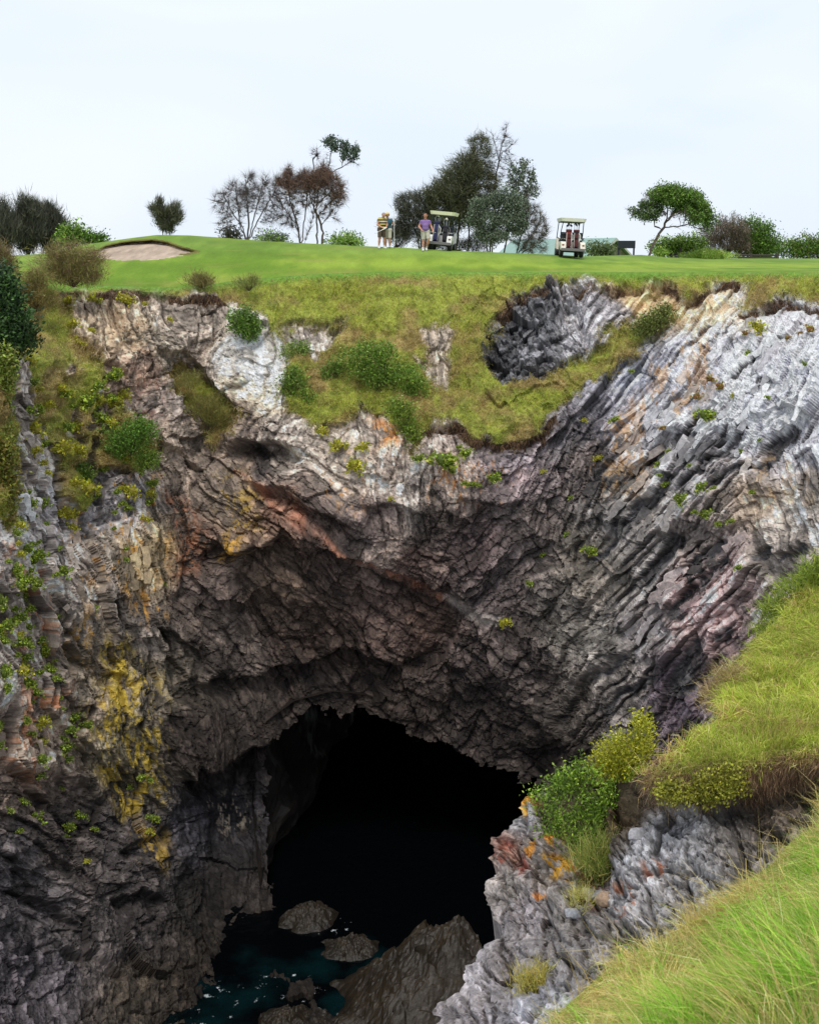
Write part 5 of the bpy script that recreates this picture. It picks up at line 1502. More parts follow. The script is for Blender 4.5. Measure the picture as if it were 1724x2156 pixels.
plants('on the middle wall under the grassed bowl', 528, .3983, 528, .3983, [(1020, 1110, 60), (1140, 1075, 28), (1100, 1045, 15), (1125, 1225, 18), (1160, 1230, 20), (1195, 1240, 12), (1285, 1205, 30), (600, 1055, 30, 'y'), (550, 1150, 45, 'y'), (460, 1035, 40, 'y'), (1060, 1165, 18), (380, 950, 25, 'y'), (1340, 1960, 32, 'y'), (735, 1310, 15, 'y'), (890, 1110, 30)])
rx_ = np.random.default_rng(515)
for q in range(34):
    PL.append(('', rx_.uniform(2, 120), rx_.uniform(1120, 1600), rx_.uniform(6, 16), 'gy'[int(rx_.random() < 0.35)]))
for q in range(22):
    PL.append(('', rx_.uniform(70, 330), rx_.uniform(800, 1110), rx_.uniform(6, 15), 'gy'[int(rx_.random() < 0.6)]))
MARKS = [(20, 1150, 'by the scrub at the left edge'), (90, 900, 'below the dark edge bush'), (150, 760, 'in the tan grass under the heath bush'), (250, 640, 'just under the left sod rim'), (200, 840, 'above the broad creeper'), (280, 960, 'beside the broad creeper'),
         (100, 1080, 'on the long pale plates'), (170, 1040, 'under the dark creeper patch'), (300, 1080, 'along the grey gully'), (200, 1200, 'between the orange-streaked plates'), (40, 1250, 'among pale blocks at the left edge'), (80, 1400, 'in the densest green patch'), (190, 1300, 'above the yellow lichen'),
         (20, 1500, 'at the left edge beside the slatted plates'), (140, 1520, 'left of the yellow lichen'), (300, 1640, 'at the lower tip of the yellow lichen'), (80, 1720, 'on the dark folded foot'), (180, 1740, 'on the dark rock below the lichen'), (320, 1740, 'on the knob below the lichen'),
         (1340, 720, 'below the right rim'), (1480, 860, 'in the middle of the white slabs'), (1400, 960, 'along the left dark band'), (1600, 700, 'under the right-hand sods'), (1690, 780, 'near the right edge'), (1560, 920, 'between the dark bands'), (1480, 1030, 'below the dark bands'), (1390, 1010, 'at the foot of the tan dust'),
         (1300, 900, 'on the grey left flank of the slabs'), (1230, 1150, 'beside the vertical corner'), (1250, 1220, 'in the corner above the cave'), (1140, 1120, 'on the dark right limb'), (1570, 1200, 'above the pink rock'), (920, 970, 'right of the creeper tongue'), (740, 980, 'left of the creeper tongue'), (1010, 1010, 'under the bowl lip'), (1060, 1310, 'at the end of the pale vein'), (820, 1050, 'on the striped face')]
WORD = {'g': 'green', 'y': 'yellow-green', 'b': 'brownish'}
CLP = {}
for i, (zone, px, py, r, c) in enumerate(PL):
    p = cliff_at(px, py)
    s = max(9.0, r * 1.65) * p[1] / F
    size = 'large' if r > 18 else ('small' if r < 9 else 'medium')
    o = link('cliff_plant', CLUMPS[c][i % 4])
    vd = unit(np.array([0, 0, EYE]) - p)
    o.location = p + vd * (0.12 + 0.45 * s)
    o.rotation_euler = (0, (i * 2.4) % 0.6 - 0.3, 0)
    o.scale = (s * (1 if i % 2 else -1), s, s * (0.8 + 0.3 * ((i * 7) % 5) / 5))
    mk = min(MARKS, key=lambda q: (q[0] - px) ** 2 + (q[1] - py) ** 2)[2]
    tag(o, f'{size} {WORD[c]} succulent clump {mk}', 'plant', f'{size} {WORD[c]} succulents {mk}')
    CLP.setdefault(o['label'], []).append((py, o))

ORD = ['topmost', 'second from the top', 'third from the top', 'fourth from the top', 'fifth from the top', 'sixth from the top', 'seventh from the top', 'eighth from the top', 'ninth from the top', 'tenth from the top']
for lab, mem in CLP.items():
    if len(mem) > 1:
        mem.sort(key=lambda q: q[0])
        for k, (_, o) in enumerate(mem):
            left = len(mem) - 1 - k
            o['label'] = f"{lab}, {'lowest' if left == 0 else ('second from the bottom' if left == 1 and k > 1 else ('third from the bottom' if left == 2 and k > 3 else (ORD[k] if k < 10 else 'fourth from the bottom')))}"

# ------------------------------------------------------------------ grass as masses of blades
def sheet_points(S, mask, n, rng, extra=None):
    """random points on a grid sheet where the mask holds"""
    ok = np.argwhere(mask[:-1, :-1])
    k = ok[rng.integers(0, len(ok), n)]
    fu, fv = rng.random((n, 1)), rng.random((n, 1))
    i, j = k[:, 0], k[:, 1]
    p = (S[i, j] * (1 - fu) + S[i + 1, j] * fu) * (1 - fv) + (S[i, j + 1] * (1 - fu) + S[i + 1, j + 1] * fu) * fv
    return p, i, j


rng = np.random.default_rng(77)
n = 72000
p, i, j = sheet_points(CP, (soilw > 0.25) & (gy - ytop > 4) & (sodline < 0.5), n, rng)
gcol = col[i, j] / K_ALB
gcol = np.clip(gcol * 1.6 * np.exp(rng.normal(0, 0.2, (n, 1))), 0.004, 0.6)
straw = rng.random(n) < 0.22
gcol[straw] = pick([(166, 144, 92), (152, 132, 84), (172, 156, 104)], straw.sum(), rng, 0.2, 1.2)
lush = sstep(-0.1, 0.5, fbm(p[:, 0] * 0.5, p[:, 1] * 0.5, 0, 801, 3))
d = unit(np.array([0, -0.55, 0.75]) + 0.55 * rng.normal(size=(n, 3)))
ln = (0.10 + 0.22 * rng.random(n)) * (0.7 + 0.7 * lush) * sstep(0, 30, gy[i, j] - ytop[i, j] + 10)
tag(link('cliff_grass', make_mesh('cliff_grass', *[x for x in (lambda m: (m[0], m[1], M_GRASS, m[2]))(strokes(p, d, ln, 0.022, gcol, bend=np.array([0, -0.5, -0.9]) + 0.4 * rng.normal(size=(n, 3)), rng=rng))])),
    'rough green and tan grass clothing the cliff top and bowl', 'grass', kind='stuff')
n = 9000
p, i, j = sheet_points(CP, sodline > 0.45, n, rng)
c = pick([(120, 94, 74), (98, 78, 64), (146, 116, 86), (80, 64, 54)], n, rng, 0.25, 1.0)
d = unit(np.array([0, -0.6, -0.5]) + 0.5 * rng.normal(size=(n, 3)))
v, f, c = strokes(p, d, 0.12 + 0.25 * rng.random(n), 0.025, c, bend=np.array([0, 0, -1.0]) + 0.3 * rng.normal(size=(n, 3)), rng=rng)
tag(link('hanging_roots', make_mesh('hanging_roots', v, f, M_GRASS, c)), 'brown roots and dead thatch hanging from the sod edge', 'roots', kind='stuff')

n = 9000
p, i, j = sheet_points(CP, (np.abs(soil) < 9) & (gy < 980) & (gy - ytop > 20) & (sodline < 0.4), n, rng)
c = pick([(164, 142, 90), (146, 132, 78), (150, 148, 70), (130, 112, 72)], n, rng, 0.25, 1.1)
d = unit(np.array([0, -0.6, 0.25]) + 0.6 * rng.normal(size=(n, 3)))
v, f, c = strokes(p, d, 0.12 + 0.26 * rng.random(n), 0.022, c, bend=np.array([0, -0.2, -1.2]) + 0.5 * rng.normal(size=(n, 3)), rng=rng)
tag(link('edge_grass', make_mesh('edge_grass', v, f, M_GRASS, c)), 'dry tan grass fringing the bare rock at the cliff top', 'grass', kind='stuff')

# grassed shelf on the outcrop
n = 60000
p, i, j = sheet_points(OP, ogw > 0.6, n, rng)
px_, ix_, _ = sheet_points(np.concatenate([OP[:, -1:], OX], 1), np.repeat(ogw[:, -1:] > 0.6, NX + 1, 1), 9000, rng)
n = n + 9000
p, i, j = np.vstack([p, px_]), np.concatenate([i, ix_]), np.concatenate([j, np.full(9000, NCO - 1)])
hy = oy_[i, j]
dry = sstep(1500, 1660, hy + 40 * fbm(p[:, 0], p[:, 1], 0, 811, 3)) * sstep(1250, 1150, 0 * hy)
edgeb = sstep(60, 0, og[i, j])
pd = np.clip(0.12 + 0.75 * edgeb * (hy > 1540) + 0.3 * sstep(0.0, 0.4, fbm(p[:, 0] * 1.2, p[:, 1] * 1.2, 0, 815, 3)), 0, 0.95)
isdry = rng.random(n) < pd
c = pick([(148, 162, 60), (164, 172, 72), (130, 150, 52), (176, 176, 90)], n, rng, 0.22, 1.45)
c[isdry] = pick([(186, 156, 104), (164, 132, 90), (198, 172, 120), (140, 112, 82)], isdry.sum(), rng, 0.2, 1.3)
d = unit(np.array([-0.15, -0.25, 0.8]) + 0.38 * rng.normal(size=(n, 3)))
bend = np.array([-0.4, -0.5, -0.5]) + 0.6 * rng.normal(size=(n, 3))
tuft = fbm(p[:, 0] * 2.2, p[:, 1] * 2.2, 0, 817, 3)
lean = np.stack([fbm(p[:, 0] * 1.5, p[:, 1] * 1.5, q, 818, 2) for q in (0, 4, 9)], -1)
d = unit(d + 1.1 * lean)
c = c * np.exp(0.35 * tuft)[:, None]
v, f, c = strokes(p, d, (0.12 + 0.22 * rng.random(n)) * np.exp(0.8 * tuft), 0.005 + 0.007 * rng.random(n) ** 2, c, bend=bend + lean, rng=rng)
tag(link('shelf_grass', make_mesh('shelf_grass', v, f, M_GRASS, c)), 'yellow-green grass on the shelf above the outcrop', 'grass', kind='stuff')
# dry thatch hanging from the lip of the shelf
n = 15000
px = rng.uniform(1360, 1800, n)
lipy = np.interp(px, [1360, 1400, 1480, 1560, 1660, 1900], [1640, 1668, 1672, 1662, 1640, 1618])
py = lipy + rng.normal(0, 18, n) - 14
jj = np.clip(((px - np.interp(py, *np.array(OUT_XL).T)) / (1900 - np.interp(py, *np.array(OUT_XL).T)) * (NCO - 1)), 0, NCO - 1).astype(int)
ii = np.clip((py - 1150) / (2285 - 1150) * (NRO - 1), 0, NRO - 1).astype(int)
p = OP[ii, jj] + rng.normal(0, 0.03, (n, 3))
c = pick([(170, 138, 104), (146, 116, 90), (120, 96, 78), (188, 160, 122), (104, 82, 70)], n, rng, 0.25, 0.8)
d = unit(np.array([-0.25, -0.7, -0.15]) + 0.6 * rng.normal(size=(n, 3)))
v, f, c = strokes(p, d, 0.08 + 0.18 * rng.random(n), 0.007, c, bend=np.array([0, -0.2, -1.1]) + 0.5 * rng.normal(size=(n, 3)), rng=rng)
tag(link('dry_thatch', make_mesh('dry_thatch', v, f, M_GRASS, c)), 'tan dead thatch hanging from the lip of the grassed shelf', 'grass', kind='stuff')

# grass bank at the camera
n = 58000
mask = np.zeros(bx_.shape, bool)
mask[:, :] = (by_ < 2420) & (bx_ < 1930)
p, i, j = sheet_points(BP, mask, n, rng)
px_, ix_, _ = sheet_points(np.concatenate([BP[:, -1:], BX], 1), np.repeat(by_[:, -1:] < 2420, NX + 1, 1), 9000, rng)
n = n + 9000
p, i, j = np.vstack([p, px_]), np.concatenate([i, ix_]), np.concatenate([j, np.full(9000, NCB - 1)])
skyl = sstep(110, 0, bx_[i, j] - interp(by_[i, j], BANK_XL))
pd = np.clip(0.16 + 0.6 * skyl + 0.5 * sstep(-0.05, 0.4, fbm(p[:, 0] * 1.4, p[:, 1] * 1.4, 0, 821, 3)) * sstep(1750, 1550, bx_[i, j] - 0.3 * (by_[i, j] - 1900)), 0, 0.9)
pd = np.clip(pd + 0.5 * sstep(0.05, 0.3, fbm(p[:, 0] * 3, p[:, 1] * 3, 0, 829, 2)), 0, 0.92)
isdry = rng.random(n) < pd
c = pick([(114, 156, 44), (130, 166, 52), (98, 140, 38), (150, 172, 72)], n, rng, 0.25, 1.25)
c[isdry] = pick([(198, 180, 112), (182, 162, 98), (206, 192, 134), (170, 146, 92)], isdry.sum(), rng, 0.18, 1.3)
d = unit(np.array([-0.25, 0.05, 0.85]) + 0.34 * rng.normal(size=(n, 3)))
bend = np.array([-0.5, 0.1, -0.55]) + 0.55 * rng.normal(size=(n, 3))
tuft = fbm(p[:, 0] * 2.6, p[:, 1] * 2.6, 0, 827, 3)
lean = np.stack([fbm(p[:, 0] * 1.8, p[:, 1] * 1.8, q, 828, 2) for q in (0, 4, 9)], -1)
d = unit(d + 1.2 * lean)
c = c * np.exp(0.4 * tuft)[:, None]
v, f, c = strokes(p, d, (0.13 + 0.26 * rng.random(n)) * np.exp(0.9 * tuft) * (1 - 0.3 * skyl), 0.0035 + 0.006 * rng.random(n) ** 2, c, bend=bend + lean, rng=rng)
ns_ = 900
ps, i2, j2 = sheet_points(BP, mask, ns_, rng)
ds = unit(np.array([-0.15, 0.0, 1.0]) + 0.25 * rng.normal(size=(ns_, 3)))
v, f, c = merge([(v, f, c), strokes(ps, ds, 0.35 + 0.3 * rng.random(ns_), 0.006, pick([(206, 186, 126), (186, 164, 104), (160, 140, 88)], ns_, rng, 0.15, 1.2), bend=np.array([-0.4, 0, -0.3]) + 0.4 * rng.normal(size=(ns_, 3)), rng=rng)])
tag(link('bank_grass', make_mesh('bank_grass', v, f, M_GRASS, c)), 'long green and straw grass in the near right corner', 'grass', kind='stuff')

# foreground shrubs on the outcrop
bush('shrub', 'glossy green leafy bush on the rock outcrop by the cave mouth', [(1150, 1690, 30, 30), (1190, 1650, 34, 30), (1230, 1632, 26, 26), (1175, 1735, 34, 28), (1240, 1700, 42, 40), (1290, 1680, 36, 40), (1215, 1770, 28, 24), (1265, 1770, 36, 34), (1310, 1740, 36, 40), (1345, 1690, 32, 60), (1340, 1745, 32, 30), (1128, 1672, 14, 12), (1290, 1800, 22, 22)], 15.6, 1201, 11000, 0.052,
     [(98, 128, 38), (116, 146, 48), (80, 106, 32), (136, 156, 60), (66, 86, 30)], up=0.7, width=0.42, stems=8)
bush('shrub', 'yellow-green upright bush behind the green bush on the outcrop', [(1300, 1590, 40, 50), (1350, 1560, 24, 54), (1265, 1615, 26, 30), (1330, 1630, 44, 40), (1352, 1520, 16, 20)], 15.9, 1202, 8000, 0.046, [(164, 160, 44), (148, 150, 44), (176, 172, 60), (126, 136, 40)], up=1.0, width=0.42, stems=7)
bush('shrub', 'olive shrub tucked under the lip of the grassed shelf', [(1430, 1670, 40, 22), (1500, 1660, 50, 36), (1540, 1640, 30, 30), (1400, 1660, 20, 14)], 13.35, 1203, 5000, 0.036, [(136, 136, 44), (118, 122, 38), (150, 146, 56), (96, 98, 34)], width=0.6)
bush('shrub', 'bright green bush at the right edge above the shelf', [(1690, 1250, 40, 36), (1724, 1220, 36, 40), (1640, 1285, 30, 26), (1620, 1330, 30, 22), (1760, 1200, 40, 40)], 19.2, 1204, 6000, 0.09, [(124, 142, 48), (140, 154, 58), (104, 124, 42)], kind='needle', width=0.013, up=0.8)
bush('grass_tussock', 'pale tan grass tussock on the skyline of the shelf', [(1515, 1470, 24, 30), (1540, 1440, 24, 26)], 16.3, 1205, 2600, 0.10, [(176, 152, 108), (156, 134, 96), (140, 124, 84)], kind='needle', width=0.008, cat='grass', up=0.8)
bush('grass_tussock', 'green grass tussock with long stems below the leafy bush', [(1265, 1810, 30, 24), (1250, 1830, 24, 18)], 14.7, 1206, 1600, 0.14, [(116, 130, 56), (96, 116, 46), (170, 156, 90)], kind='needle', width=0.008, cat='grass', up=1.2)
bush('shrub', 'tiny dark red heath plant low on the outcrop', [(1240, 1850, 20, 10), (1225, 1842, 12, 8)], 14.7, 1207, 700, 0.026, [(128, 66, 54), (110, 60, 48), (96, 84, 50)])
bush('grass_tussock', 'golden dry grass tuft near the foot of the outcrop', [(1130, 2060, 24, 18), (1110, 2080, 20, 12)], 13.0, 1208, 900, 0.09, [(196, 168, 84), (170, 156, 74), (150, 146, 66)], kind='needle', width=0.007, cat='grass', up=1.0)
bush('grass_tussock', 'small straw tuft among the loose stones', [(1222, 1895, 12, 12)], 13.9, 1209, 420, 0.08, [(190, 170, 96), (150, 150, 70)], kind='needle', width=0.006, cat='grass', up=1.0)

# ------------------------------------------------------------------ hard-edged parts
M_CREAM = mat_plain('cream_plastic', lin(232, 222, 206), rough=0.4)
M_WHITE = mat_plain('white_plastic', lin(236, 234, 228) * 0.85, rough=0.45)
M_ROOFW = mat_plain('cart_roof', np.array([0.92, 0.84, 0.78]), rough=0.5)
M_ROOFY = mat_plain('cart_roof_cream', np.array([0.92, 0.86, 0.62]), rough=0.5)
M_BLACK = mat_plain('black_rubber', lin(34, 34, 36), rough=0.7)
M_GREY = mat_plain('grey_bumper', lin(122, 118, 118) * 0.8, rough=0.6)
M_POST = mat_plain('dark_blue_metal', lin(58, 70, 84), rough=0.4, metal=0.3)
M_SEAT = mat_plain('dark_seat_vinyl', lin(40, 44, 50), rough=0.55)
M_NAVY = mat_plain('navy_fabric', lin(46, 48, 84), rough=0.8)
M_RED = mat_plain('dark_red_fabric', lin(124, 50, 48), rough=0.8)
M_MAROON = mat_plain('maroon_fabric', lin(84, 40, 42), rough=0.8)
M_BAGBLK = mat_plain('black_fabric', lin(40, 40, 46), rough=0.8)
M_STEEL = mat_plain('steel', lin(170, 172, 176), rough=0.3, metal=0.9)
M_CLUBH = mat_plain('dark_club_head', lin(46, 48, 54), rough=0.35, metal=0.4)
M_SIGN = mat_plain('black_sign_board', lin(30, 36, 44), rough=0.6)
M_TIMBER = mat_plain('dark_timber', lin(70, 62, 58), rough=0.9, bump=0.3)
M_TEAL = mat_plain('pale_green_roof', lin(150, 180, 170) * 0.8, rough=0.5, scale=2, var=0.05)
M_OLIVE = mat_plain('olive_wall', lin(132, 130, 104) * 0.8, rough=0.9, scale=2, var=0.06)
M_FASCIA = mat_plain('fascia', lin(196, 196, 184) * 0.8, rough=0.6)


class MB:
    """collects shapes for ONE part"""
    def __init__(self):
        self.v, self.f, self.n = [], [], 0

    def add(self, v, f):
        v = np.asarray(v, float)
        self.v.append(v)
        self.f += [tuple(int(i) + self.n for i in q) for q in f]
        self.n += len(v)

    def box(self, c, s, taper=1.0, rot=None, bev=0.12):
        """box with chamfered long edges; taper scales the top"""
        x, y, z = np.array(s) / 2
        b = bev * min(x, y)
        ring = np.array([(-x + b, -y), (x - b, -y), (x, -y + b), (x, y - b), (x - b, y), (-x + b, y), (-x, y - b), (-x, -y + b)])
        levels = [(-z, 1 - bev * 0.5), (-z + b, 1.0), (z - b, taper), (z, taper * (1 - bev * 0.5))]
        V = np.vstack([np.column_stack([ring * k, np.full(8, h)]) for h, k in levels])
        Fs = [tuple(range(7, -1, -1)), tuple(range(24, 32))]
        for l in range(3):
            for i in range(8):
                j = (i + 1) % 8
                Fs.append((l * 8 + i, l * 8 + j, l * 8 + 8 + j, l * 8 + 8 + i))
        if rot is not None:
            V = V @ rot.T
        self.add(V + np.array(c), Fs)
        return self

    def tube(self, pts, rad, sides=8, flat=1.0):
        pts = np.array(pts, float)
        rad = np.broadcast_to(np.asarray(rad, float), (len(pts),))
        d = unit(np.gradient(pts, axis=0))
        ref = np.array([0, 1, 0.01]) if abs(d[0][1]) < 0.8 else np.array([1, 0, 0.01])
        a = unit(np.cross(d, ref))
        b = np.cross(d, a)
        ang = np.arange(sides) * 2 * math.pi / sides
        V = (pts[:, None] + rad[:, None, None] * (np.cos(ang)[None, :, None] * a[:, None] + flat * np.sin(ang)[None, :, None] * b[:, None])).reshape(-1, 3)
        Fs = []
        for l in range(len(pts) - 1):
            for i in range(sides):
                j = (i + 1) % sides
                Fs.append((l * sides + i, l * sides + j, (l + 1) * sides + j, (l + 1) * sides + i))
        Fs += [tuple(range(sides - 1, -1, -1)), tuple(range((len(pts) - 1) * sides, len(pts) * sides))]
        self.add(V, Fs)
        return self

    def lathe(self, prof, axis='x', c=(0, 0, 0), n=20):
        """prof: (along, radius)"""
        V, Fs = [], []
        for a, r in prof:
            for i in range(n):
                t = 2 * math.pi * i / n
                p = (a, r * math.cos(t), r * math.sin(t))
                V.append(p if axis == 'x' else ((p[1], p[0], p[2]) if axis == 'y' else (p[1], p[2], p[0])))
        for l in range(len(prof) - 1):
            for i in range(n):
                j = (i + 1) % n
                Fs.append((l * n + i, l * n + j, (l + 1) * n + j, (l + 1) * n + i))
        Fs += [tuple(range(n - 1, -1, -1)), tuple(range((len(prof) - 1) * n, len(prof) * n))]
        self.add(np.array(V) + np.array(c), Fs)
        return self

    def prism(self, poly, x0, x1, axis='x'):
        """polygon (u, v) pushed from x0 to x1 along an axis"""
        n = len(poly)
        V = []
        for x in (x0, x1):
            for (u, v) in poly:
                V.append((x, u, v) if axis == 'x' else ((u, x, v) if axis == 'y' else (u, v, x)))
        Fs = [tuple(range(n - 1, -1, -1)), tuple(range(n, 2 * n))] + [(i, (i + 1) % n, n + (i + 1) % n, n + i) for i in range(n)]
        self.add(V, Fs)
        return self

    def build(self, name, mat, parent=None, loc=None, smooth=False):
        me = bpy.data.meshes.new(name)
        me.from_pydata([tuple(p) for p in np.vstack(self.v)], [], self.f)
        if smooth:
            me.polygons.foreach_set('use_smooth', [True] * len(me.polygons))
        me.materials.append(mat)
        return link(name, me, parent, loc)


def rot_x(a):
    c, s = math.cos(a), math.sin(a)
    return np.array([[1, 0, 0], [0, c, -s], [0, s, c]])


# ------------------------------------------------------------------ golf carts (front points to +y, so the bags face the camera)
def golf_cart(label, px, py, rz, tilt, roof_mat, body_mat, Y=None):
    p = turf_at(px, py) if Y is None else at(px, py, Y)
    t = thing('golf_cart', label, 'golf cart', p, rz, 'golf carts on the turf')
    t.rotation_euler = (0, tilt, rz)
    body = MB()
    for s in (-1, 1):                     # rear wings on both sides of the bag well
        body.prism([(-1.16, 0.36), (-1.10, 0.66), (-0.92, 0.74), (-0.30, 0.74), (-0.30, 0.34), (-0.36, 0.34), (-0.45, 0.50), (-0.62, 0.56), (-0.80, 0.50), (-0.90, 0.34)], s * 0.36, s * 0.60)
    body.box((0, -0.36, 0.54), (0.72, 0.10, 0.40))
    b = body.build('body', body_mat, t)
    MB().prism([(0.62, 0.30), (1.16, 0.34), (1.22, 0.60), (1.02, 0.86), (0.86, 0.94), (0.70, 0.60)], -0.56, 0.56).build('front_cowl', body_mat, t)
    MB().box((0, -1.17, 0.36), (1.18, 0.12, 0.13)).build('bumper', M_GREY, b)
    for s in (-1, 1):
        MB().box((s * 0.50, -1.13, 0.58), (0.10, 0.03, 0.06)).build('tail_light', M_RED, b)
    MB().box((0, 0.1, 0.29), (1.06, 2.1, 0.08)).build('floor', M_BLACK, t)
    MB().box((0, -0.76, 0.40), (0.70, 0.62, 0.06)).build('bag_well', M_BLACK, t)
    for sx in (-1, 1):
        for sy in (-0.66, 0.80):
            w = MB().lathe([(-0.09, 0.15), (-0.09, 0.20), (-0.06, 0.225), (0.06, 0.225), (0.09, 0.20), (0.09, 0.15)], 'x', (0, 0, 0)).build('wheel', M_BLACK, t, (sx * 0.50, sy, 0.225), True)
            MB().lathe([(sx * 0.06, 0.13), (sx * 0.098, 0.12), (sx * 0.10, 0.04)], 'x', (0, 0, 0), 14).build('rim', M_GREY, w)
    MB().box((0, -0.05, 0.78), (1.08, 0.52, 0.14)).build('seat', M_SEAT, t)
    MB().box((0, -0.33, 1.06), (1.08, 0.10, 0.30)).build('backrest', M_SEAT, t)
    roof = MB()
    roof.box((0, -0.02, 1.80), (1.26, 1.78, 0.09), taper=0.93, bev=0.2)
    r = roof.build('roof', roof_mat, t)
    MB().box((0, -0.02, 1.735), (1.10, 1.55, 0.03)).build('lining', M_GREY, r)
    for s in (-1, 1):
        MB().tube([(s * 0.53, -0.36, 0.72), (s * 0.55, -0.42, 1.2), (s * 0.50, -0.74, 1.76)], 0.022).build('post', M_POST, t)
        MB().tube([(s * 0.54, 0.92, 0.86), (s * 0.53, 0.80, 1.3), (s * 0.52, 0.66, 1.76)], 0.022).build('post', M_POST, t)
        MB().tube([(s * 0.56, -0.30, 0.84), (s * 0.66, -0.20, 0.95), (s * 0.64, 0.05, 0.95)], 0.02).build('arm_rest', M_BLACK, t)
    MB().tube([(-0.52, -0.42, 1.14), (0, -0.50, 1.16), (0.52, -0.42, 1.14)], 0.02).build('bag_rack', M_POST, t)
    ws = MB()
    ring = [(-0.26 + 0.17 * math.cos(a), 0.50 + 0.07 * math.sin(a), 1.02 + 0.15 * math.sin(a)) for a in np.linspace(0, 2 * math.pi, 17)]
    ws.tube(ring, 0.016, 6)
    sw = ws.build('steering_wheel', M_BLACK, t)
    MB().tube([(-0.26, 0.50, 1.02), (-0.26, 0.80, 0.80)], 0.018, 6).build('steering_column', M_BLACK, sw)
    return t


def golf_bag(label, cart, x, mats, seed, heads, tall=0.86):
    """stands in the well of a cart; clubs are things of their own"""
    rng = np.random.default_rng(seed)
    bpy.context.view_layer.update()
    M = np.array(cart.matrix_world)
    loc = M[:3, :3] @ np.array([x, -0.74, 0.44]) + M[:3, 3]
    t = thing('golf_bag', label, 'golf bag', loc, 0, 'golf bags on the carts')
    t.rotation_euler = cart.rotation_euler
    lean = 0.10
    m1, m2, m3 = mats
    prof = [(0, 0.115), (0.04, 0.135), (0.25, 0.125), (0.5, 0.125), (0.72, 0.135), (tall - 0.06, 0.145), (tall, 0.14)]
    MB().tube([(0, lean * a, a) for a, r in prof], [r for a, r in prof], 14).build('bag_body', m1, t, smooth=True)
    MB().tube([(0, lean * a, a) for a in (tall - 0.09, tall - 0.02, tall + 0.03)], [0.148, 0.155, 0.150], 14).build('collar', m2, t, smooth=True)
    MB().box((0, -0.13, 0.24), (0.20, 0.09, 0.34), bev=0.4).build('pocket', m2, t)
    MB().box((0, -0.10, 0.58), (0.18, 0.08, 0.20), bev=0.4).build('pocket', m2, t)
    for s in (-1, 1):
        MB().tube([(s * 0.10, -0.10, 0.04), (s * 0.118, -0.085, 0.4), (s * 0.11, -0.04, tall - 0.12)], 0.014, 6).build('piping', m3, t)
    MB().tube([(0.13, 0.0, 0.30), (0.20, 0.02, 0.45), (0.20, 0.05, 0.62), (0.13, 0.06, 0.74)], 0.02, 6, 0.4).build('strap', m3, t)
    R = M[:3, :3]
    for i, hd in enumerate(heads):
        a = 2 * math.pi * i / len(heads) + 0.3
        q = np.array([0.085 * math.cos(a), 0.07 * math.sin(a) + lean * tall, tall - 0.05])
        top = np.array([q[0] * 1.7, q[1] + 0.02 + 0.03 * rng.normal(), tall + 0.16 + 0.16 * rng.random()])
        c = thing('golf_club', f'{hd[1]} club sticking out of the {hd[2]}', 'golf club', loc + R @ q, 0, f'clubs in the {hd[2]}')
        c.rotation_euler = cart.rotation_euler
        dlt = top - q
        MB().tube([(0, 0, -0.25), tuple(dlt)], 0.007, 6).build('shaft', M_STEEL, c)
        mb = MB()
        s = -1 if dlt[0] > 0 else 1
        e = dlt
        if hd[0] == 'wood':
            mb.tube([tuple(e), tuple(e + np.array([0.02 * s, -0.01, 0.04])), tuple(e + np.array([0.06 * s, -0.02, 0.07])), tuple(e + np.array([0.10 * s, -0.02, 0.06]))], [0.02, 0.05, 0.058, 0.03], 8)
        else:
            mb.tube([tuple(e), tuple(e + np.array([0.01 * s, 0, 0.02])), tuple(e + np.array([0.045 * s, -0.01, 0.05])), tuple(e + np.array([0.085 * s, -0.01, 0.055]))], [0.012, 0.022, 0.034, 0.026], 8, 0.5)
        mb.build('head', hd[3], c, smooth=True)
    return t


cartR = golf_cart('cream golf cart seen from behind carrying a red and a black bag', 1197, 541, 0.03, 0.05, M_ROOFW, M_CREAM)
cartL = golf_cart('tilted white golf cart with cream roof parked beside the purple-shirted golfer', 929, 527.5, -0.16, 0.09, M_ROOFY, M_WHITE, Y=61.0)


def hs(where, n_iron, n_wood, col=None):
    return [('wood', 'dark wood-headed golf', where, col or M_CLUBH)] * n_wood + [('iron', 'steel iron golf', where, M_STEEL if i % 2 else M_CLUBH) for i in range(n_iron)]


golf_bag('dark red golf bag on the left of the right-hand cart', cartR, -0.19, (M_RED, M_MAROON, M_WHITE), 31, hs('dark red bag', 3, 3))
golf_bag('black and maroon golf bag with white trim on the right of the right-hand cart', cartR, 0.19, (M_BAGBLK, M_MAROON, M_WHITE), 32, hs('black and maroon bag', 3, 3))
golf_bag('navy golf bag with white piping on the left-hand cart', cartL, -0.24, (M_NAVY, M_NAVY, M_WHITE), 33, hs('navy bag', 2, 2) + [('wood', 'white-covered wood golf', 'navy bag', M_WHITE)], tall=0.92)
golf_bag('dark golf bag on the right of the left-hand cart', cartL, 0.22, (M_BAGBLK, M_BAGBLK, M_GREY), 34, hs('dark bag on the tilted cart', 2, 1) + [('wood', 'pale-covered wood golf', 'dark bag on the tilted cart', M_CREAM)], tall=0.74)

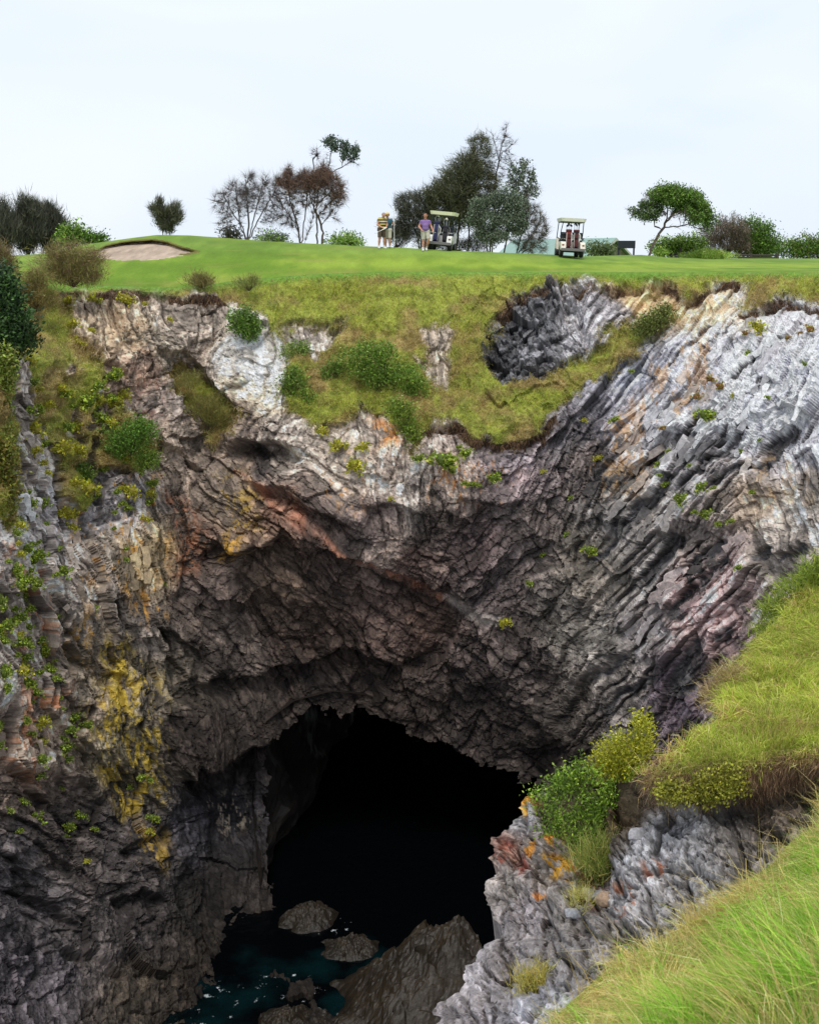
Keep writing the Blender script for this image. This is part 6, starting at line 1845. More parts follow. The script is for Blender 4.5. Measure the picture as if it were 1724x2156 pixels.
# ------------------------------------------------------------------ people: one body surface grown from tapered limbs
def surface_nets(fld, org, h):
    s = fld < 0
    nx, ny, nz = fld.shape
    acc = np.zeros((nx - 1, ny - 1, nz - 1, 3))
    cnt = np.zeros((nx - 1, ny - 1, nz - 1))
    corners = [(i, j, k) for i in (0, 1) for j in (0, 1) for k in (0, 1)]

    def sl(a, o):
        return a[o[0]:nx - 1 + o[0], o[1]:ny - 1 + o[1], o[2]:nz - 1 + o[2]]
    for a in corners:
        for ax in range(3):
            if a[ax]:
                continue
            b = list(a)
            b[ax] = 1
            fa, fb_ = sl(fld, a), sl(fld, b)
            x = (fa < 0) != (fb_ < 0)
            t = np.where(x, fa / np.where(x, fa - fb_, 1), 0)
            for c in range(3):
                acc[..., c] += np.where(x, a[c] + (t if c == ax else 0), 0)
            cnt += x
    m = cnt > 0
    idx = np.full(m.shape, -1)
    idx[m] = np.arange(m.sum())
    V = (np.argwhere(m) + acc[m] / cnt[m][:, None]) * h + org
    Fs = []
    for ax in range(3):
        o1, o2 = [(1, 2), (2, 0), (0, 1)][ax]
        a = s[tuple(slice(1, -1) if q != ax else slice(0, -1) for q in range(3))]
        b = s[tuple(slice(1, -1) if q != ax else slice(1, None) for q in range(3))]
        for flip, mask in ((False, a & ~b), (True, ~a & b)):
            c = np.argwhere(mask)
            if not len(c):
                continue
            base = c + np.array([0 if q == ax else 1 for q in range(3)])
            e1, e2 = np.zeros(3, int), np.zeros(3, int)
            e1[o1], e2[o2] = 1, 1
            q = [idx[tuple((base - d).T)] for d in (np.zeros(3, int), e1, e1 + e2, e2)]
            q = np.stack(q if flip else q[::-1], 1)
            Fs.append(q)
    return V, np.vstack(Fs)


def grow(caps, h=0.0125):
    """caps: (p0, p1, r0, r1, blend, tag[, squash])"""
    P = np.array([c[0] for c in caps] + [c[1] for c in caps])
    lo, hi = P.min(0) - 0.2, P.max(0) + 0.2
    n = np.ceil((hi - lo) / h).astype(int) + 1
    ax = [lo[i] + h * np.arange(n[i]) for i in range(3)]
    fld = np.full(n, 0.5, np.float32)
    for p0, p1, r0, r1, k, *_ in caps:
        p0, p1 = np.array(p0, float), np.array(p1, float)
        m = max(r0, r1) + 0.12
        a, b = np.minimum(p0, p1) - m, np.maximum(p0, p1) + m
        i0 = np.maximum(((a - lo) / h).astype(int), 0)
        i1 = np.minimum(((b - lo) / h).astype(int) + 1, n)
        X, Y, Z = np.meshgrid(*[ax[q][i0[q]:i1[q]] for q in range(3)], indexing='ij')
        d = p1 - p0
        L2 = max(d @ d, 1e-9)
        t = np.clip(((X - p0[0]) * d[0] + (Y - p0[1]) * d[1] + (Z - p0[2]) * d[2]) / L2, 0, 1)
        dist = np.sqrt((X - p0[0] - t * d[0]) ** 2 + (Y - p0[1] - t * d[1]) ** 2 + (Z - p0[2] - t * d[2]) ** 2) - (r0 + (r1 - r0) * t)
        w = fld[i0[0]:i1[0], i0[1]:i1[1], i0[2]:i1[2]]
        hh = np.clip(0.5 + 0.5 * (w - dist) / k, 0, 1)
        w[...] = w * (1 - hh) + dist * hh - k * hh * (1 - hh)
    return surface_nets(fld, lo, h)


def hand_caps(wrist, dirn, palm_n, thumb_side, curl, scale=1.0):
    """palm with five separate fingers that bend towards palm_n"""
    d, nn = unit(np.array(dirn, float)), np.array(palm_n, float)
    nn = unit(nn - d * (nn @ d))
    s = np.cross(d, nn) * thumb_side
    w = np.array(wrist, float)
    out = [(w, w + d * 0.075 * scale + s * 0.012, 0.026, 0.024, 0.015, 'hand'), (w + d * 0.03, w + d * 0.075 - s * 0.022, 0.022, 0.018, 0.012, 'hand')]
    for q, (off, ln) in enumerate(((0.030, 0.072), (0.010, 0.082), (-0.011, 0.076), (-0.031, 0.060))):
        k = w + d * (0.082 - 0.004 * abs(q - 1)) + s * off
        m = k + unit(d * math.cos(curl) + nn * math.sin(curl)) * ln * 0.5
        e = m + unit(d * math.cos(curl * 2.1) + nn * math.sin(curl * 2.1)) * ln * 0.5
        out += [(k - d * 0.014, m, 0.0108, 0.010, 0.007, 'hand'), (m, e, 0.010, 0.0092, 0.007, 'hand')]
    b = w + d * 0.028 + s * 0.026
    m = b + unit(d * 0.6 + s * 0.8 + nn * 0.3) * 0.042
    e = m + unit(d * 0.9 + s * 0.1 + nn * 0.5) * 0.032
    return out + [(b, m, 0.013, 0.0105, 0.008, 'hand'), (m, e, 0.0105, 0.0085, 0.006, 'hand')]


def person(label, px, py, rz, pose, skin, hair, shirt, shorts, shoe, sock, cap=None, glasses=False, belly=0.0, glove=False):
    """faces -y before turning; pose gives joint places in metres"""
    J = {k: np.array(v, float) for k, v in pose.items()}
    caps = []
    pel, chest, neck, head = J['pelvis'], J['chest'], J['neck'], J['head']
    caps += [(pel + (-0.085, 0, 0), pel + (0.085, 0, 0), 0.115, 0.115, 0.05, 'pelvis'), (pel + (0, -0.01 - belly, 0.12), chest + (0, -0.01 - belly * 0.6, -0.16), 0.128 + belly, 0.13 + belly, 0.06, 'torso'),
             (chest + (-0.10, 0, -0.05), chest + (0.10, 0, -0.05), 0.118, 0.118, 0.05, 'torso'), (J['sh_l'] * (0.8, 1, 1) + (0, 0, -0.015), J['sh_r'] * (0.8, 1, 1) + (0, 0, -0.015), 0.068, 0.068, 0.06, 'torso'), (chest + (0, 0.02, 0.06), neck, 0.075, 0.056, 0.04, 'neck')]
    fwd = unit(J['face'])
    upv = unit(head - neck)
    sidev = np.cross(fwd, upv)
    caps += [(head - fwd * 0.012 + upv * 0.02, head + fwd * 0.018 + upv * 0.015, 0.092, 0.088, 0.04, 'head'), (head + fwd * 0.035 - upv * 0.03, head + fwd * 0.045 - upv * 0.075, 0.066, 0.044, 0.04, 'head'), (neck, head - upv * 0.05, 0.055, 0.058, 0.03, 'neck'),
             (head + fwd * 0.10 + upv * 0.012, head + fwd * 0.118 - upv * 0.022, 0.010, 0.016, 0.012, 'head'), (head + fwd * 0.088 + upv * 0.032 - sidev * 0.04, head + fwd * 0.088 + upv * 0.032 + sidev * 0.04, 0.016, 0.016, 0.015, 'head')]
    for s in (-1, 1):
        caps.append((head + sidev * s * 0.092 + upv * 0.018, head + sidev * s * 0.09 - upv * 0.028, 0.018, 0.013, 0.008, 'head'))
    for q, s in (('l', -1), ('r', 1)):
        sh, el, wr = J['sh_' + q], J['el_' + q], J['wr_' + q]
        caps += [(sh + (0, 0, -0.03), sh + (el - sh) * 0.45, 0.058, 0.052, 0.04, 'sleeve'), (sh + (el - sh) * 0.45, el, 0.052, 0.042, 0.03, 'arm'), (el, el + (wr - el) * 0.35, 0.043, 0.044, 0.03, 'arm'), (el + (wr - el) * 0.35, wr, 0.043, 0.028, 0.02, 'arm')]
        caps += hand_caps(wr, J['hd_' + q], J['pn_' + q], -s if q == 'l' else -s, pose.get('curl_' + q, (0.9,))[0])
        hp, kn, an = J['hip_' + q], J['kn_' + q], J['an_' + q]
        ft = unit(J['ft_' + q])
        caps += [(hp, hp + (kn - hp) * 0.8, 0.10, 0.072, 0.04, 'thigh'), (hp + (kn - hp) * 0.8, kn, 0.07, 0.056, 0.03, 'knee'), (kn, kn + (an - kn) * 0.35, 0.055, 0.060, 0.03, 'shin'), (kn + (an - kn) * 0.35, an, 0.058, 0.036, 0.03, 'shin'),
                 (an + (0, 0, -0.02), an + ft * 0.05 + (0, 0, -0.045), 0.04, 0.042, 0.02, 'foot'), (an + (0, 0, -0.045) - ft * 0.03, an + ft * 0.15 + (0, 0, -0.058), 0.040, 0.032, 0.02, 'foot')]
    V, Q = grow(caps)
    lab = np.arange(len(V))
    for _ in range(400):
        m = lab[Q].min(1)
        old = lab.copy()
        for k in range(4):
            np.minimum.at(lab, Q[:, k], m)
        lab = lab[lab]
        if (lab == old).all():
            break
    keep = np.bincount(lab).argmax()
    V, Q, _ = compact(V, Q[lab[Q[:, 0]] == keep])
    # which limb each point belongs to
    best = np.full(len(V), 9.0)
    tags = np.zeros(len(V), int)
    names = sorted(set(c[5] for c in caps))
    for c in caps:
        p0, p1 = np.array(c[0], float), np.array(c[1], float)
        d = p1 - p0
        t = np.clip(((V - p0) @ d) / max(d @ d, 1e-9), 0, 1)
        q = np.linalg.norm(V - p0 - t[:, None] * d, axis=1) - (c[2] + (c[3] - c[2]) * t)
        m = q < best
        best = np.where(m, q, best)
        tags = np.where(m, names.index(c[5]), tags)
    tg = np.array(names)[tags]
    N = np.zeros(V.shape)
    fn = np.cross(V[Q[:, 2]] - V[Q[:, 0]], V[Q[:, 3]] - V[Q[:, 1]])
    for k in range(4):
        np.add.at(N, Q[:, k], fn)
    N = unit(N)
    if (N * (V - V.mean(0))).sum() < 0:
        N, Q = -N, Q[:, ::-1].copy()
    base = turf_at(px, py)
    foot = V[:, 2].min()
    t = thing('person', label, 'person', base, rz, 'golfers on the turf')
    V = V - np.array([0, 0, foot])
    hd = head - np.array([0, 0, foot])
    cs = np.broadcast_to(lin(*skin) * 0.85, V.shape).copy()
    rel = V - hd
    fx, fy, fz = rel @ sidev, rel @ fwd, rel @ upv
    face = (tg == 'head') & (fy > 0.05)
    for s in (-1, 1):
        e = face & (np.hypot(fx - s * 0.034, (fz - 0.012) * 1.4) < 0.013)
        cs[e] = lin(44, 34, 30)
    cs[face & (np.abs(fz + 0.058) < 0.008) & (np.abs(fx) < 0.026)] = lin(140, 80, 74)
    M_SK = mat_vcol('skin', rough=0.55, spec=0.35, amount=0)
    body = link('body', make_mesh('body', V, Q, M_SK, cs, smooth=True), t)

    def garment(name, mask, off, mat, parent=None):
        fm = mask[Q].sum(1) >= 3
        if not fm.any():
            return None
        vv, qq, _ = compact(V + N * off, Q[fm])
        return link(name, make_mesh(name, vv, qq, mat, smooth=True), parent or t)
    zb = pel[2] - foot
    top = np.isin(tg, ['torso', 'sleeve']) | ((tg == 'pelvis') & (V[:, 2] > zb - 0.02)) | ((tg == 'neck') & (V[:, 2] < neck[2] - foot - 0.01))
    garment('shirt', top, 0.016, shirt)
    garment('shorts', (np.isin(tg, ['pelvis', 'thigh']) & (V[:, 2] < zb + 0.06)), 0.022, shorts)
    for q, s in (('l', -1), ('r', 1)):
        an = J['an_' + q] - np.array([0, 0, foot])
        near = np.linalg.norm((V - an)[:, :2], axis=1) < 0.26
        near &= np.linalg.norm((V - (J['an_' + ('r' if q == 'l' else 'l')] - np.array([0, 0, foot]))), axis=1) > np.linalg.norm(V - an, axis=1)
        garment('shoe', (tg == 'foot') & near, 0.010, shoe)
        garment('sock', (tg == 'shin') & near & (V[:, 2] < an[2] + 0.09), 0.006, sock)
    garment('hair', (tg == 'head') & ((fz > 0.055) | ((fy < -0.005) & (fz > -0.05))) & ~((fy > 0.06) & (fz < 0.07)), 0.012, mat_plain('hair', lin(*hair), rough=0.8, scale=80))
    if glove:
        gl = (tg == 'hand') & (np.linalg.norm(V - (J['wr_l'] - np.array([0, 0, foot])), axis=1) < 0.26)
        garment('glove', gl, 0.004, M_WHITE)
    if cap is not None:
        cp = garment('cap', (tg == 'head') & (fz > 0.05), 0.02, cap)
        b0 = hd + fwd * 0.085 + upv * 0.056
        mb = MB()
        ring = []
        for a in np.linspace(-1, 1, 9):
            ring.append(b0 + sidev * 0.085 * a + fwd * (0.085 * math.sqrt(max(0, 1 - a * a * 0.9)) + 0.0) - upv * 0.02 * (1 - a * a))
        back = [b0 + sidev * 0.085 * a - fwd * 0.05 * abs(a) for a in np.linspace(1, -1, 9)]
        pl = ring + back
        n = len(pl)
        mb.add([p + upv * 0.006 for p in pl] + [p - upv * 0.006 for p in pl], [tuple(range(n)), tuple(range(2 * n - 1, n - 1, -1))] + [(i, n + i, n + (i + 1) % n, (i + 1) % n) for i in range(n)])
        mb.build('brim', cap, cp)
    if glasses:
        mb = MB()
        for s in (-1, 1):
            mb.tube([hd + fwd * 0.098 + upv * 0.014 + sidev * s * 0.012, hd + fwd * 0.100 + upv * 0.012 + sidev * s * 0.036, hd + fwd * 0.086 + upv * 0.014 + sidev * s * 0.062], [0.016, 0.020, 0.014], 8)
            mb.tube([hd + fwd * 0.086 + upv * 0.018 + sidev * s * 0.066, hd + upv * 0.018 + sidev * s * 0.104], 0.004, 6)
        mb.build('sunglasses', M_BLACK, t)
    return t, base, foot


def stripes(name, c1, c2, freq, thin=0.5):
    m, nt, b = mat_base(name)
    tc = nt.nodes.new('ShaderNodeTexCoord')
    sp = nt.nodes.new('ShaderNodeSeparateXYZ')
    nt.links.new(tc.outputs['Object'], sp.inputs[0])
    mu = nt.nodes.new('ShaderNodeMath')
    mu.operation = 'MULTIPLY'
    mu.inputs[1].default_value = freq
    nt.links.new(sp.outputs['Z'], mu.inputs[0])
    fr = nt.nodes.new('ShaderNodeMath')
    fr.operation = 'FRACT'
    nt.links.new(mu.outputs[0], fr.inputs[0])
    gt = nt.nodes.new('ShaderNodeMath')
    gt.operation = 'GREATER_THAN'
    gt.inputs[1].default_value = thin
    nt.links.new(fr.outputs[0], gt.inputs[0])
    mx = nt.nodes.new('ShaderNodeMix')
    mx.data_type = 'RGBA'
    mx.inputs[6].default_value = (*c1, 1)
    mx.inputs[7].default_value = (*c2, 1)
    nt.links.new(gt.outputs[0], mx.inputs['Factor'])
    nt.links.new(mx.outputs[2], b.inputs['Base Color'])
    b.inputs['Roughness'].default_value = 0.85
    return m


POSE = dict(pelvis=(0, 0, 0.95), chest=(0, 0.0, 1.34), neck=(0, -0.01, 1.51), head=(0, -0.03, 1.655), face=(0, -1, -0.1), sh_l=(-0.185, 0, 1.41), sh_r=(0.185, 0, 1.41), el_l=(-0.26, 0.03, 1.14), el_r=(0.26, 0.03, 1.14),
            wr_l=(-0.24, -0.10, 0.92), wr_r=(0.24, -0.10, 0.92), hd_l=(0, -0.2, -1), hd_r=(0, -0.2, -1), pn_l=(1, 0, 0), pn_r=(-1, 0, 0), curl_l=(0.8,), curl_r=(0.8,),
            hip_l=(-0.095, 0, 0.90), hip_r=(0.095, 0, 0.90), kn_l=(-0.11, -0.02, 0.50), kn_r=(0.11, -0.02, 0.50), an_l=(-0.11, 0.02, 0.09), an_r=(0.11, 0.02, 0.09), ft_l=(-0.2, -1, 0), ft_r=(0.2, -1, 0))
# golfer walking towards the camera with a club held across the body
pA = dict(POSE, face=(-0.35, -1, -0.15), el_l=(-0.30, 0.03, 1.16), wr_l=(-0.20, -0.20, 1.00), hd_l=(0.3, -0.6, -0.5), pn_l=(0.5, 0, -0.9), curl_l=(1.25,), el_r=(0.29, 0.0, 1.15), wr_r=(0.36, -0.20, 0.95), hd_r=(-0.1, -0.6, -0.6), pn_r=(-0.5, 0.2, -0.7), curl_r=(1.25,),
          kn_l=(-0.10, -0.04, 0.50), an_l=(-0.10, -0.02, 0.09), hip_r=(0.10, 0, 0.90), kn_r=(0.15, -0.12, 0.52), an_r=(0.06, 0.10, 0.13), ft_r=(0.0, -1, -0.15))
tA, bA, fA = person('golfer walking in purple striped polo, pale shorts and sunglasses, holding a club', 894, 527.5, 0.05, pA, (206, 146, 120), (120, 84, 62), stripes('purple_polo', lin(92, 58, 120), lin(176, 150, 196), 16, 0.72), mat_plain('stone_shorts', lin(206, 200, 184) * 0.8, rough=0.9), M_WHITE, M_WHITE, glasses=True, belly=0.02)
# golfer with his back half turned, looking down at his hands
pB = dict(POSE, chest=(0.02, -0.04, 1.34), neck=(0.04, -0.08, 1.49), head=(0.06, -0.13, 1.61), face=(0.1, -1, -0.55), sh_l=(-0.17, -0.04, 1.42), sh_r=(0.21, -0.04, 1.42), el_l=(-0.25, -0.06, 1.14), wr_l=(-0.06, -0.27, 0.98), hd_l=(0.8, -0.5, -0.2), pn_l=(0.2, 0.5, -0.8), curl_l=(1.2,),
          el_r=(0.27, -0.08, 1.15), wr_r=(0.08, -0.30, 1.0), hd_r=(-0.8, -0.4, -0.2), pn_r=(-0.2, 0.5, -0.8), curl_r=(1.2,), kn_l=(-0.12, -0.02, 0.50), an_l=(-0.14, 0.04, 0.09), kn_r=(0.13, -0.02, 0.5), an_r=(0.16, 0.02, 0.09))
tB, bB, fB = person('golfer in black and yellow striped shirt and brown shorts looking down', 802, 523, 0.5, pB, (204, 150, 126), (150, 142, 132), stripes('wasp_polo', lin(48, 42, 44), lin(196, 180, 104), 7.5, 0.58), mat_plain('brown_shorts', lin(88, 74, 62), rough=0.9), M_WHITE, M_WHITE, belly=0.04, glove=True)
# golfer with a yellow cap holding the flagstick
pC = dict(POSE, face=(-0.5, -1, -0.25), el_r=(0.31, 0.02, 1.18), wr_r=(0.38, -0.16, 1.22), hd_r=(0.35, -0.8, 0.2), pn_r=(-0.6, -0.2, 0), curl_r=(1.3,), el_l=(-0.25, -0.02, 1.14), wr_l=(-0.14, -0.2, 0.98))
tC, bC, fC = person('golfer in yellow cap and dark teal shirt holding the flagstick', 813, 523.5, -0.25, pC, (202, 148, 120), (110, 90, 70), mat_plain('teal_polo', lin(44, 84, 96), rough=0.85), mat_plain('pale_shorts', lin(214, 206, 190) * 0.8, rough=0.9), M_BLACK, M_WHITE, cap=mat_plain('yellow_cap', lin(226, 196, 74) * 0.85, rough=0.7))
tC.location = np.array(tC.location) + np.array([0.06, 0.55, 0])


def in_world(t, base, foot, p):
    rz = t.rotation_euler[2]
    c, s = math.cos(rz), math.sin(rz)
    p = np.array(p, float) - np.array([0, 0, foot])
    return np.array([p[0] * c - p[1] * s, p[0] * s + p[1] * c, p[2]]) + np.array(t.location)


g = in_world(tC, bC, fC, (0.405, -0.235, 1.23))
fl = thing('flagstick', 'thin white flagstick held upright by the capped golfer', 'flagstick', (g[0], g[1], g[2] - 1.2))
MB().tube([(0, 0, 0), (0, 0, 2.05)], 0.014, 8).build('pole', M_WHITE, fl)
MB().tube([(0, 0, 0.0), (0, 0, 0.12)], 0.02, 8).build('ferrule', M_BLACK, fl)
a, b = in_world(tA, bA, fA, (-0.20, -0.29, 0.94)), in_world(tA, bA, fA, (0.36, -0.29, 0.885))
cl = thing('golf_club', 'club held level across the purple-shirted golfer', 'golf club', a)
d = b - a
MB().tube([-0.08 * d, 1.25 * d], 0.010, 8).build('shaft', M_STEEL, cl)
MB().tube([-0.12 * d, 0.30 * d], 0.014, 8).build('grip', M_GREY, cl)
MB().tube([1.25 * d, 1.27 * d + np.array([0, -0.02, -0.05]), 1.28 * d + np.array([0, -0.03, -0.10])], [0.014, 0.024, 0.018], 8, 0.5).build('head', M_CLUBH, cl)
a = in_world(tB, bB, fB, (0.02, -0.33, 0.96))
cl = thing('golf_club', 'putter held low by the golfer in the striped shirt', 'golf club', a)
MB().tube([(0.10, 0.02, 0.05), (-0.42, -0.10, -0.20)], 0.009, 8).build('shaft', M_STEEL, cl)
MB().box((-0.44, -0.10, -0.22), (0.11, 0.03, 0.03)).build('head', M_STEEL, cl)

# ------------------------------------------------------------------ sign, clubhouse, fence
p = at(1318, 541, 69)
s = thing('sign_board', 'black tee sign board on two posts beside the leaning tree', 'sign', p)
MB().box((0, 0, 0.70), (0.98, 0.05, 0.42), bev=0.06).build('board', M_SIGN, s)
for q in (-0.43, 0.43):
    MB().box((q, 0.07, 0.36), (0.09, 0.08, 1.1)).build('post', M_SIGN, s)

bp = at(1290, 503, 125)
W, H, L = 5.6, 1.9, 14.0
b = thing('clubhouse', 'clubhouse with pale green roof and olive gable behind the turf', 'building', (bp[0], bp[1], bp[2] - H - 3.0), math.radians(40))
MB().prism([(-W / 2, 0), (W / 2, 0), (W / 2, 3.0), (0, 3.0 + H - 0.1), (-W / 2, 3.0)], 0, L, 'y').build('wall', M_OLIVE, b)
rf = MB()
for sgn in (-1, 1):
    ux = sgn * (W / 2 + 0.5)
    rf.add([(0, -0.5, 3.0 + H + 0.02), (ux, -0.5, 3.0 - 0.28), (ux, L + 0.4, 3.0 - 0.28), (0, L + 0.4, 3.0 + H + 0.02), (0, -0.5, 3.0 + H + 0.14), (ux, -0.5, 3.0 - 0.16), (ux, L + 0.4, 3.0 - 0.16), (0, L + 0.4, 3.0 + H + 0.14)],
           [(3, 2, 1, 0), (4, 5, 6, 7), (0, 1, 5, 4), (1, 2, 6, 5), (2, 3, 7, 6)])
r = rf.build('roof', M_TEAL, b)
for sgn in (-1, 1):
    ux = sgn * (W / 2 + 0.5)
    MB().add([(0, -0.56, 3.0 + H - 0.14), (ux, -0.56, 2.56), (ux, -0.56, 2.80), (0, -0.56, 3.0 + H + 0.08), (0, -0.51, 3.0 + H - 0.14), (ux, -0.51, 2.56), (ux, -0.51, 2.80), (0, -0.51, 3.0 + H + 0.08)],
             [(0, 1, 2, 3), (7, 6, 5, 4), (0, 4, 5, 1), (3, 2, 6, 7), (1, 5, 6, 2)]) if False else None
    m = MB()
    m.add([(0, -0.56, 3.0 + H - 0.14), (ux, -0.56, 2.56), (ux, -0.56, 2.80), (0, -0.56, 3.0 + H + 0.08), (0, -0.51, 3.0 + H - 0.14), (ux, -0.51, 2.56), (ux, -0.51, 2.80), (0, -0.51, 3.0 + H + 0.08)],
          [(0, 1, 2, 3), (7, 6, 5, 4), (0, 4, 5, 1), (3, 2, 6, 7), (1, 5, 6, 2)])
    m.build('barge_board', M_FASCIA, r)
MB().box((1.6, -0.03, 1.6), (0.9, 0.05, 2.0), bev=0.05).build('door', M_FASCIA, b)

fence_px = [(1405, 541), (1432, 541), (1480, 542), (1526, 543), (1580, 543), (1640, 543)]
p0, p1 = at(1405, 541, 72.6), at(1640, 543, 72.6)
fz = thing('rail_fence', 'low dark timber fence before the shrubs on the far right', 'fence', p0)
for px, hgt in ((1432, 0.62), (1480, 0.30), (1526, 0.80), (1580, 0.30), (1636, 0.30)):
    q = at(px, 543, 72.6) - p0
    MB().box((q[0], q[1], q[2] - 0.2 + hgt / 2), (0.12, 0.12, hgt + 0.4)).build('post', M_TIMBER, fz)
for hz in (0.02, 0.16):
    MB().tube([(0, 0.02, hz), tuple((p1 - p0) + np.array([0, 0.02, hz]))], 0.05, 6, 0.5).build('rail', M_TIMBER, fz)

# loose stones lying on the outcrop
STONES = [(1270, 1885, 0.11, 'pale flat stone with a rusty edge lying on the outcrop', (176, 150, 128)), (1237, 1893, 0.09, 'rounded pale stone beside the rusty-edged one', (170, 164, 156)), (1212, 1935, 0.10, 'wedge-shaped white-grey stone below the other loose stones', (178, 178, 182)),
          (1254, 1884, 0.07, 'small grey stone tucked between the loose pale stones', (140, 136, 134)), (1310, 1768, 0.06, 'flat pale slip of stone at the top edge of the gravelly rock', (186, 184, 182)), (1350, 1775, 0.09, 'blocky light stone on top of the gravelly rock', (168, 166, 170))]
for i, (px, py, r, lab, c) in enumerate(STONES):
    ii = int((py - 1150) / (2285 - 1150) * (NRO - 1))
    jj = int(np.clip((px - ox_[ii, 0]) / (1900 - ox_[ii, 0]) * (NCO - 1), 0, NCO - 1))
    p = OP[ii, jj]
    rng = np.random.default_rng(1300 + i)
    d = rand_dir(60, rng)
    import bmesh
    bm = bmesh.new()
    for q in d:
        bm.verts.new(tuple(np.sign(q) * np.abs(q) ** 0.7 * np.array([1.5, 1.0, 0.75]) * r * (0.85 + 0.3 * rng.random())))
    geom = bmesh.ops.convex_hull(bm, input=bm.verts)
    bmesh.ops.delete(bm, geom=[g for g in geom['geom_interior'] if isinstance(g, bmesh.types.BMVert)], context='VERTS')
    me = bpy.data.meshes.new('stone')
    bm.to_mesh(me)
    bm.free()
    me.materials.append(mat_plain('loose_stone', lin(*c) * 0.85, rough=0.9, var=0.3, scale=25, bump=0.5))
    o = link('stone', me, None, p + np.array([0, -0.05, r * 0.5]))
    o.rotation_euler = (0.2 * i, 0.15, i * 1.3)
    tag(o, lab, 'stone', 'loose stones on the outcrop')

# ------------------------------------------------------------------ single slabs that stand proud of the cliff face
def slab_mat():
    m, nt, b = mat_base('slab_rock')
    N, Lk = nt.nodes, nt.links
    oi = N.new('ShaderNodeObjectInfo')
    geo = N.new('ShaderNodeNewGeometry')
    n = N.new('ShaderNodeTexNoise')
    n.inputs['Scale'].default_value = 5.5
    n.inputs['Detail'].default_value = 8
    n.inputs['Roughness'].default_value = 0.7
    Lk.new(geo.outputs['Position'], n.inputs['Vector'])
    mr = N.new('ShaderNodeMapRange')
    mr.inputs['From Min'].default_value = 0.3
    mr.inputs['From Max'].default_value = 0.7
    mr.inputs['To Min'].default_value = 0.45
    mr.inputs['To Max'].default_value = 1.55
    Lk.new(n.outputs['Fac'], mr.inputs['Value'])
    mx = N.new('ShaderNodeMix')
    mx.data_type = 'RGBA'
    mx.blend_type = 'MULTIPLY'
    mx.inputs['Factor'].default_value = 1
    Lk.new(oi.outputs['Color'], mx.inputs[6])
    Lk.new(mr.outputs['Result'], mx.inputs[7])
    Lk.new(mx.outputs[2], b.inputs['Base Color'])
    bp = N.new('ShaderNodeBump')
    bp.inputs['Strength'].default_value = 0.8
    bp.inputs['Distance'].default_value = 0.06
    Lk.new(n.outputs['Fac'], bp.inputs['Height'])
    Lk.new(bp.outputs['Normal'], b.inputs['Normal'])
    b.inputs['Roughness'].default_value = 0.8
    return m


M_SLAB = slab_mat()


def slab_mesh(seed, mat):
    """jagged tapering plate, long along x, lower edge at -z, standing out towards -y"""
    rng = np.random.default_rng(seed)
    n = 9
    t = np.linspace(-0.5, 0.5, 6)
    top = [(x, 0.17 * rng.uniform(0.45, 1)) for x in t]
    bot = [(x, -0.17 * rng.uniform(0.45, 1)) for x in t[::-1]]
    out = np.array(top + bot)
    out += rng.normal(0, 0.03, out.shape)
    n = len(out)
    tl = rng.uniform(0.02, 0.10)
    front = np.column_stack([out[:, 0] * 0.92, -0.10 - tl * (0.16 - out[:, 1]) / 0.32 + rng.normal(0, 0.008, n), out[:, 1] * 0.88])
    back = np.column_stack([out[:, 0], np.full(n, 0.25), out[:, 1]])
    me = bpy.data.meshes.new('slab')
    c = front.mean(0) + np.array([0, -0.01, 0])
    V = np.vstack([front, back, c])
    Fs = [(i, (i + 1) % n, 2 * n) for i in range(n)] + [((i + 1) % n, i, n + i, n + (i + 1) % n) for i in range(n)]
    me.from_pydata([tuple(p) for p in V], [], Fs)
    me.materials.append(mat)
    return me


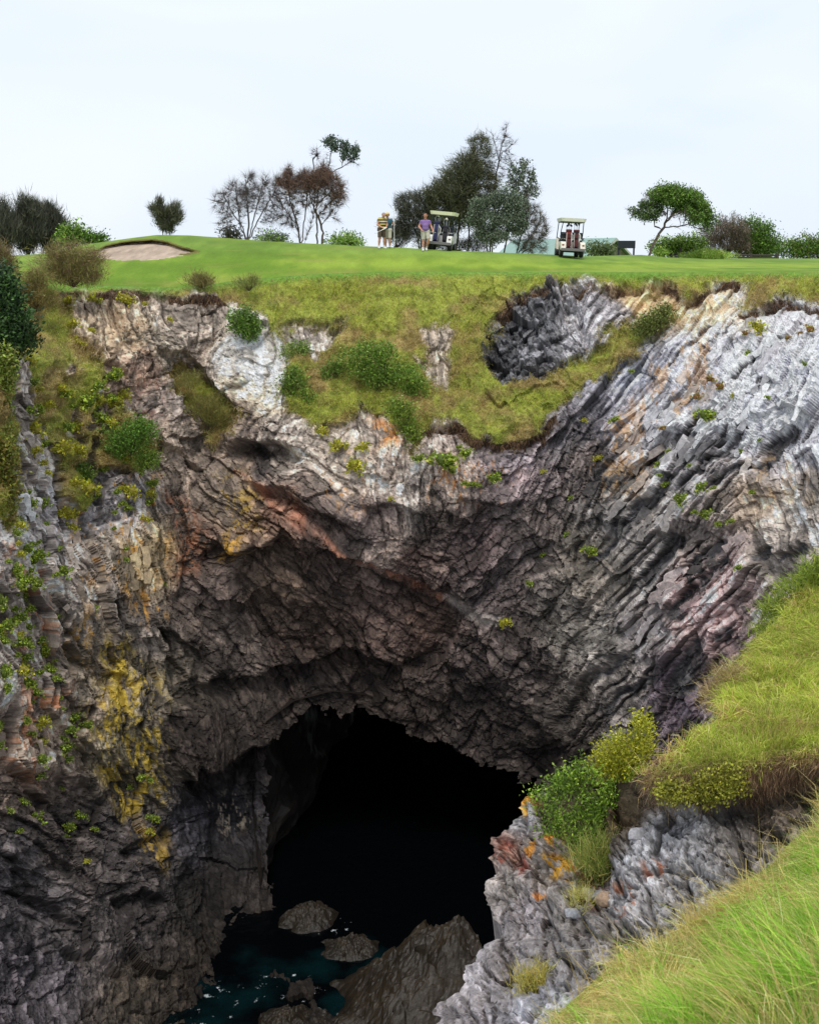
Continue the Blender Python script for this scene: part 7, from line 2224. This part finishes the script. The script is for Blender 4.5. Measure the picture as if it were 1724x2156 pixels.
from mathutils import Matrix, Vector
SM = [slab_mesh(2000 + i, M_SLAB) for i in range(14)]
rng = np.random.default_rng(4242)
ZONES = [  # outline, number, bedding direction in the face, length range
    ([(1400, 720), (1600, 680), (1720, 720), (1720, 880), (1560, 900), (1400, 900)], 40, (0.60, -0.80), (0.3, 1.3), 0),
    ([(1290, 900), (1420, 860), (1560, 900), (1600, 1000), (1440, 1060), (1280, 1080)], 40, (0.66, -0.75), (0.3, 1.5), 0),
    ([(1270, 1080), (1440, 1080), (1560, 1080), (1560, 1180), (1400, 1330), (1260, 1420)], 44, (0.68, -0.73), (0.3, 1.5), 1),
    ([(30, 830), (110, 900), (200, 1150), (190, 1330), (60, 1250), (20, 1000)], 14, (0.30, 0.95), (0.4, 1.6), 0),
    ([(0, 1250), (120, 1300), (120, 1650), (0, 1600)], 12, (0.28, 0.95), (0.3, 1.4), 0),
    ([(200, 1080), (330, 1080), (345, 1330), (250, 1340)], 9, (0.22, 0.97), (0.3, 1.5), 1),
    ([(1180, 900), (1270, 880), (1260, 1250), (1180, 1300), (1130, 1100)], 26, (0.45, -0.9), (0.25, 1.0), 1),
]
for poly, cnt, (dx, dy), (l0, l1), dark in ZONES:
    P = np.array(poly, float)
    k = 0
    while k < cnt:
        px, py = rng.uniform(P[:, 0].min(), P[:, 0].max()), rng.uniform(P[:, 1].min(), P[:, 1].max())
        if not inside(np.array([px]), np.array([py]), poly)[0]:
            continue
        k += 1
        ang = math.atan2(dy, dx) + rng.normal(0, 0.2)
        ux, uy = math.cos(ang), math.sin(ang)
        p = cliff_at(px, py)
        q = at(px + ux * 30, py + uy * 30, float(depth_l(np.array([px + ux * 30]), np.array([py + uy * 30]))[0]))
        q0 = at(px - ux * 30, py - uy * 30, float(depth_l(np.array([px - ux * 30]), np.array([py - uy * 30]))[0]))
        ex = unit(q - q0)
        ey = -unit(np.array([0, 0, EYE]) - p)
        ey = unit(ey - ex * (ey @ ex))
        ez = np.cross(ex, ey)
        if ez[2] < 0:
            ex, ez = -ex, -ez
        L = rng.uniform(l0, l1)
        o = link('slab', SM[int(rng.integers(0, 14))], cliff)
        ci = int(np.clip(np.searchsorted(tcol, px), 0, NC - 1))
        ri = int(np.argmin(np.abs(gy[:, ci] - py)))
        lc = col[ri - 4:ri + 5, ci - 4:ci + 5].reshape(-1, 3).mean(0) * math.exp(rng.normal(-0.1, 0.2))
        o.color = (*np.clip(lc, 0.02, 0.6), 1)
        M = Matrix(np.column_stack([ex * L, ey * (0.35 + 0.45 * L) * rng.uniform(0.3, 0.8), ez * (0.3 + 0.6 * L) * rng.uniform(0.7, 1.3)]).tolist()).to_4x4()
        M.translation = Vector(p + ey * 0.06)
        o.matrix_world = M
